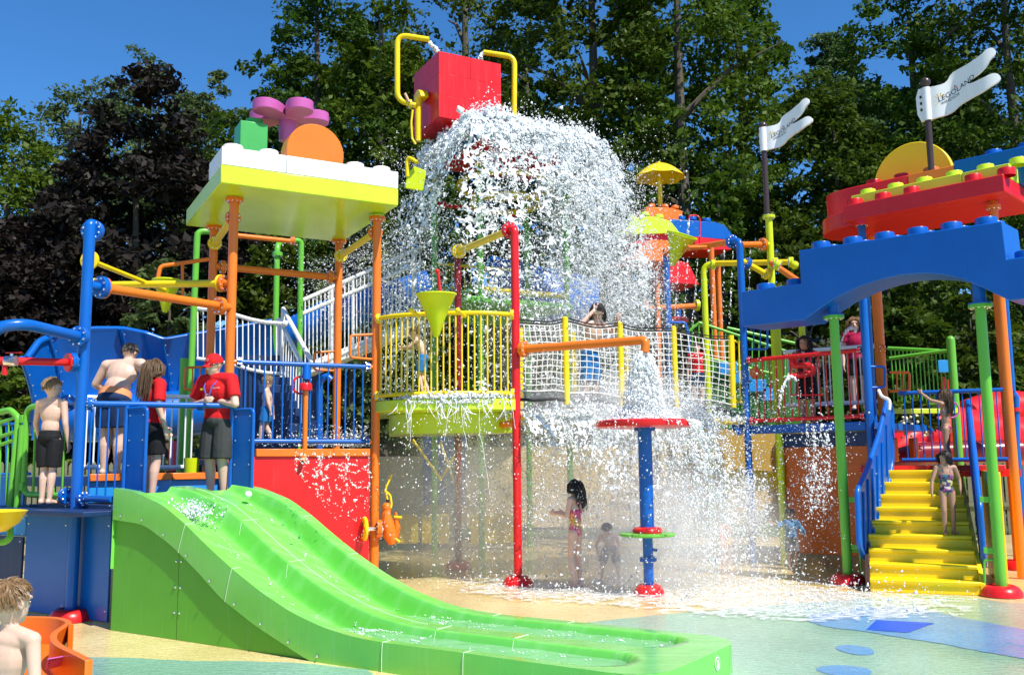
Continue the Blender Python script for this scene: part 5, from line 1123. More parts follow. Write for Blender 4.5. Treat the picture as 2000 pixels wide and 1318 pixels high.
for x in (1745, 1785): MB().box(W(x, 878, 16.3), (.10, .2, .4)).build('flume_rib', ORANGE, rfl, .02)
pxprism(rfl, 'flume_fin', RED, [(1838, 775), (1860, 770), (1858, 745), (1842, 735)], W(1850, 750, 16.8), V(1, 0), .08)
# flower bush seen through the landing railing
fb = thing('flower_bush', 'bush with pale flowers behind the landing railing', 'bush', W(1790, 870, 16))
fm = crown_mesh('foliage', .55, .38, 0, LEAF2, 70, 60, .05, 900); fo_ = bpy.data.objects.new('foliage', fm); fo_.location = W(1785, 866, 16); link(fo_, fb)
mb = MB()
for k in range(26): mb.ball(W(1760 + random.random() * 55, 812 + random.random() * 45, 15.5 + random.random() * .3), random.uniform(.02, .045), 6, 5)
mb.build('blossom', plain('blossom', (.8, .75, .5), .7), fb, kind='stuff')
# ================================================================== behind the left deck
bfl = thing('flume', 'large curved blue flume wall behind the shirtless man', 'slide', W(200, 800, 16))
edge = [(52, 700, 14.6), (75, 668, 14.9), (110, 652, 15.3), (185, 643, 15.8), (240, 643, 16.2), (285, 652, 16.5), (321, 665, 16.6), (370, 656, 16.9), (440, 645, 17.2), (530, 628, 17.6)]
def eint(u):
    x = u * (len(edge) - 1); i = min(int(x), len(edge) - 2); f = x - i; return [edge[i][k] * (1 - f) + edge[i + 1][k] * f for k in range(3)]
for u0, u1 in ((0, .2), (.2, .45), (.45, .667), (.667, 1)):
    def fn(u, v, u0=u0, u1=u1):
        x, y, Y = eint(u0 + (u1 - u0) * u); p = W(x, y, Y); return p - UZ * (1.25 * v) + V(0, .55 * math.sin(v * 1.9) - .1, 0)
    MB().grid(fn, 14, 10).build('flume_wall', BLUE, bfl, ang=70)
MB().tube([W(*eint(u)) for u in np.linspace(0, 1, 50)], .055, 10).build('rim', BLUE, bfl, ang=80)
for u in (.0, .2, .45, .667):
    x, y, Y = eint(u + .001); MB().tube([W(x, y, Y) - UZ * (1.25 * v) + V(0, .55 * math.sin(v * 1.9) - .17, 0) for v in np.linspace(0, 1, 10)], .035, 8).build('joint_flange', BLUE, bfl)
    bb = MB()
    for v in np.linspace(.08, .95, 8): bb.ball(W(x, y, Y) - UZ * (1.25 * v) + V(.06, .55 * math.sin(v * 1.9) - .2, 0), .013, 6, 4)
    bb.build('bolt_row', STEEL, bfl, kind='stuff')
bt = thing('flume', 'dark blue flume tube low behind the slide deck', 'slide', W(160, 900, 15.5))
MB().tube([W(60, 800, 15.8), W(150, 815, 16.1), W(290, 815, 16.6), W(420, 800, 17.4)], .42, 20).build('flume_tube', BLUE, bt, ang=60)
# white railing of the upper deck
wr2 = railing('railing', 'white railing behind the red-shirted woman and lifeguard', XY(W(300, 780, 12.9), 0), XY(W(386, 780, 13.3), 0), ZAT(912, *W(340, 780, 13.1).xy), ZAT(774, *W(340, 780, 13.1).xy), WHITE, 6, .03, .012)
wr3 = railing('railing', 'short white railing behind the shirtless man', XY(W(160, 780, 12.6), 0), XY(W(215, 780, 12.8), 0), ZAT(912, *W(190, 780, 12.6).xy), ZAT(775, *W(190, 780, 12.6).xy), WHITE, 3, .03, .012)
# light blue play panel and green post behind
lp_ = thing('activity_board', 'light blue panel with black clips behind the shirtless man', 'panel', W(218, 860, 11.9)); MB().box(W(217, 832, 12.1), (.36, .03, .30)).build('panel_board', LBLUE, lp_, .01)
for y in (811, 846): MB().box(W(217, y, 12.05), (.34, .025, .02)).build('clip_bar', BLACK, lp_, .004)
gpost = shower('dark green pipe post behind the white railing', [V(*W(357, 800, 14.2).xy, 0), W(360, 700, 14.2)], .06, GREEN)
MB().lathe(W(374, 912, 12.6), [(.09, -.14), (.10, .12), (.09, .12), (.08, -.1)], 20).build('bucket_body', YLIME, thing('small_bucket', 'yellow-green tub beside the lifeguard legs', 'bucket', W(374, 925, 12.6)))
tb_ = thing('activity_board', 'striped red and purple panel behind the white railing', 'panel', W(340, 900, 14.6))
for k in range(6): MB().box(W(332 + 5 * k, 890, 14.6), (.042, .03, .45)).build('panel_board', (RED, PINK)[k % 2], tb_, .004)
# ------------------------------------------------------------------ navy staircase and white stair rails
nv = thing('staircase', 'dark navy staircase behind the blue railing', 'stairs', W(530, 860, 14.6))
for k in range(9):
    p = W(520 + 4 * k, 858 - 15 * k, 14.7 + .22 * k); MB().box(p - UZ * .07, (.95 - .03 * k, .24, .15), V(.95, .3).normalized()).build('step', DBLUE, nv, .006)
MB().box(W(548, 780, 17.2), (1.5, .05, 1.6), V(.95, .3).normalized()).build('back_panel', DBLUE, nv)
ln = thing('railing', 'white landing railing curving down behind the canopy posts', 'railing', W(460, 700, 16.6))
lr = [(385, 602), (420, 606), (456, 614), (490, 624), (520, 630), (556, 632)]
MB().tube([W(x, y, 16.6) for x, y in lr], .036, 10).build('top_rail', WHITE, ln, ang=60); MB().tube([W(x, y + 98, 16.6) for x, y in lr], .03, 10).build('bottom_rail', WHITE, ln, ang=60)
for k in range(16): x = 386 + k * 11; y = np.interp(x, [q[0] for q in lr], [q[1] for q in lr]); bar('baluster', W(x, y, 16.6), W(x, y + 98, 16.6), .012, WHITE, ln, 8)
MB().ball(W(557, 632, 16.6), .06, 10, 8).build('end_cap', WHITE, ln)
sw_ = thing('stair_rail', 'steep white handrail running down to the navy stairs', 'railing', W(580, 700, 15.5))
for a, b in (((553, 603, 17.2), (612, 712, 14.9)), ((548, 628, 17.2), (604, 742, 14.9)), ((553, 603, 17.2), (548, 800, 17.2))): bar('rail', W(*a), W(*b), .04, WHITE, sw_, 12)
for k in range(11): u = (k + .5) / 11; a = W(548, 628, 17.2).lerp(W(604, 742, 14.9), u); bar('baluster', a, a - UZ * .95, .011, WHITE, sw_, 8)
bar('post', W(545, 622, 17.3), W(545, 760, 17.3), .06, WHITE, sw_)
us_ = thing('stair_rail', 'long white stair railing climbing to the waterfall tower', 'railing', W(700, 690, 17.5))
def st_p(u, y0, y1): return W(592 + 232 * u, y0 + (y1 - y0) * u, 17.0 + 1.0 * u)
for y0, y1 in ((586, 482), (612, 512), (722, 628)): bar('rail', st_p(0, y0, y1), st_p(1, y0, y1), .036, WHITE, us_, 10)
for k in range(30): u = (k + .5) / 30; bar('baluster', st_p(u, 722, 628), st_p(u, 586, 482), .012, WHITE, us_, 8)
for u in (.24, .42, .62, .93): bar('post', st_p(u, 740, 646), st_p(u, 586, 482), .03, WHITE, us_, 10)
a, b = st_p(0, 735, 640), st_p(1, 735, 640); MB().hexa([a, b, b + V(.05, .3, 0), a + V(.05, .3, 0)], [a + UZ * .22, b + UZ * .22, b + V(.05, .3, .22), a + V(.05, .3, .22)]).build('stringer', WHITE, us_, .01)
fl2 = thing('flume', 'blue flume seen through the white stair railing', 'slide', W(700, 650, 19.5))
MB().tube([W(560, 660, 19.6), W(640, 620, 19.5), W(740, 590, 19.4), W(840, 560, 19.6)], .36, 18).build('flume_tube', BLUE, fl2, ang=60)
# low yellow walls and climbing ropes under the tower
lw = thing('play_wall', 'low yellow wall far under the waterfall tower', 'wall', W(880, 1050, 17.8))
for x in (790, 850, 945, 985): MB().box(W(x, 1032, 18.2), (.52, .06, .55)).build('wall_panel', YELLOW, lw, .02)
PALE = paint('pale_sand_panel', (.58, .47, .27), rough=.5)
bwl = thing('play_wall', 'blue and sand panel wall deep under the waterfall tower', 'wall', W(860, 960, 20)); MB().box(W(868, 915, 20.2), (.9, .06, 1.5)).build('wall_panel', BLUE, bwl); MB().box(W(790, 960, 20.5), (2.0, .06, 1.5)).build('wall_panel', PALE, bwl); MB().box(W(1000, 950, 20.4), (2.2, .06, 1.7)).build('wall_panel', PALE, bwl); MB().box(W(1200, 950, 20.6), (2.2, .06, 1.7)).build('wall_panel', PALE, bwl)
rp2 = thing('climbing_rope', 'crossed yellow climbing ropes under the balcony', 'rope', W(870, 940, 16.5))
for a, b in (((806, 858), (862, 938)), ((860, 938), (888, 890)), ((860, 862), (890, 950))): bar('rope_strand', W(*a, 16.5), W(*b, 16.5), .022, YELLOW, rp2, 8)
# ------------------------------------------------------------------ front left: small orange flume, bowl
mf = thing('mini_flume', 'small curving orange flume beside the boy, front left', 'slide', G(120, 1280))
HT = .34
def wallstrip(pts, h0, h1, th, mat, name):
    P = smooth_open([G(x, y, h1) for x, y in pts]); mb = MB(); n = len(P); vs = []
    for i, p in enumerate(P):
        d = (P[min(i + 1, n - 1)] - P[max(i - 1, 0)]); d.z = 0; d.normalize(); w = V(-d.y, d.x) * th / 2
        vs += [XY(p - w, h0), XY(p + w, h0), XY(p + w, h1), XY(p - w, h1)]
    fs = [(i * 4 + k, i * 4 + (k + 1) % 4, i * 4 + 4 + (k + 1) % 4, i * 4 + 4 + k) for i in range(n - 1) for k in range(4)] + [(0, 1, 2, 3), (n * 4 - 4, n * 4 - 3, n * 4 - 2, n * 4 - 1)]
    mb.add(vs, fs); return mb.build(name, mat, mf, .008, ang=60)
def smooth_open(p, it=3):
    for _ in range(it):
        q = [p[0]]
        for a, b in zip(p[:-1], p[1:]): q += [a * .75 + b * .25, a * .25 + b * .75]
        p = q + [p[-1]]
    return p
wallstrip([(20, 1203), (70, 1203), (115, 1205), (138, 1213), (122, 1224), (106, 1234), (103, 1247), (116, 1260), (145, 1273), (174, 1288)], .012, HT, .05, ORANGE, 'side_wall')
wallstrip([(-60, 1220), (0, 1222), (30, 1232), (20, 1260), (20, 1300), (40, 1330)], .012, HT, .05, ORANGE, 'side_wall')
mb = MB(); mb.grid(lambda u, v: G(10 + 90 * u + 55 * v * u, 1225 + 130 * v, .12), 6, 8); mb.build('channel_floor', ORANGE, mf)
MB().hexa([G(130, 1284, .12), G(141, 1284, .12), G(141, 1290, .12), G(130, 1290, .12)], [G(130, 1266, .12) + UZ * .2, G(141, 1266, .12) + UZ * .2, G(141, 1290, .12) + UZ * .28, G(130, 1290, .12) + UZ * .28]).build('divider', ORANGE, mf, .006)
pt_ = thing('perforated_board', 'pink perforated toy board lying in the orange flume', 'toy', G(112, 1290, .2))
bq_ = [G(88, 1306, .22), G(130, 1294, .22), G(132, 1278, .3), G(92, 1285, .3)]; nq = (bq_[1] - bq_[0]).cross(bq_[3] - bq_[0]).normalized()
MB().hexa(bq_, [p + nq * .012 for p in bq_]).build('board', PINK, pt_, .002)
hb_ = MB()
for i in range(7):
    for j in range(4): c = bq_[0].lerp(bq_[1], (i + .5) / 7).lerp(bq_[3].lerp(bq_[2], (i + .5) / 7), (j + .5) / 4) + nq * .0135; hb_.lathe(c, [(.007, 0), (.007, .001)], 8, nq)
hb_.build('hole_grid', BLACK, pt_, kind='stuff')
bw_ = thing('water_bowl', 'yellow tipping bowl at the left edge', 'bowl', W(0, 1020, 8.8))
bc = W(-22, 998, 8.8); MB().lathe(bc, [(.02, -.20), (.15, -.185), (.26, -.11), (.315, -.01), (.325, .0), (.31, .005), (.25, -.09), (.14, -.165), (.02, -.18)], 36).build('bowl', YELLOW, bw_, ang=60)
pipe('bowl_bracket', [W(-30, 1060, 9.0), W(10, 1058, 9.0), W(20, 1050, 9.0), W(20, 1000, 9.2)], .03, GREEN, bw_, .06)
# ================================================================== people
def skin(name, col): return plain(name, col, .45, 0, .16, 7, .12, .4, .12)
FAIR = skin('skin_fair', (.66, .43, .33)); FAIR2 = skin('skin_pale', (.63, .42, .32)); TAN = skin('skin_tanned', (.42, .24, .16))
HAIRS = {k: plain('hair_' + k, c, .45, 0, .45, 60, .2) for k, c in dict(brown=(.075, .045, .024), light=(.26, .17, .085), sandy=(.20, .115, .05), dark=(.016, .012, .010), wave=(.12, .07, .035)).items()}
def fabric(name, col, rough=.8): return plain(name, col, rough, 0, .22, 13, .9, .2)
F_RED = fabric('cloth_red', (.58, .012, .016)); F_BLACK = fabric('cloth_black', (.012, .012, .014)); F_GREY = fabric('cloth_charcoal', (.045, .046, .046)); F_NAVY = fabric('cloth_navy', (.012, .03, .09)); F_BLUE = fabric('cloth_blue', (.02, .16, .42)); F_SKY = fabric('cloth_sky', (.09, .22, .38)); F_ORANGE = fabric('cloth_orange', (.78, .30, .13)); F_WHITE = fabric('cloth_white', (.75, .72, .65)); F_GREEN = fabric('cloth_green', (.02, .16, .05)); F_PINK = fabric('cloth_pink', (.55, .02, .20)); EYEW = plain('eye_white', (.45, .42, .40), .4, 0, 0, 5, 0); F_PURP = fabric('lanyard', (.12, .10, .42)); CLEARP = plain('lens_black', (.01, .01, .012), .1, 0, 0, 5, 0)
def pattern(name, cols, scale, bands=None):
    m, nt, p = nodes(name); L = nt.links.new; tc = N(nt, 'ShaderNodeTexCoord'); vo = N(nt, 'ShaderNodeTexVoronoi'); vo.inputs['Scale'].default_value = scale; L(tc.outputs['Object'], vo.inputs['Vector'])
    cr = N(nt, 'ShaderNodeValToRGB'); cr.color_ramp.interpolation = 'CONSTANT'; e = cr.color_ramp.elements
    while len(e) < len(cols): e.new(.5)
    for k, c in enumerate(cols): e[k].position = k / len(cols); e[k].color = (*c, 1)
    sx = N(nt, 'ShaderNodeSeparateColor'); L(vo.outputs['Color'], sx.inputs[0]); L(sx.outputs[0], cr.inputs[0]); out = cr.outputs[0]
    if bands:   # diagonal colour bands under dark spots
        sp = N(nt, 'ShaderNodeSeparateXYZ'); L(tc.outputs['Object'], sp.inputs[0]); ad = N(nt, 'ShaderNodeMath', operation='MULTIPLY_ADD'); ad.inputs[1].default_value = .8; L(sp.outputs[0], ad.inputs[0]); L(sp.outputs[2], ad.inputs[2])
        mr = N(nt, 'ShaderNodeMapRange'); mr.inputs['From Min'].default_value = bands[0]; mr.inputs['From Max'].default_value = bands[1]; L(ad.outputs[0], mr.inputs['Value']); L(mr.outputs[0], cr.inputs[0]); cr.color_ramp.interpolation = 'LINEAR'
        lt = N(nt, 'ShaderNodeMath', operation='LESS_THAN'); lt.inputs[1].default_value = .28; L(vo.outputs['Distance'], lt.inputs[0]); mx = N(nt, 'ShaderNodeMix', data_type='RGBA'); mx.inputs['B'].default_value = (.03, .01, .03, 1); L(lt.outputs[0], mx.inputs['Factor']); L(out, mx.inputs['A']); out = mx.outputs['Result']
    L(out, p.inputs['Base Color']); p.inputs['Roughness'].default_value = .55; return m
F_LEOP = pattern('swimsuit_bands', [(.55, .03, .42), (.62, .10, .25), (.70, .42, .04), (.60, .04, .22)], 38, (.55, 1.0))
F_FLOR = pattern('swimsuit_floral', [(.05, .04, .12), (.30, .06, .22), (.04, .14, .22), (.50, .45, .12), (.02, .02, .03), (.45, .40, .42)], 32)
F_CAMO = pattern('camo', [(.06, .06, .07), (.16, .15, .16), (.09, .08, .07), (.22, .20, .20)], 22); F_BIK = pattern('bikini_print', [(.04, .12, .35), (.30, .04, .25), (.05, .30, .35), (.1, .06, .2)], 40)
F_TEE = pattern('printed_tee', [(.012, .012, .014), (.012, .012, .014), (.4, .02, .02), (.012, .012, .014), (.5, .4, .3)], 26)

def capsule(mb, p0, p1, r0, r1, n=12):
    p0, p1 = Vector(p0), Vector(p1); L = (p1 - p0).length; ax = (p1 - p0) if L > 1e-6 else UZ
    return mb.lathe(p0, [(.001, -r0), (r0 * .5, -r0 * .87), (r0 * .87, -r0 * .5), (r0, 0), (r1, L), (r1 * .87, L + r1 * .5), (r1 * .5, L + r1 * .87), (.001, L + r1)], n, ax, cap=False)
def ell(mb, c, r, up=None, side=None):
    """ellipsoid with its z along `up` and x along `side`"""
    up = (Vector(up) if up is not None else UZ).normalized(); side = Vector(side) if side is not None else V(1, 0)
    x = (side - up * side.dot(up)).normalized(); y = up.cross(x); b = len(mb.v); mb.ball(V(0, 0, 0), 1, 14, 10); c = Vector(c)
    for i in range(b, len(mb.v)): v = mb.v[i]; mb.v[i] = tuple(c + x * v[0] * r[0] + y * v[1] * r[1] + up * v[2] * r[2])
    return mb
def remeshed(mb, name, mat, parent, vox, smooth=3, xf=None):
    me = bpy.data.meshes.new(name); me.from_pydata([tuple(v) for v in mb.v], [], mb.f)
    bm = bmesh.new(); bm.from_mesh(me); bmesh.ops.remove_doubles(bm, verts=bm.verts, dist=.0004); bmesh.ops.recalc_face_normals(bm, faces=bm.faces); bm.to_mesh(me); bm.free()
    ob = bpy.data.objects.new(name, me); COL.objects.link(ob)
    r = ob.modifiers.new('r', 'REMESH'); r.mode = 'VOXEL'; r.voxel_size = vox
    s = ob.modifiers.new('s', 'SMOOTH'); s.factor = .5; s.iterations = smooth
    dc = ob.modifiers.new('d', 'DECIMATE'); dc.ratio = .42
    bpy.context.view_layer.update(); me2 = bpy.data.meshes.new_from_object(ob.evaluated_get(bpy.context.evaluated_depsgraph_get())); bpy.data.objects.remove(ob)
    me2.materials.clear(); me2.materials.append(mat); me2.shade_smooth(); me2.name = name
    o = bpy.data.objects.new(name, me2); o.matrix_world = xf; return link(o, parent, xf)
BASE = dict(pel=(0, 0, .525), waist=(0, 0, .61), chest=(0, 0, .72), neck=(0, -.005, .825), head=None,
            sL=(-.105, 0, .805), sR=(.105, 0, .805), eL=(-.135, -.01, .635), eR=(.135, -.01, .635), wL=(-.14, .03, .485), wR=(.14, .03, .485),
            hL=(-.05, 0, .50), hR=(.05, 0, .50), kL=(-.055, .012, .275), kR=(.055, .012, .275), aL=(-.055, -.01, .045), aR=(.055, -.01, .045))
def person(label, pos, face, H, heads=6.5, look=None, sk=FAIR, hair=('short', 'sandy'), J={}, wear=(), build=1., vox=.009, footdir=None, lean=None, curl=.5, shades=False, eyes=True, cap_=False, group=None):
    """one continuous remeshed body posed by joints (fractions of height; x right, y forward, z up), with clothes and hair as children"""
    f = Vector((face[0], face[1], 0)).normalized(); rgt = V(f.y, -f.x); xf = Matrix((rgt, f, UZ)).transposed().to_4x4(); xf.translation = Vector(pos); inv = xf.inverted()
    j = dict(BASE); j.update(J); hh = H / heads
    for k in list(j):
        v = j[k]
        if v is None: continue
        j[k] = (inv @ Vector(v[1])) if v[0] == 'w' else Vector(v) * H
    if j['head'] is None: nd_ = (j['neck'] - j['chest']).normalized(); j['head'] = j['neck'] + nd_ * (hh * .30) + UZ * (hh * .30)
    lk = Vector(look) if look is not None else f; lk = (inv.to_3x3() @ lk).normalized()
    t = thing('person', label, 'person', pos, group); B = build
    mb = MB(); sp = (j['chest'] - j['pel']).normalized(); cs = (j['sR'] - j['sL']).normalized()
    ell(mb, j['pel'], (.088 * H * B, .066 * H * B, .075 * H), (j['waist'] - j['pel']), V(1, 0)); ell(mb, j['waist'], (.078 * H * B, .058 * H * B, .09 * H), (j['chest'] - j['pel']), V(1, 0))
    ell(mb, j['chest'], (.096 * H * B, .064 * H * B, .10 * H), (j['neck'] - j['waist']), cs)
    ell(mb, (j['sL'] + j['sR']) / 2 - sp * .01 * H, (.11 * H * B, .045 * H, .045 * H), (j['neck'] - j['chest']), cs)
    capsule(mb, j['neck'] - sp * .03 * H, j['head'], .032 * H * (.9 + .1 * B), .030 * H)
    for s in 'LR':
        capsule(mb, j['neck'] + sp * .002 * H, j['s' + s] - UZ * .004 * H, .030 * H, .034 * H * B)
        capsule(mb, j['s' + s], j['e' + s], .031 * H * B, .024 * H * B); capsule(mb, j['e' + s], j['w' + s], .024 * H * B, .016 * H)
        capsule(mb, j['h' + s], j['k' + s], .050 * H * B, .033 * H * B); m = j['k' + s].lerp(j['a' + s], .3); capsule(mb, j['k' + s], m + V(0, -.006 * H, 0), .032 * H * B, .034 * H * B); capsule(mb, m + V(0, -.006 * H, 0), j['a' + s], .034 * H * B, .020 * H)
        fd = V(.12 * (1 if s == 'R' else -1), 1).normalized() if footdir is None else (inv.to_3x3() @ Vector(footdir)).normalized(); a = j['a' + s]
        capsule(mb, a - fd * .012 * H - UZ * .022 * H, a + fd * .085 * H - UZ * .030 * H, .022 * H, .016 * H); ell(mb, a + fd * .07 * H - UZ * .03 * H, (.026 * H, .04 * H, .016 * H), UZ, V(fd.y, -fd.x))
        # hand: palm, four fingers of unequal length with a bend, thumb from the side
        d = (j['w' + s] - j['e' + s]).normalized(); w = j['w' + s]; pn = d.cross(V(0, 0, 1) if abs(d.z) < .8 else V(0, 1, 0)).normalized(); pw = d.cross(pn); sc = H * .105 if heads > 6 else H * .098
        ell(mb, w + d * sc * .28, (sc * .09, sc * .22, sc * .30), d, pn)
        dn = -pn if s == 'R' else pn
        for q, ln in enumerate((.40, .46, .43, .33)):
            b0 = w + d * sc * .50 + pw * sc * (-.165 + .11 * q); b1 = b0 + (d * (1 - .35 * curl) + dn * .7 * curl) * sc * ln * .5; b2 = b1 + (d * (1 - .9 * curl) + dn * 1.0 * curl).normalized() * sc * ln * .5
            capsule(mb, b0 - d * sc * .1, b1, sc * .050, sc * .046, 8); capsule(mb, b1, b2, sc * .046, sc * .038, 8)
        th0 = w + d * sc * .16 - pw * sc * .17; th1 = th0 + (d * .7 - pw * .6).normalized() * sc * .25; capsule(mb, th0, th1, sc * .06, sc * .052, 8); capsule(mb, th1, th1 + (d + dn * .3 * curl).normalized() * sc * .2, sc * .052, sc * .042, 8)
    h = j['head']; hu = (UZ - lk * UZ.dot(lk)); hu = hu.normalized() if hu.length > .05 else UZ; hx = lk.cross(hu)
    def HP(x, y, z): return h + hx * x * hh + lk * y * hh + hu * z * hh
    ell(mb, HP(0, -.03, .09), (.365 * hh, .41 * hh, .40 * hh), hu, hx); ell(mb, HP(0, .07, -.16), (.29 * hh, .33 * hh, .33 * hh), hu, hx); ell(mb, HP(0, .22, -.36), (.16 * hh, .15 * hh, .11 * hh), hu, hx)
    capsule(mb, HP(0, .37, .05), HP(0, .44, -.11), .035 * hh, .055 * hh, 8); ell(mb, HP(0, .36, -.24), (.10 * hh, .05 * hh, .035 * hh), hu, hx); capsule(mb, HP(-.17, .36, .10), HP(.17, .36, .10), .05 * hh, .05 * hh, 8)
    for s in (-1, 1): ell(mb, HP(s * .375, -.02, -.03), (.035 * hh, .075 * hh, .125 * hh), hu, hx)
    body = remeshed(mb, 'body', sk, t, vox, 3, xf)
    def wsp_(m_, name, mat): 
        m_.v = [tuple(xf @ Vector(v)) for v in m_.v]; return m_.build(name, mat, t, ang=80)
    if eyes and not shades:
        for s in (-1, 1):
            e = MB(); ell(e, HP(s * .15, .345, .0), (.045 * hh, .03 * hh, .022 * hh), hu, hx); eo = wsp_(e, 'eye', EYEW); e = MB(); ell(e, HP(s * .15, .375, .0), (.026 * hh, .02 * hh, .028 * hh), hu, hx); e.v = [tuple(xf @ Vector(v)) for v in e.v]; e.build('iris', HAIRS['dark'], eo)
            e = MB(); capsule(e, HP(s * .09, .385, .10), HP(s * .22, .345, .105), .012 * hh, .009 * hh, 6); wsp_(e, 'eyebrow', HAIRS[hair[1]])
    if eyes: e = MB(); capsule(e, HP(-.08, .375, -.235), HP(.08, .375, -.235), .018 * hh, .018 * hh, 6); wsp_(e, 'mouth', plain('lip', (.40, .13, .11), .5))
    if shades:
        e = MB()
        for s in (-1, 1): ell(e, HP(s * .16, .375, .01), (.145 * hh, .03 * hh, .085 * hh), hu, hx); e.tube([HP(s * .30, .34, .03), HP(s * .40, .1, .03), HP(s * .40, -.05, .01)], .016 * hh, 6)
        wsp_(e, 'sunglasses', CLEARP)
    # ---- hair
    style, hc = hair; g = random.Random(sum(ord(q) * (i_ + 1) for i_, q in enumerate(label))); hm = HAIRS[hc]
    if style != 'none':
        shell = MB(); n1, n2 = 22, 14
        def hp_ok(d): # d in head frame (x side, y front, z up): keep scalp, leave the face free
            return d[2] > .38 - .1 * (d[1] < 0) or (d[1] < .28 and d[2] > -.42 + .55 * max(0, d[1] + .25)) and not (abs(d[0]) > .72 and d[2] < .05 and d[1] > -.25)
        vs, idx = [], {}
        for a in range(n2 + 1):
            th = math.pi * a / n2
            for b in range(n1):
                ph = 2 * math.pi * b / n1; d = (math.sin(th) * math.cos(ph), math.sin(th) * math.sin(ph), math.cos(th)); k = 1 + .03 * g.random(); vs.append(HP(d[0] * .39 * k, -.03 + d[1] * .435 * k, .09 + d[2] * .43 * k)); idx[(a, b)] = d
        fs = [(a * n1 + b, a * n1 + (b + 1) % n1, (a + 1) * n1 + (b + 1) % n1, (a + 1) * n1 + b) for a in range(n2) for b in range(n1) if all(hp_ok(idx[q]) for q in ((a, b), (a, (b + 1) % n1), (a + 1, b), (a + 1, (b + 1) % n1)))]
        shell.add(vs, fs); locks = shell
        nl_ = 0 if style == 'crop' else 500 if style == 'short' else 260
        for k in range(nl_):
            while True:
                d = Vector((g.gauss(0, 1), g.gauss(0, 1), g.gauss(0, 1))).normalized()
                if hp_ok(d): break
            root = Vector((d.x * .385, -.03 + d.y * .43, .09 + d.z * .425)); whorl = (d - Vector((0, -.35, .9)) * .9); tan = (whorl - d * whorl.dot(d)).normalized()
            if style == 'short':
                ln = g.uniform(.09, .17); sd = Vector((g.gauss(0, .35), g.gauss(0, .35), g.gauss(0, .2))); p = [root, root + (tan * .8 + d * .35 + sd * .4) * ln * .5, root + (tan * 1.0 + d * .10 + sd * .8) * ln]
                locks.tube([HP(*q) for q in p], [.016 * hh, .013 * hh, .002 * hh], 4)
            else:
                L_ = {'long': 1.75, 'wet': 1.5, 'mid': .8}[style] * g.uniform(.75, 1.1)
                if d.y > .15: tan = (tan + Vector((math.copysign(.8, d.x), -.6, 0))).normalized()
                pts = [root]; x = root.copy(); dirn = tan * .8 + d * .25; ph = g.uniform(0, 6)
                for q in range(9):
                    step = L_ / 9; x = x + dirn.normalized() * step; r_ = Vector((x.x / .42, (x.y + .03) / .47, (x.z - .09) / .46))
                    if r_.length < 1.04 and x.z > -.3: x = Vector((x.x * 1.05 / max(.2, r_.length), -.03 + (x.y + .03) * 1.05 / max(.2, r_.length), .09 + (x.z - .09) * 1.05 / max(.2, r_.length)))
                    if x.z < -.28: x.y = min(x.y, -.10 - .1 * g.random()) if style != 'mid' else x.y
                    if x.y > .05 and x.z < .30 and abs(x.x) < .40: x.x = math.copysign(.41, x.x if abs(x.x) > .02 else g.uniform(-1, 1))
                    dirn = dirn * .55 + Vector((g.gauss(0, .10) + (.16 * math.sin(ph + q * 1.4) if style == 'long' else 0), g.gauss(0, .06), -.62)); pts.append(x.copy())
                locks.tube([HP(*q) for q in pts], [(.022 if style != 'wet' else .02) * hh * (1 - .055 * q) for q in range(9)] + [.006 * hh], 5)
        ho = wsp_(locks, 'hair', hm)
    if cap_:
        c = MB(); vs = []
        c.grid(lambda u, v: HP(.41 * math.cos(u * 2 * math.pi) * math.sin(v * 1.62), -.03 + .455 * math.sin(u * 2 * math.pi) * math.sin(v * 1.62), .09 + .46 * math.cos(v * 1.62)), 33, 10); co = wsp_(c, 'baseball_cap', F_RED)
        br_ = MB(); br_.grid(lambda u, v: HP((u - .5) * .66 * (1 - .25 * v * v), .34 + .30 * v * (1 - 1.1 * (u - .5) ** 2) - .12 * (2 * (u - .5)) ** 2, .14 - .11 * v - .10 * (2 * (u - .5)) ** 2), 15, 6); br_.v = [tuple(xf @ Vector(v)) for v in br_.v]; br_.build('cap_brim', F_RED, co)
        lg = MB(); vsx, fsx = text_mesh('LEGO', .16); vsx = vsx - np.array([vsx[:, 0].max() / 2, 0, 0])
        lg.v = [tuple(xf @ HP(-x * 1.0, -.03 + .47 * math.cos(x * 2) * .96, .26 + y)) for x, y, _ in vsx]; lg.f = fsx; lg.build('lettering', F_WHITE, co)
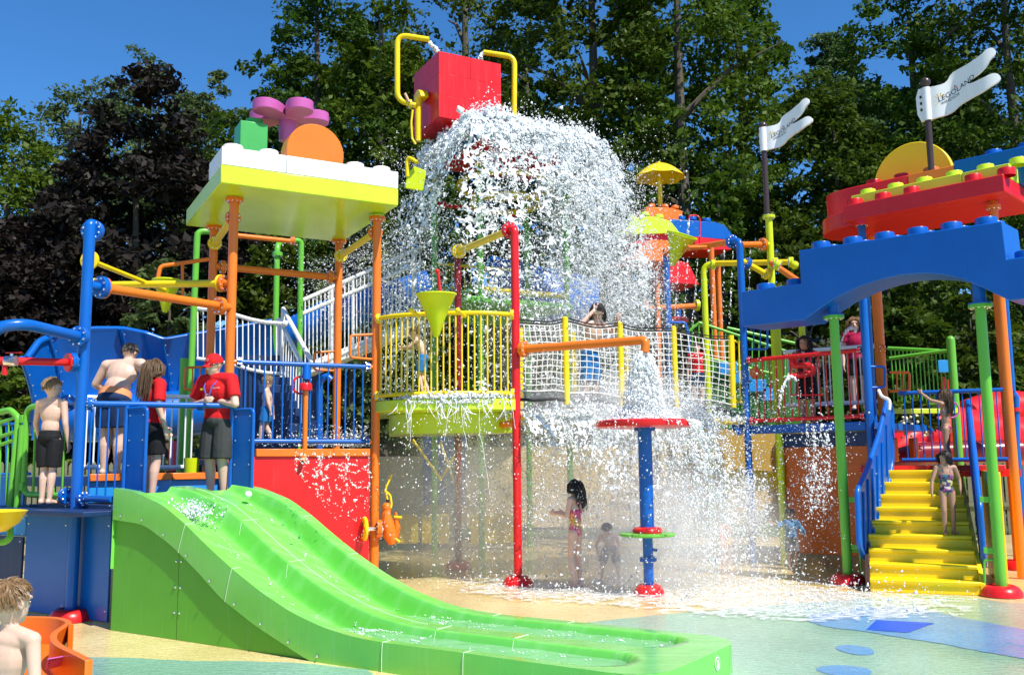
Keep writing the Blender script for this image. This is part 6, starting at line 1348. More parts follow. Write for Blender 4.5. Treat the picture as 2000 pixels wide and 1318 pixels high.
    # ---- clothes
    for kind, mat, *o in wear:
        c = MB(); pel, wai, che = j['pel'], j['waist'], j['chest']; nm = kind
        if kind in ('shorts', 'trunks'):
            leg = o[0] if o else .62; fl = o[1] if len(o) > 1 else 1.22; ell(c, pel, (.100 * H * B, .083 * H * B, .062 * H), wai - pel); ell(c, pel + (wai - pel).normalized() * .035 * H, (.092 * H * B, .073 * H * B, .035 * H), wai - pel)
            for i in range(len(c.v)): pass
            for s in 'LR': e = j['h' + s].lerp(j['k' + s], leg); c.tube([j['h' + s] + UZ * .01 * H, j['h' + s].lerp(e, .5), e], [.060 * H * B, .058 * H * B * (fl + 1) / 2, .050 * H * B * fl], 14)
        elif kind in ('shirt', 'polo'):
            slv = o[0] if o else .62; ell(c, pel + (wai - pel) * .25, (.099 * H * B, .077 * H * B, .075 * H), wai - pel); ell(c, wai, (.092 * H * B, .072 * H * B, .10 * H), che - pel); ell(c, che, (.108 * H * B, .077 * H * B, .105 * H), j['neck'] - wai, cs); ell(c, (j['sL'] + j['sR']) / 2 - sp * .012 * H, (.120 * H * B, .055 * H, .050 * H), j['neck'] - che, cs)
            for s in 'LR': capsule(c, j['neck'] - sp * .004 * H, j['s' + s] - UZ * .004 * H, .038 * H, .043 * H * B); e = j['s' + s].lerp(j['e' + s], slv); c.tube([j['s' + s], e], [.042 * H * B, .040 * H * B], 14); 
            capsule(c, j['neck'] - sp * .03 * H, j['neck'] + sp * .005 * H, .042 * H, .040 * H)
        elif kind == 'swimsuit':
            ell(c, pel, (.091 * H * B, .070 * H * B, .072 * H), wai - pel); ell(c, wai, (.081 * H * B, .062 * H * B, .09 * H), che - pel); ell(c, che - sp * .025 * H, (.098 * H * B, .068 * H * B, .072 * H), j['neck'] - wai, cs)
            for s in 'LR': c.tube([che + (j['s' + s] - che) * .35 + V(0, .055 * H, .0), j['s' + s].lerp(j['neck'], .4) + UZ * .022 * H, che + (j['s' + s] - che) * .35 - V(0, .055 * H, 0)], .009 * H, 8)
        elif kind == 'bikini_bottom':
            ell(c, pel - UZ * .004 * H, (.091 * H * B, .070 * H * B, .045 * H), wai - pel)
        elif kind == 'bikini_top':
            ell(c, che - sp * .01 * H, (.098 * H * B, .068 * H * B, .032 * H), j['neck'] - wai, cs)
        elif kind == 'waistband':
            c.tube([pel + (wai - pel) * .15, pel + (wai - pel) * .62], [.096 * H * B, .093 * H * B], 20); 
            for i in range(len(c.v)): v = Vector(c.v[i]); v.y = pel.y + (v.y - pel.y) * .80; c.v[i] = tuple(v)
        if kind == 'waistband': c.v = [tuple(xf @ Vector(v)) for v in c.v]; c.build('waistband', mat, t, ang=60)
        else: remeshed(c, nm, mat, t, max(vox, .009), 2, xf)
    return t, xf, j, HP
def at_px(px, py, Y, foot): p = W(px, py, Y); return V(p.x, p.y, ZAT(foot, p.x, p.y))
def hgt(pos, top): return ZAT(top, pos[0], pos[1]) - pos[2]
# front boy, seen from behind
p = W(20, 1200, 4.25); pos = V(p.x, p.y, 0); person('shirtless boy with wavy light brown hair in front left corner', pos, (.30, 1), hgt(pos, 1127), 5.7, (.42, .90, -.06), FAIR2, ('short', 'sandy'), dict(sL=(-.118, -.005, .775), sR=(.118, -.005, .775), neck=(0, 0, .80), eR=(.150, -.015, .60), wR=(.14, .06, .46), chest=(0, 0, .70)), [('trunks', F_NAVY)], .92, .006)
# boy behind the green gate rail
pos = at_px(95, 900, 10.35, 985); person('boy in black shorts with his back turned, by green gate', pos, (.15, 1), hgt(pos, 738), 6.2, (.8, .65, -.1), FAIR2, ('short', 'light'), dict(eL=(-.15, .03, .64), wL=(-.16, .10, .52), aL=(-.035, -.01, .045), aR=(.03, -.01, .045), kL=(-.035, .01, .275), kR=(.035, .01, .275)), [('shorts', F_BLACK, .92, 1.3)], .95, .009)
# shirtless man
pos = at_px(222, 800, 11.6, 928); H_ = 1.74; person('shirtless man leaning forward, orange and white waistband', pos, (.25, 1), H_, 7.4, (.3, 1, -.5), FAIR2, ('short', 'dark'), dict(waist=(0, .03, .62), chest=(0, .075, .715), neck=(.0, .13, .80), sL=(-.14, .09, .785), sR=(.14, .09, .785), eL=(-.225, .09, .65), wL=(-.17, .22, .555), eR=(.2, .13, .64), wR=(.16, .24, .56)), [('waistband', F_ORANGE), ('shorts', F_NAVY, .75, 1.25)], 1.26, .011)
# woman in red
pos = at_px(300, 800, 10.95, 980); t_, xf_, j_, HP_ = person('woman in a red shirt with long wavy brown hair', pos, (.75, .65), hgt(pos, 697), 7.2, (.85, .5, -.1), FAIR, ('long', 'wave'), dict(eR=(.15, -.02, .64), wR=(.15, .03, .50), eL=(-.14, .03, .64), wL=(-.13, .12, .52)), [('shirt', F_RED, .75), ('shorts', F_BLACK, .8, 1.25)], 1.0, .010)
# lifeguard on the hood rail
pos = at_px(427, 800, 10.98, 980); hL_, hR_ = r0.lerp(r1, frac(398)) + UZ * .05, r0.lerp(r1, frac(428)) + UZ * .055
H_ = hgt(pos, 684); t_, xf_, j_, HP_ = person('lifeguard in red cap and red polo leaning on the blue rail', pos, (-.42, -.9), H_, 7.2, (-.62, -.78, -.25), FAIR, ('crop', 'dark'), dict(neck=(0, .045, .815), chest=(0, .02, .72), sL=(-.118, .02, .80), sR=(.118, .02, .80), eR=(.185, .05, .63), eL=(-.185, .05, .63), wR=('w', hL_), wL=('w', hR_)), [('polo', F_RED, .72), ('shorts', F_GREY, .98, 1.35)], 1.06, .009, shades=True, cap_=True, curl=.7)
ly = MB(); Hc = lambda x, y, z: xf_ @ (Vector((x, y, z)) * H_)
ly.tube([Hc(-.05, .06, .80), Hc(-.035, .105, .75), Hc(.0, .105, .655)], .009, 6); ly.tube([Hc(.05, .06, .80), Hc(.035, .105, .75), Hc(.0, .105, .655)], .009, 6); ly.build('lanyard', F_PURP, t_, ang=60)
bd_ = MB(); bd_.box(Hc(0, .112, .64), (.05, .012, .07), V(-.9, .42).normalized()).build('badge', F_WHITE, t_); MB().box(Hc(.055, .098, .735), (.05, .012, .022), V(-.9, .42).normalized()).build('name_tag', YELLOW, t_)
vs, fs = text_mesh('LEGOLAND', .026); vs = vs - np.array([vs[:, 0].max() / 2, 0, 0]); m_ = MB(); m_.v = [tuple(Hc(-.055 - x / H_, .1, .735 + y / H_)) for x, y, _ in vs]; m_.f = fs; m_.build('lettering', F_WHITE, t_)
MB().box(Hc(-.01, .17, .60), (.09, .05, .025), V(-.9, .42).normalized()).build('walkie_talkie', F_NAVY, t_, .004)
# toddler behind blue railing
pos = at_px(521, 800, 13.2, 868); person('toddler in blue trunks walking behind the blue railing', pos, (-1, -.1), hgt(pos, 739), 5.0, (-1, -.1, -.35), FAIR2, ('short', 'light'), dict(aL=(-.05, .09, .045), aR=(.05, -.09, .045), kL=(-.05, .06, .27), eL=(-.14, -.05, .60), wL=(-.13, -.08, .48), eR=(.14, -.06, .60), wR=(.14, -.08, .46)), [('trunks', F_BLUE, .7)], 1.2, .009)
# boy on the lime balcony
pos = at_px(826, 700, 13.2, 772); person('boy in blue trunks reaching forward on the lime balcony', pos, (-1, .15), hgt(pos, 640) * 1.04, 5.8, (-1, .1, -.2), FAIR, ('short', 'brown'), dict(chest=(0, .04, .70), neck=(0, .09, .79), sL=(-.11, .06, .77), sR=(.11, .06, .77), eL=(-.12, .17, .68), eR=(.12, .17, .68), wL=(-.08, .29, .68), wR=(.08, .29, .67), kL=(-.055, .05, .28), kR=(.055, .03, .28), aR=(.055, -.07, .045)), [('trunks', F_BLUE, .75, 1.3)], .95, .009)
# boy leaning on the net bridge
pb3 = NP(1150, 640, .35); pos = V(pb3.x, pb3.y, zB - .06); rl_ = NP(1208, 636); H_ = 1.62
person('wet dark-haired boy leaning on the net bridge, hand on head', pos, (-nn.x, -nn.y), H_, 6.6, (-.1, -1, -.65), FAIR, ('mid', 'dark'), dict(chest=(0, .07, .735), neck=(.0, .11, .835), sL=(-.115, .08, .81), sR=(.115, .08, .81), wL=('w', rl_ + V(-.03, 0, .05)), eL=(-.16, .16, .74), eR=(.19, .12, .80), wR=(.07, .16, .93)), [('trunks', F_BLUE, .9, 1.3)], .95, .010, eyes=True)
# girl under the fall
pos = G(1126, 1150); pos = V(pos.x, pos.y, .02); person('girl in a pink and yellow spotted swimsuit under the falling water', pos, (-.85, .5), hgt(pos, 934), 6.9, (-1, .3, -.1), FAIR, ('wet', 'dark'), dict(eL=(-.13, .02, .66), wL=(-.10, .16, .68), eR=(.13, .04, .66), wR=(.10, .17, .67), kL=(-.045, .03, .28), aR=(.045, -.02, .045)), [('swimsuit', F_LEOP)], .88, .008)
# crouching child in the spray
pos = G(1192, 1136); pos = V(pos.x, pos.y, .02); person('child in dark shorts bending in the spray beside the column', pos, (-.3, -1), .92, 5.4, (-.2, -1, -1.0), FAIR, ('short', 'dark'), dict(pel=(0, -.08, .46), waist=(0, -.04, .53), chest=(0, .05, .60), neck=(0, .13, .66), sL=(-.115, .08, .65), sR=(.115, .08, .65), hL=(-.06, -.07, .44), hR=(.06, -.07, .44), kL=(-.11, .03, .26), kR=(.11, .03, .26), aL=(-.13, -.03, .045), aR=(.13, -.03, .045), eL=(-.17, .14, .52), wL=(-.14, .18, .40), eR=(.17, .14, .52), wR=(.14, .18, .40)), [('shorts', F_CAMO, .95, 1.3)], 1.05, .009)
# toddler with sunglasses
pos = G(1549, 1112); pos = V(pos.x, pos.y, .02); person('toddler in a blue shirt and sunglasses running with arms out', pos, (.0, -1), hgt(pos, 997), 5.2, (-.05, -1, -.25), TAN, ('short', 'dark'), dict(eR=(.23, .02, .74), wR=(.36, .03, .80), eL=(-.20, .02, .64), wL=(-.27, .03, .50), kL=(-.055, .05, .27)), [('shirt', F_SKY, 1.25), ('shorts', F_CAMO, .95, 1.35)], 1.1, .009, shades=True)
# child with red hose toy on the right deck
pos = DP(1577, 780, .28); pos = V(pos.x, pos.y, zdk + .005); t_, xf_, j_, HP_ = person('smiling dark-haired child in black tee holding a red hose toy', pos, (-.35, -.95), hgt(pos, 658), 6.0, (-.7, -.7, .1), TAN, ('mid', 'dark'), dict(eL=(-.15, .03, .66), wL=(-.05, .14, .62), eR=(.16, .03, .66), wR=(.12, .14, .58)), [('shirt', F_TEE, .5), ('shorts', F_BLACK, .95, 1.35)], 1.0, .009)
Hq = hgt(pos, 658); hz = MB(); hz.tube(arc_path([xf_ @ (Vector(q) * Hq) for q in ((.12, .14, .74), (.13, .16, .66), (-.08, .17, .65), (-.09, .17, .57), (.16, .18, .53))], .08), .05, 12); ho_ = hz.build('hose', RED, thing('hose_toy', 'red curled hose toy with white nozzle held by the child', 'toy', xf_ @ (Vector((0, .17, .55)) * Hq)), ang=60); MB().ball(xf_ @ (Vector((.18, .18, .52)) * Hq), .05, 12, 8).build('nozzle', WHITE, ho_)
# person in pink behind the blue post
pos = at_px(1674, 700, 16.4, 800); person('long-haired person in a pink top behind the blue stair post', pos, (-.3, -1), hgt(pos, 618), 6.6, (-.5, -1, 0), FAIR, ('long', 'sandy'), dict(), [('shirt', fabric('cloth_crimson', (.36, .01, .06)), .5), ('shorts', F_BLACK)], 1.0, .011)
# bikini girl on the landing
pos = SB0 + sa * (sw * .90) + sn_ * 2.16; pos = V(pos.x, pos.y, stz + .003); H_ = hgt(pos, 760); wr_ = W(1850, 778, 14.05)
person('girl in a bikini at the top of the stairs reaching up', pos, (-.75, .5), H_, 6.3, (-.95, .15, .1), TAN, ('long', 'brown'), dict(eL=(-.11, .14, .86), wL=(-.09, .24, .95), eR=(.15, .02, .65), wR=(.17, .05, .53), sL=(-.10, .02, .82)), [('bikini_top', F_BIK), ('bikini_bottom', F_PINK)], .9, .009)
# girl coming down the stairs
k_ = 3; pos = SB0 + sa * (sw * .80) + sn_ * (run * k_ + .12); pos = V(pos.x, pos.y, rise * (k_ + 1) + .004)
person('girl in a dark floral swimsuit walking down the yellow stairs', pos, (-.15, -1), hgt(pos, 881), 6.3, (-.9, -.5, -.1), TAN, ('mid', 'dark'), dict(eR=(.17, .02, .64), wR=(.19, .06, .50), eL=(-.16, -.02, .66), wL=(-.15, .03, .53), kR=(.06, .05, .28), aR=(.06, .03, .045), aL=(-.06, -.04, .045)), [('swimsuit', F_FLOR)], .95, .009)
# visitor in red beyond the net
pos = at_px(1362, 720, 18.2, 800); person('visitor in a red top seen through the net', pos, (-.3, -1), hgt(pos, 668), 6.6, None, FAIR, ('short', 'brown'), dict(), [('shirt', F_RED, .6), ('shorts', F_NAVY)], 1.0, .012)
# ================================================================== water
def vnoise(p, seed=0):
    """smooth value noise on numpy points (n,3), 0..1"""
    i = np.floor(p).astype(np.int64); f = p - i; f = f * f * (3 - 2 * f); out = 0
    for dx in (0, 1):
        for dy in (0, 1):
            for dz in (0, 1):
                h = (i[:, 0] + dx) * 374761393 + (i[:, 1] + dy) * 668265263 + (i[:, 2] + dz) * 2147483647 + seed * 974711
                h = (h ^ (h >> 13)) * 1274126177; h = (h ^ (h >> 16)) & 0xffffff
                w = (f[:, 0] if dx else 1 - f[:, 0]) * (f[:, 1] if dy else 1 - f[:, 1]) * (f[:, 2] if dz else 1 - f[:, 2])
                out = out + w * (h / 0xffffff)
    return out
def fbm(p, seed=0, o=3):
    s, a, t = 0, .5, 0
    for k in range(o): s = s + a * vnoise(p * 2 ** k, seed + k); t += a; a *= .5
    return s / t
def water_mat(name, col, alpha=1.0):
    m, nt, p = nodes(name); p.inputs['Base Color'].default_value = (*col, 1); p.inputs['Roughness'].default_value = .12
    p.inputs['Specular IOR Level'].default_value = .5; p.inputs['IOR'].default_value = 1.33
    n1 = N(nt, 'ShaderNodeTexNoise'); n1.inputs['Scale'].default_value = 40; b = N(nt, 'ShaderNodeBump'); b.inputs['Strength'].default_value = .3; b.inputs['Distance'].default_value = .01
    g = N(nt, 'ShaderNodeNewGeometry'); nt.links.new(g.outputs['Position'], n1.inputs['Vector']); nt.links.new(n1.outputs['Fac'], b.inputs['Height']); nt.links.new(b.outputs[0], p.inputs['Normal'])
    if alpha < 1: p.inputs['Alpha'].default_value = alpha
    return m
FOAM = water_mat('white_water', (.86, .90, .92)); MIST = water_mat('fine_spray', (.84, .87, .89))
OCT_V = np.array([(1, 0, 0), (-1, 0, 0), (0, 1, 0), (0, -1, 0), (0, 0, 1), (0, 0, -1)], float)
OCT_F = np.array([(4, 0, 2), (4, 2, 1), (4, 1, 3), (4, 3, 0), (5, 2, 0), (5, 1, 2), (5, 3, 1), (5, 0, 3)])
TET_V = np.array([(.94, 0, -.33), (-.47, .82, -.33), (-.47, -.82, -.33), (0, 0, 1)], float); TET_F = np.array([(0, 2, 1), (0, 1, 3), (1, 2, 3), (2, 0, 3)])
def drops(name, p, r, d, stretch, mat, parent=None, tet=False):
    """one mesh of droplets: positions, radii, flight directions, length factors"""
    g = RNG; n = len(p); bv, bf = (TET_V, TET_F) if tet else (OCT_V, OCT_F)
    d = d / np.maximum(np.linalg.norm(d, axis=1), 1e-6)[:, None]
    u = np.cross(d, g.normal(size=(n, 3))); u /= np.maximum(np.linalg.norm(u, axis=1), 1e-6)[:, None]; w = np.cross(d, u)
    st = stretch if hasattr(stretch, '__len__') else np.full(n, stretch); q = g.uniform(.7, 1.3, (n, 2))
    vs = p[:, None, :] + r[:, None, None] * (bv[None, :, 0, None] * u[:, None, :] * q[:, 0, None, None] + bv[None, :, 1, None] * w[:, None, :] * q[:, 1, None, None] + bv[None, :, 2, None] * d[:, None, :] * st[:, None, None])
    fs = (np.arange(n) * len(bv))[:, None, None] + bf[None]
    me = raw_mesh(name, vs.reshape(-1, 3), fs.reshape(-1, 3), mat, smooth=not tet); o = bpy.data.objects.new(name, me); link(o, parent); o['kind'] = 'stuff'; return o
GRAV = 9.81
def arr(*v): return np.array([tuple(x) for x in v])
# ---- the big cascade off the blue roof
def cascade(n, e0, e1, nrm, vlo, vhi, spread, tmax, web, seed, up=.5, thr=.085, dens=None):
    g = np.random.default_rng(seed); e0, e1, nrm = np.array(e0), np.array(e1), np.array(nrm)
    e = g.random(n); t = tmax * g.random(n) ** .85; lay = g.random(n); tang = (e1 - e0) / np.linalg.norm(e1 - e0); L = np.linalg.norm(e1 - e0)
    sheet = g.integers(0, 3, n)
    v = vlo + (vhi - vlo) * (sheet / 2 * .7 + .3 * lay)
    gust = fbm(np.stack([e * L * 1.3, t * 3.0, sheet * 7.3], 1), seed, 3); v = v * (.75 + .5 * gust)
    p0 = e0[None] + (e1 - e0)[None] * e[:, None]
    vel = nrm[None] * v[:, None] + tang[None] * ((e - .5) * spread)[:, None] + np.array([0, 0, up]) * (gust[:, None])
    p = p0 + vel * t[:, None] + np.array([0, 0, -.5 * GRAV]) * (t ** 2)[:, None]
    fall = .5 * GRAV * t * t
    # web-like breakup of the sheet, finer and looser as it falls
    q = np.stack([e * L * web, fall * web * .62 + v * t * web * .5, sheet * 5.1 + lay * .35], 1); q = q + .55 * np.stack([fbm(q * .7, seed + 9), fbm(q * .7, seed + 19), 0 * e], 1)
    f0 = fbm(q, seed + 3, 2); w1 = np.abs(f0 - .5); ge = fbm(q + np.array([.04, 0, 0]), seed + 3, 2) - f0; gs = fbm(q + np.array([0, .04, 0]), seed + 3, 2) - f0; big = fbm(np.stack([e * L * 1.2, fall * .8, sheet * 3.0], 1), seed + 5, 3) + .12 * (t < .30)
    prob = np.clip(1 - w1 / thr, 0, 1) * np.clip((big - .40) * 6, .03, 1.3) * np.where(t < .38, 3.2, 1)
    if dens is not None: prob = prob * dens(e, t)
    keep = g.random(n) < prob
    jit = g.normal(size=(n, 3)) * (.010 + .05 * t)[:, None]; p = p + jit * (g.random(n) < .55)[:, None]
    vv = vel + np.array([0, 0, -GRAV]) * t[:, None]
    r = (g.gamma(1.8, .0032, n) + .0022) * np.where(t < .3, 1.3, 1.0)
    # strings follow the web lines; loose drops follow their flight
    gn_ = np.maximum(np.hypot(ge, gs), 1e-6); vh = vv / np.maximum(np.linalg.norm(vv, axis=1), 1e-6)[:, None]
    td = tang[None] * (-gs / gn_)[:, None] + vh * (ge / gn_ * -1)[:, None]; st_ = g.random(n) < .72
    dirn = np.where(st_[:, None], td, vh); p = np.where((st_ & (g.random(n) < .8))[:, None], p - jit * (g.random(n) < .5)[:, None], p)
    ln = np.where(st_, g.uniform(2.2, 5.5, n), g.uniform(1, 2, n))
    return p[keep], r[keep], dirn[keep], t[keep], ln[keep]
zE = PZ_ + .02
CA, CB_, CC_, CD = (TP(-.1, -.1, zE), TP(2.2, -.1, zE), TP(2.2, 2.0, zE), TP(-.1, 2.0, zE))
jobs = [cascade(105000, CA, CB_, -BX, .5, 1.5, 1.6, 1.0, 7.0, 11, dens=lambda e, t: np.clip(.42 + .9 * e, 0, 1.1)),
        cascade(62000, CD, CA, -AX, .4, 1.3, 1.0, 1.0, 7.0, 21, dens=lambda e, t: .75 + 0 * e),
        cascade(52000, CB_, CC_, AX, .3, 1.25, .9, 1.02, 7.0, 31)]
P_ = np.concatenate([j[0] for j in jobs]); R_ = np.concatenate([j[1] for j in jobs]); V_ = np.concatenate([j[2] for j in jobs]); T_ = np.concatenate([j[3] for j in jobs]); L_s = np.concatenate([j[4] for j in jobs])
ok = P_[:, 2] > 2.25; P_, R_, V_, T_, L_s = P_[ok], R_[ok], V_[ok], T_[ok], L_s[ok]
wf = thing('waterfall', 'white water cascading off the tower roof', 'water', (C0.x, C0.y, 2.3)); wf['kind'] = 'stuff'
bigm = R_ > .010
drops('water_strands', P_[bigm], R_[bigm], V_[bigm], L_s[bigm] * .7, FOAM, wf); drops('water_drops', P_[~bigm], R_[~bigm], V_[~bigm], L_s[~bigm], FOAM, wf, True)
print('cascade', len(P_), bigm.sum())
# connected sheets and strings: the falling film torn into a net that opens as it drops
def torn_sheet(e0, e1, nrm, v, spread, fall, step, web, seed, thr0, thr1, up=.4, zmin=.05):
    e0, e1, nrm = np.array(e0), np.array(e1), np.array(nrm); L = np.linalg.norm(e1 - e0); tang = (e1 - e0) / L
    nx, ny = int(L / step), int(fall / step); E, S = np.meshgrid(np.linspace(0, 1, nx + 1), np.linspace(0.0, fall, ny + 1)); e, s = E.ravel(), S.ravel(); t = np.sqrt(2 * s / GRAV) + .02
    gust = fbm(np.stack([e * L * 1.3, t * 3.0, 0 * e + seed], 1), seed, 3); rip = fbm(np.stack([e * L * 7, s * 6, 0 * e], 1), seed + 2, 3) - .5
    vel = nrm[None] * (v * (.7 + .6 * gust))[:, None] + tang[None] * ((e - .5) * spread)[:, None] + np.array([0, 0, up]) * gust[:, None]
    p = e0[None] + (e1 - e0)[None] * e[:, None] + vel * t[:, None] + np.array([0, 0, -.5 * GRAV]) * (t ** 2)[:, None] + nrm[None] * (rip * (.05 + .22 * t))[:, None] + tang[None] * ((fbm(np.stack([e * L * 5, s * 4, 0 * e + 3], 1), seed + 6, 3) - .5) * .25 * t)[:, None]
    q = np.stack([e * L * web, s * web * .6, 0 * e], 1); q = q + .8 * np.stack([fbm(q * .8, seed + 9), fbm(q * .8, seed + 19), 0 * e], 1)
    w = np.minimum(np.abs(fbm(q, seed + 3, 3) - .5), 1.15 * np.abs(fbm(q * 1.7 + 5.3, seed + 13, 2) - .5) + .006)
    big = fbm(np.stack([e * L * 1.1, s * .8, 0 * e], 1), seed + 5, 3); brk = fbm(np.stack([e * L * 16, s * 12, 0 * e], 1), seed + 31, 2)
    k = t / np.sqrt(2 * fall / GRAV); thr = (thr0 + (thr1 - thr0) * np.clip(k * 1.15, 0, 1)) * np.clip((big - .34) * 5, .1, 1.4) * np.clip(1.5 - k * 1.9 * (1 - brk), .15, 1.3)
    ok = (w < thr) & (p[:, 2] > zmin); idx = np.arange((nx + 1) * (ny + 1)).reshape(ny + 1, nx + 1); F = np.stack([idx[:-1, :-1], idx[:-1, 1:], idx[1:, 1:], idx[1:, :-1]], -1).reshape(-1, 4); F = F[ok[F].sum(1) >= 3]
    used = np.unique(F); mpn = np.full(len(p), -1); mpn[used] = np.arange(len(used)); return p[used], mpn[F]
def torn(name, specs, parent):
    vs, fs, b = [], [], 0
    for sp_ in specs: p, f = torn_sheet(**sp_); vs.append(p); fs.append(f + b); b += len(p)
    me = raw_mesh(name, np.concatenate(vs), np.concatenate(fs), FOAM, True); o = bpy.data.objects.new(name, me); link(o, parent); o['kind'] = 'stuff'; print(name, len(me.polygons)); return o
sp1 = []
for k_, v_ in enumerate((.55, .95, 1.35)):
    sp1 += [dict(e0=CA, e1=CB_, nrm=-BX, v=v_, spread=1.6, fall=4.7, step=.0125, web=8.0, seed=301 + 10 * k_, thr0=.062, thr1=.020, zmin=2.3), dict(e0=CB_, e1=CC_, nrm=AX, v=v_ * .9, spread=.9, fall=4.6, step=.0135, web=8.0, seed=401 + 10 * k_, thr0=.06, thr1=.018, zmin=2.3)]
for k_, v_ in enumerate((.6, 1.1)): sp1 += [dict(e0=CD, e1=CA, nrm=-AX, v=v_, spread=1.0, fall=4.6, step=.0135, web=8.0, seed=501 + 10 * k_, thr0=.06, thr1=.018, zmin=2.3)]
torn('water_sheet', sp1, wf)
# sheet of water breaking over the roof itself
g = RNG; n = 16000; a, b = g.random(n) * 2.5 - .25, g.random(n) * 2.3 - .2
edge_d = np.minimum.reduce([a + .25, 2.25 - a, b + .2, 2.1 - b])
nz = fbm(np.stack([a * 5, b * 5, 0 * a], 1), 77, 3); kp = (nz > .50 - .10 * (edge_d < .35)) & ((b < .9) | (a < .6) | (a > 1.7))
base = np.array(C0)[None] + np.array(AX)[None] * a[:, None] + np.array(BX)[None] * b[:, None]; base[:, 2] = PZ_ + .02 + np.abs(g.normal(size=n)) * .075 + .10 * np.exp(-((a - .3) ** 2 + b ** 2) * 4) - .15 * np.clip(.05 - edge_d, 0, 1) * 6
drops('roof_foam', base[kp], g.gamma(2.5, .007, kp.sum()) + .006, g.normal(size=(kp.sum(), 3)), 1.2, FOAM, wf)
# crown of spray above the roof
n = 2600; a = g.random(n) * 2.4 - .1; b = -.1 + .3 * g.random(n); base = np.array(C0)[None] + np.array(AX)[None] * a[:, None] + np.array(BX)[None] * b[:, None]; base[:, 2] = PZ_ + g.gamma(1.6, .085, n) + .12 * np.exp(-(a - .2) ** 2 * 8)
drops('roof_spray', base, g.gamma(2, .0045, n) + .004, g.normal(size=(n, 3)), 1.3, FOAM, wf, True)
# fine spray round the cascade
def cloud(n, c, s, seed, noise=1.6, cut=.48):
    g = np.random.default_rng(seed); p = g.normal(size=(n, 3)) * np.array(s) + np.array(c); return p[fbm(p * noise, seed, 3) > cut]
fs_ = [cloud(20000, W(1190, 480, 15.3), (.45, .7, 1.1), 41), cloud(17000, W(1150, 640, 15.0), (.6, .7, .7), 42), cloud(12000, W(800, 440, 16.3), (.4, .5, .9), 43), cloud(12000, W(1000, 560, 15.2), (1.0, .7, .9), 44), cloud(9000, W(1245, 560, 15.5), (.30, .5, .6), 45), cloud(7000, W(700, 520, 16.4), (.55, .5, .5), 46)]
mp = np.concatenate(fs_); mp = mp[(mp[:, 2] > 2.2) & (mp[:, 2] < PZ_ - .1)]
drops('fine_spray', mp, RNG.gamma(2, .0026, len(mp)) + .0028, RNG.normal(size=(len(mp), 3)), 1.3, MIST, wf, True)
# ---- water bursting on the bridge and pouring to the ground
lf = thing('bridge_splash', 'white water bursting on the net bridge and pouring down below', 'water', NP(1150, 800)); lf['kind'] = 'stuff'
def along_bridge(u, back): return np.array(N0)[None] + np.array(nd)[None] * (u * nl)[:, None] + np.array(nn)[None] * back[:, None]
n = 30000; u = np.clip(RNG.normal(.45, .2, n), .01, .93); bk = RNG.uniform(-.25, 1.1, n); p = along_bridge(u, bk)
hgt = RNG.gamma(1.3, .13, n) * np.exp(-((u - .5) / .32) ** 2); p[:, 2] = zB - .10 + hgt - .05 * RNG.random(n)
kp = fbm(p * 4, 51, 3) > .42
drops('burst', p[kp], RNG.gamma(1.8, .0055, kp.sum()) + .004, RNG.normal(size=(kp.sum(), 3)), 1.6, FOAM, lf, True)
lo0, lo1 = along_bridge(np.array([.015]), np.array([-.10]))[0], along_bridge(np.array([.80]), np.array([-.10]))[0]; lo0[2] = lo1[2] = zB - .12
j1 = cascade(55000, lo0, lo1, -nn, .15, .9, .5, .70, 8.0, 61, up=.2, thr=.07, dens=lambda e, t: .85 + .3 * np.sin(e * 5))
lo0b, lo1b = lo0 + np.array(nn) * 1.2, lo1 + np.array(nn) * 1.2
j2 = cascade(30000, lo0b, lo1b, nn, .1, .7, .5, .70, 8.0, 71, up=.2, thr=.08)
pp_ = np.concatenate([j1[0], j2[0]]); rr_ = np.concatenate([j1[1], j2[1]]) * .75; vv_ = np.concatenate([j1[2], j2[2]]); ls_ = np.concatenate([j1[4], j2[4]]); ok = pp_[:, 2] > .02; pp_, rr_, vv_, ls_ = pp_[ok], rr_[ok], vv_[ok], ls_[ok]
drops('curtain', pp_, rr_, vv_, ls_, FOAM, lf, True); print('curtain', len(pp_))
torn('water_sheet', [dict(e0=lo0, e1=lo1, nrm=-nn, v=v_, spread=.5, fall=2.3, step=.012, web=9.0, seed=601 + 10 * k_, thr0=.05, thr1=.012, up=.15, zmin=.05) for k_, v_ in enumerate((.3, .75))], lf)
fs_ = [cloud(18000, (.9, 13.4, 1.0), (.8, .7, .55), 81, 2.2, .44), cloud(12000, (-.9, 14.2, 1.1), (.7, .7, .6), 82, 2, .44), cloud(16000, (2.2, 13.2, .9), (.55, .8, .6), 83, 2.2, .42), cloud(12000, (2.6, 14.0, 2.3), (.7, .6, .35), 84, 2, .44), cloud(3000, (3.0, 12.9, .4), (.8, .5, .3), 85, 2, .44)]
mp = np.concatenate(fs_); mp = mp[mp[:, 2] > .03]
drops('fine_spray', mp, RNG.gamma(2, .0024, len(mp)) + .0026, RNG.normal(size=(len(mp), 3)), 1.3, MIST, lf, True)
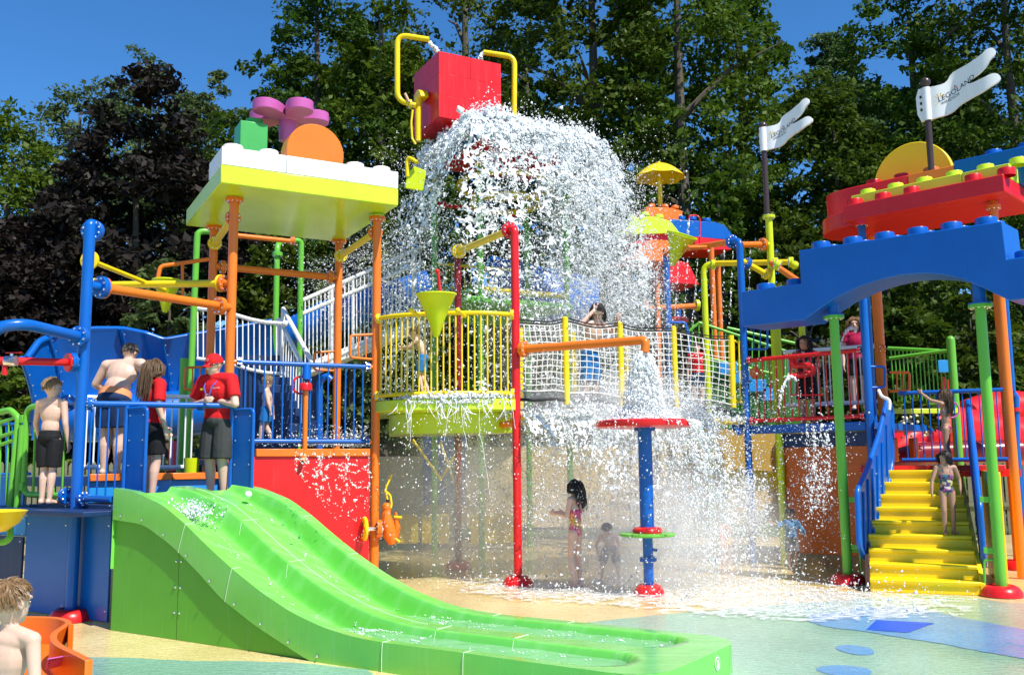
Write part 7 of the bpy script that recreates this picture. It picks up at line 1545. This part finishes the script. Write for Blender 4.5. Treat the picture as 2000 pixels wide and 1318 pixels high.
# ---- spout stream and the table overflow
sf = thing('spout_water', 'water falling from the orange spout and spilling off the red disc', 'water', XY(TB, 0)); sf['kind'] = 'stuff'
so_ = np.array(W(1259, 688, TB.y)); n = 3600; t = .40 * RNG.random(n) ** .8; h = so_[2] - zT
ang = RNG.uniform(0, 6.28, n); rad = np.sqrt(RNG.random(n)) * (.055 + .75 * t); p = so_[None] + np.stack([np.cos(ang) * rad - .12 * t, np.sin(ang) * rad, -h * (t / .40) ** 1.6], 1)
kp = (fbm(p * np.array([9, 9, 4]), 91, 2) > .40) & (p[:, 2] > zT)
drops('stream', p[kp], RNG.gamma(1.8, .0034, kp.sum()) + .0025, np.tile([0, 0, 1.], (kp.sum(), 1)) + RNG.normal(size=(kp.sum(), 3)) * .2, RNG.uniform(1, 3, kp.sum()), FOAM, sf)
n = 6000; ang = RNG.uniform(0, 6.28, n); rad = np.sqrt(RNG.random(n)) * .46; p = np.stack([TB.x + np.cos(ang) * rad, TB.y + np.sin(ang) * rad, zT + .04 + RNG.gamma(1.2, .07, n) * np.exp(-(rad / .35) ** 2)], 1)
drops('table_splash', p, RNG.gamma(1.8, .0036, n) + .003, RNG.normal(size=(n, 3)), 1.2, FOAM, sf, True)
def ringfall(n, seed, wfun):
    g = np.random.default_rng(seed); ang = g.uniform(0, 2 * np.pi, n); t = .60 * g.random(n); v = .25 + .65 * g.random(n) * (.6 + .8 * np.clip(np.cos(ang - .2), 0, 1))
    p = np.stack([TB.x + np.cos(ang) * (.60 + v * t), TB.y + np.sin(ang) * (.60 + v * t), zT + .03 - .5 * GRAV * t * t], 1)
    w = np.abs(fbm(np.stack([ang * 5, t * t * 14, v * 2], 1), seed, 2) - .5); keep = (g.random(n) < np.clip(1 - w / .09, 0, 1) * wfun(ang)) & (p[:, 2] > .02)
    vel = np.stack([np.cos(ang) * v, np.sin(ang) * v, -GRAV * t], 1); return p[keep], vel[keep]
p, v = ringfall(60000, 95, lambda a: np.clip(.12 + .75 * np.cos(a - .3), .05, .9))
drops('overflow', p, RNG.gamma(1.6, .0032, len(p)) + .0028, v, RNG.uniform(1.2, 3.5, len(p)), FOAM, sf, True)
# ---- foam and splashes on the pool floor
ff = thing('floor_foam', 'white foam and splashing water spreading over the pool floor', 'foam', (2.0, 11.8, 0)); ff['kind'] = 'stuff'
def lace(x0, x1, y0, y1, step, fn, seed, z, zamp=.0):
    nx, ny = int((x1 - x0) / step), int((y1 - y0) / step); X, Yy = np.meshgrid(np.linspace(x0, x1, nx + 1), np.linspace(y0, y1, ny + 1))
    P = np.stack([X.ravel(), Yy.ravel(), np.zeros(X.size)], 1)
    q = P * np.array([2.2, 3.6, 1]); q = q + .9 * np.stack([fbm(q, seed, 3), fbm(q, seed + 4, 3), 0 * q[:, 0]], 1); w = 1 - 2.4 * np.abs(fbm(q * 1.6, seed + 7, 4) - .5)
    m = fn(P[:, 0], P[:, 1]); val = w * .55 + m; P[:, 2] = z + zamp * np.clip(val - .55, 0, .6) + .012 * vnoise(P * 22, seed)
    idx = np.arange((nx + 1) * (ny + 1)).reshape(ny + 1, nx + 1); F = np.stack([idx[:-1, :-1], idx[:-1, 1:], idx[1:, 1:], idx[1:, :-1]], -1).reshape(-1, 4)
    fv = val[F].mean(1); F = F[(fv > .62)]; used = np.unique(F); mpn = np.full(len(P), -1); mpn[used] = np.arange(len(used)); return P[used], mpn[F]
def foam_mask(x, y):
    a = np.exp(-(((x - 1.7) / 1.9) ** 2 + ((y - 12.3) / 1.05) ** 2)) * .95
    b = np.exp(-(((x - 3.15) / 1.6) ** 2 + ((y - 10.95 + .10 * (x - 3.2)) / 1.0) ** 2)) * .82
    c = np.exp(-(((x - .6) / 1.5) ** 2 + ((y - 12.9) / .9) ** 2)) * .5
    return np.maximum.reduce([a, b, c]) + .25 * np.minimum(a, b) - .05
pf, fx = lace(-2.2, 6.2, 8.8, 14.6, .022, foam_mask, 5, .020, .018)
FOAMS = water_mat('foam_lace', (.86, .90, .92)); nt = FOAMS.node_tree; n1 = N(nt, 'ShaderNodeTexNoise'); n1.inputs['Scale'].default_value = 26; n1.inputs['Detail'].default_value = 6; mr = N(nt, 'ShaderNodeMapRange'); mr.inputs['From Min'].default_value = .32; mr.inputs['From Max'].default_value = .72; gq_ = N(nt, 'ShaderNodeNewGeometry'); mp_ = N(nt, 'ShaderNodeMapping'); mp_.inputs['Scale'].default_value = (.45, 1, 1)
nt.links.new(gq_.outputs['Position'], mp_.inputs['Vector']); nt.links.new(mp_.outputs[0], n1.inputs['Vector']); nt.links.new(n1.outputs['Fac'], mr.inputs['Value']); nt.links.new(mr.outputs[0], nt.nodes['Principled BSDF'].inputs['Alpha'])
me = raw_mesh('foam_sheet', pf, fx, FOAMS, True); o = bpy.data.objects.new('foam_sheet', me); link(o, ff); o['kind'] = 'stuff'; print('foam', len(fx))
n = 15000; x = RNG.uniform(-1.5, 5.0, n); y = RNG.uniform(9.9, 14, n); m = foam_mask(x, y); kp = RNG.random(n) < np.clip(m, 0, 1) ** 1.3; x, y = x[kp], y[kp]; n = len(x)
z = .03 + RNG.gamma(1.1, .07, n) * (1 + 1.6 * np.exp(-((x - 2.1) ** 2 + (y - 12.4) ** 2) / 1.2)); drops('floor_splash', np.stack([x, y, z], 1), RNG.gamma(1.7, .0030, n) + .0025, RNG.normal(size=(n, 3)) + np.array([0, 0, 1.]), 1.6, FOAM, ff, True)
# ---- strings dripping off the lime balcony
dr_ = thing('balcony_drips', 'stringy water dripping off the lime balcony rim', 'water', XY(bow(.5), 1.2)); dr_['kind'] = 'stuff'
mb = MB(); ex_p, ex_r = [], []
for k in range(38):
    u = min(.97, max(.2, random.gauss(.55, .2))); b = bow(u, .07); ln = random.gammavariate(2.0, .13); x = Vector((b.x, b.y, zd1 - .02)); pts = [x.copy()]; m = max(4, int(ln / .05))
    dxy = V(random.uniform(-.16, .16), random.uniform(-.1, .05))
    for i in range(m): x = x + V(0, 0, -ln / m) + dxy * (ln / m) * .8 + V(random.gauss(0, .007), random.gauss(0, .005)); pts.append(x.copy())
    rs = [max(.002, .0036 * random.uniform(.4, 1.5) * (1 - .4 * i / m)) for i in range(m + 1)]; rs[-1] = .007; mb.tube(pts, rs, 5)
    for q in range(7): ex_p.append(tuple(pts[-1] + V(random.gauss(0, .05), random.gauss(0, .05), -random.random() * .7))); ex_r.append(random.uniform(.004, .011))
    if random.random() < .5 and k > 3:
        a_ = pts[m // 2]; c_ = a_ + V(random.choice((-1, 1)) * random.uniform(.06, .16), 0, -random.uniform(.05, .2)); mb.tube([a_, (a_ + c_) / 2 - UZ * .02, c_], [.007, .004, .006], 5)
mb.build('water_string', FOAM, dr_, ang=180, kind='stuff'); drops('drip', np.array(ex_p), np.array(ex_r), np.tile([0, 0, 1.], (len(ex_p), 1)), 1.8, FOAM, dr_)
n = 4000; u = np.clip(RNG.normal(.6, .17, n), .05, .97); p = np.array([tuple(bow(x, random.uniform(-.05, .08))) for x in u]); p[:, 2] = zd1 + .01 + RNG.gamma(1, .02, n) - .07 * (RNG.random(n) < .35)
drops('rim_foam', p, RNG.gamma(2, .0045, n) + .003, RNG.normal(size=(n, 3)), 1.2, FOAM, dr_, True)
# ---- splash from the orange spray pipe against the red wall
wsp = thing('wall_splash', 'water spattering over the red wall from the orange spray pipe', 'water', on(600, 910, .1)); wsp['kind'] = 'stuff'
n = 4600; px = RNG.uniform(575, 722, n); py = 880 + RNG.gamma(2.0, 34, n); w = fbm(np.stack([px / 13, py / 15, 0 * px], 1), 131, 3); kp = (np.abs(w - .5) < .035 + .05 * (RNG.random(n) < .12)) & (py < 1060) & (py < 900 + (px - 560) * 1.2)
p = np.array([tuple(on(a, b, .06 + .25 * random.random())) for a, b in zip(px[kp], py[kp])]); drops('spatter', p, RNG.gamma(1.6, .0026, len(p)) + .002, RNG.normal(size=(len(p), 3)), 1.8, FOAM, wsp, True)
n = 2600; px = RNG.uniform(500, 722, n); py = 872 - RNG.gamma(1.2, 14, n); p = np.array([tuple(on(a, b, -.3 * random.random())) for a, b in zip(px, py)]); kp = RNG.random(n) < np.clip((px - 480) / 200, 0, 1); drops('spatter', p[kp], RNG.gamma(2, .0035, kp.sum()) + .003, RNG.normal(size=(kp.sum(), 3)), 1.4, FOAM, wsp, True)
# ---- small jets: bucket fillers, roof drips, toy jets
jt = thing('thin_jets', 'thin water jets and drip lines around pipes and roofs', 'water', W(1400, 700, 16)); jt['kind'] = 'stuff'
def jet(a, b, sag, n, r, spread, Yj=None):
    t = RNG.random(n); a, b = np.array(a), np.array(b); p = a[None] * (1 - t)[:, None] + b[None] * t[:, None]; p[:, 2] += sag * 4 * t * (1 - t); p += RNG.normal(size=(n, 3)) * (spread * (.3 + t))[:, None]
    return p, RNG.gamma(2.5, r / 3, n) + .002
js = [jet(W(838, 84, YL), W(856, 104, 16.4), .02, 260, .012, .018), jet(W(945, 104, YR), W(935, 118, 16.7), .02, 200, .011, .018), jet(W(1346, 428, 20), W(1344, 456, 20), 0, 60, .01, .012)]
for x0, x1 in ((1325, 1318), (1343, 1335), (1363, 1352), (1380, 1376), (1397, 1388), (1415, 1410), (1432, 1424), (1465, 1462)): js.append(jet(W(x0, 505 if x0 < 1400 else 485, 18.5), W(x1, 640, 18.5), 0, 70, .008, .012))
js.append(jet(W(1258, 590, 17.3), W(1262, 520, 17.3), 0, 300, .008, .03)); js.append(jet(W(1556, 744, 14.2), W(1520, 795, 14.0), .22, 160, .008, .012)); js.append(jet(W(1640, 680, 15), W(1672, 645, 15.4), .15, 120, .01, .01))
for k in range(4): js.append(jet(W(1575 + 14 * k, 832, 14.2), W(1585 + 11 * k, 1010, 14.0), 0, 130, .009, .05))
for k in range(60):
    a = TB + V(math.cos(k * .105) * .6, math.sin(k * .105) * .6); pass
p = np.concatenate([j[0] for j in js]); r = np.concatenate([j[1] for j in js]); drops('jet', p, r, np.tile([0, 0, 1.], (len(p), 1)) + RNG.normal(size=(len(p), 3)) * .3, 1.8, FOAM, jt)
p = cloud(1800, W(1590, 960, 13.6), (.35, .3, .6), 141, 5, .46); p = p[p[:, 2] > .05]; drops('scatter', p, RNG.gamma(2, .003, len(p)) + .003, RNG.normal(size=(len(p), 3)), 1.3, FOAM, jt, True)
p = cloud(5000, W(1465, 990, 15.0), (.16, .2, .35), 142, 5, .44); p = p[p[:, 2] > .05]; drops('scatter', p, RNG.gamma(2, .004, len(p)) + .003, RNG.normal(size=(len(p), 3)), 1.3, FOAM, jt, True)
# ---- water on the green slide
sw2 = thing('slide_water', 'clear water sheet and ripples in the green slide lanes', 'water', SP(4.5, .8, .15)); sw2['kind'] = 'stuff'
m, nt, pb_ = nodes('clear_water'); pb_.inputs['Base Color'].default_value = (.80, 1, .86, 1); pb_.inputs['Roughness'].default_value = .03; pb_.inputs['Alpha'].default_value = .22; pb_.inputs['IOR'].default_value = 1.33
gg = N(nt, 'ShaderNodeNewGeometry'); n1 = N(nt, 'ShaderNodeTexNoise'); n1.inputs['Scale'].default_value = 9; n1.inputs['Detail'].default_value = 4; n1.inputs['Distortion'].default_value = 1; bq = N(nt, 'ShaderNodeBump'); bq.inputs['Strength'].default_value = .5; bq.inputs['Distance'].default_value = .03
nt.links.new(gg.outputs['Position'], n1.inputs['Vector']); nt.links.new(n1.outputs['Fac'], bq.inputs['Height']); nt.links.new(bq.outputs[0], pb_.inputs['Normal']); CLEAR = m
for tc, hw in LANES:
    mb = MB(); mb.grid(lambda u, v: (lambda s, w: SP(s, tc + (u - .5) * 2 * w, max(zr(4.6) - .06, slide_z(s, tc) + .03 * math.sin(math.pi * min(1, v * 6 + .05))) + .008 * mnoise.noise(V(s * 5, u * 3 + tc * 9, 0))))(2.6 + (CAPS + hw - .02 - 2.6) * v, (hw - .02) * math.sqrt(max(.02, 1 - max(0, (2.6 + (CAPS + hw - .02 - 2.6) * v - CAPS) / hw) ** 2))), 14, 60)
    mb.build('lane_water', CLEAR, sw2, ang=180, kind='stuff')
def lane_foam(s0, s1, tc, hw, n, thr, seed, h=.012):
    g = np.random.default_rng(seed); s = g.uniform(s0, s1, n); t = tc + g.uniform(-hw, hw, n); w = np.abs(fbm(np.stack([s * 3.2, t * 8, 0 * s], 1), seed, 3) - .5); kp = w < thr * g.random(n)
    return np.array([tuple(SP(a, b, max(slide_z(a, b), zr(4.6) - .06 if a > 2.8 else -9) + h + random.random() * h)) for a, b in zip(s[kp], t[kp])])
p = np.concatenate([lane_foam(2.5, 3.6, .40, .24, 5000, .05, 151), lane_foam(2.5, 3.5, 1.20, .24, 3500, .035, 152), lane_foam(3.2, 5.4, .40, .25, 3000, .02, 153, .006), lane_foam(3.2, 5.4, 1.2, .25, 3000, .02, 154, .006), lane_foam(.4, 2.6, .40, .2, 5000, .03, 155, .004), lane_foam(.4, 2.6, 1.2, .2, 4000, .02, 156, .004)])
drops('ripple_foam', p, RNG.gamma(2, .0016, len(p)) + .002, np.tile(tuple(DX), (len(p), 1)) + RNG.normal(size=(len(p), 3)) * .2, 2.0, FOAM, sw2, True)
p = cloud(1500, SP(.62, .42, slide_z(.62, .42) + .06), (.13, .1, .055), 161, 9, .42); drops('ripple_foam', p, RNG.gamma(2, .003, len(p)) + .003, RNG.normal(size=(len(p), 3)), 1.4, FOAM, sw2, True)

# ---- hanging mist of the falling water: closed lumpy clouds of even density
def mist_blob(c, r, dens, seed):
    m = bpy.data.materials.new('spray_mist'); m.use_nodes = True; nt = m.node_tree; nt.nodes.clear(); L = nt.links.new; o = N(nt, 'ShaderNodeOutputMaterial'); v = N(nt, 'ShaderNodeVolumePrincipled')
    v.inputs['Color'].default_value = (.99, .99, .99, 1); v.inputs['Anisotropy'].default_value = 0.
    tc = N(nt, 'ShaderNodeTexCoord'); ln = N(nt, 'ShaderNodeVectorMath', operation='LENGTH'); L(tc.outputs['Object'], ln.inputs[0]); mr = N(nt, 'ShaderNodeMapRange', interpolation_type='SMOOTHSTEP'); mr.inputs['From Min'].default_value = 1.0; mr.inputs['From Max'].default_value = .15; L(ln.outputs['Value'], mr.inputs['Value'])
    g = N(nt, 'ShaderNodeNewGeometry'); n1 = N(nt, 'ShaderNodeTexNoise'); n1.inputs['Scale'].default_value = 1.6; n1.inputs['Detail'].default_value = 3; n1.inputs['Distortion'].default_value = .8; mp = N(nt, 'ShaderNodeMapping'); mp.inputs['Scale'].default_value = (1.5, 1.5, .75); L(tc.outputs['Object'], mp.inputs['Vector']); L(mp.outputs[0], n1.inputs['Vector'])
    m2 = N(nt, 'ShaderNodeMapRange'); m2.inputs['From Min'].default_value = .36; m2.inputs['From Max'].default_value = .66; m2.inputs['To Min'].default_value = .15; m2.inputs['To Max'].default_value = 1.5; L(n1.outputs['Fac'], m2.inputs['Value'])
    mu = N(nt, 'ShaderNodeMath', operation='MULTIPLY'); L(mr.outputs[0], mu.inputs[0]); L(m2.outputs[0], mu.inputs[1]); md = N(nt, 'ShaderNodeMath', operation='MULTIPLY'); md.inputs[1].default_value = dens; L(mu.outputs[0], md.inputs[0]); L(md.outputs[0], v.inputs['Density']); L(v.outputs[0], o.inputs['Volume'])
    mb = MB(); mb.ball(V(0, 0, 0), 1, 20, 12); me = bpy.data.meshes.new('spray_mist'); me.from_pydata(mb.v, [], mb.f); me.materials.append(m)
    ob = bpy.data.objects.new('spray_mist', me); ob.matrix_world = Matrix.Translation(c) @ Matrix.Diagonal((*r, 1)); link(ob, None, ob.matrix_world); tag(ob, 'hanging white mist drifting around the falling water', 'mist', 'spray mist under the waterfall', 'stuff'); return ob
for k, (c, r, dn) in enumerate((((.4, 14.1, .8), (3.0, 1.8, 1.9), .5), ((2.0, 12.7, .5), (2.0, 1.5, 1.4), .85), ((-1.1, 14.7, .9), (1.6, 1.6, 1.8), .5), ((1.3, 13.5, 2.3), (1.9, 1.0, .75), .9), ((1.1, 14.8, 3.6), (2.0, 1.6, 2.2), .14))): mist_blob(c, r, dn, 200 + k)

for n_, l_, c_ in (('ground', 'grassy ground rising to the wooded bank', 'ground'), ('woodland_floor', 'dark woodland soil under the trees', 'ground'), ('pool_deck', 'sand-yellow rubber floor of the splash area', 'floor'), ('pool_floor_green', 'wet green floor area in front of stairs', 'floor'), ('pool_floor_teal', 'wet teal floor strip at the bottom left', 'floor'), ('pool_floor_blue', 'blue band curving across the green floor', 'floor'), ('spray_grate', 'deep blue square grate in the blue floor band', 'grate')):
    if n_ in bpy.data.objects: tag(bpy.data.objects[n_], l_, c_)
for n_, l_ in (('pool_floor_spot', 'upper small blue round spot on the green floor'), ('pool_floor_spot.001', 'larger blue round spot at the bottom edge'), ('pool_floor_spot.002', 'blue round spot cut by the right edge')):
    if n_ in bpy.data.objects: tag(bpy.data.objects[n_], l_, 'floor')
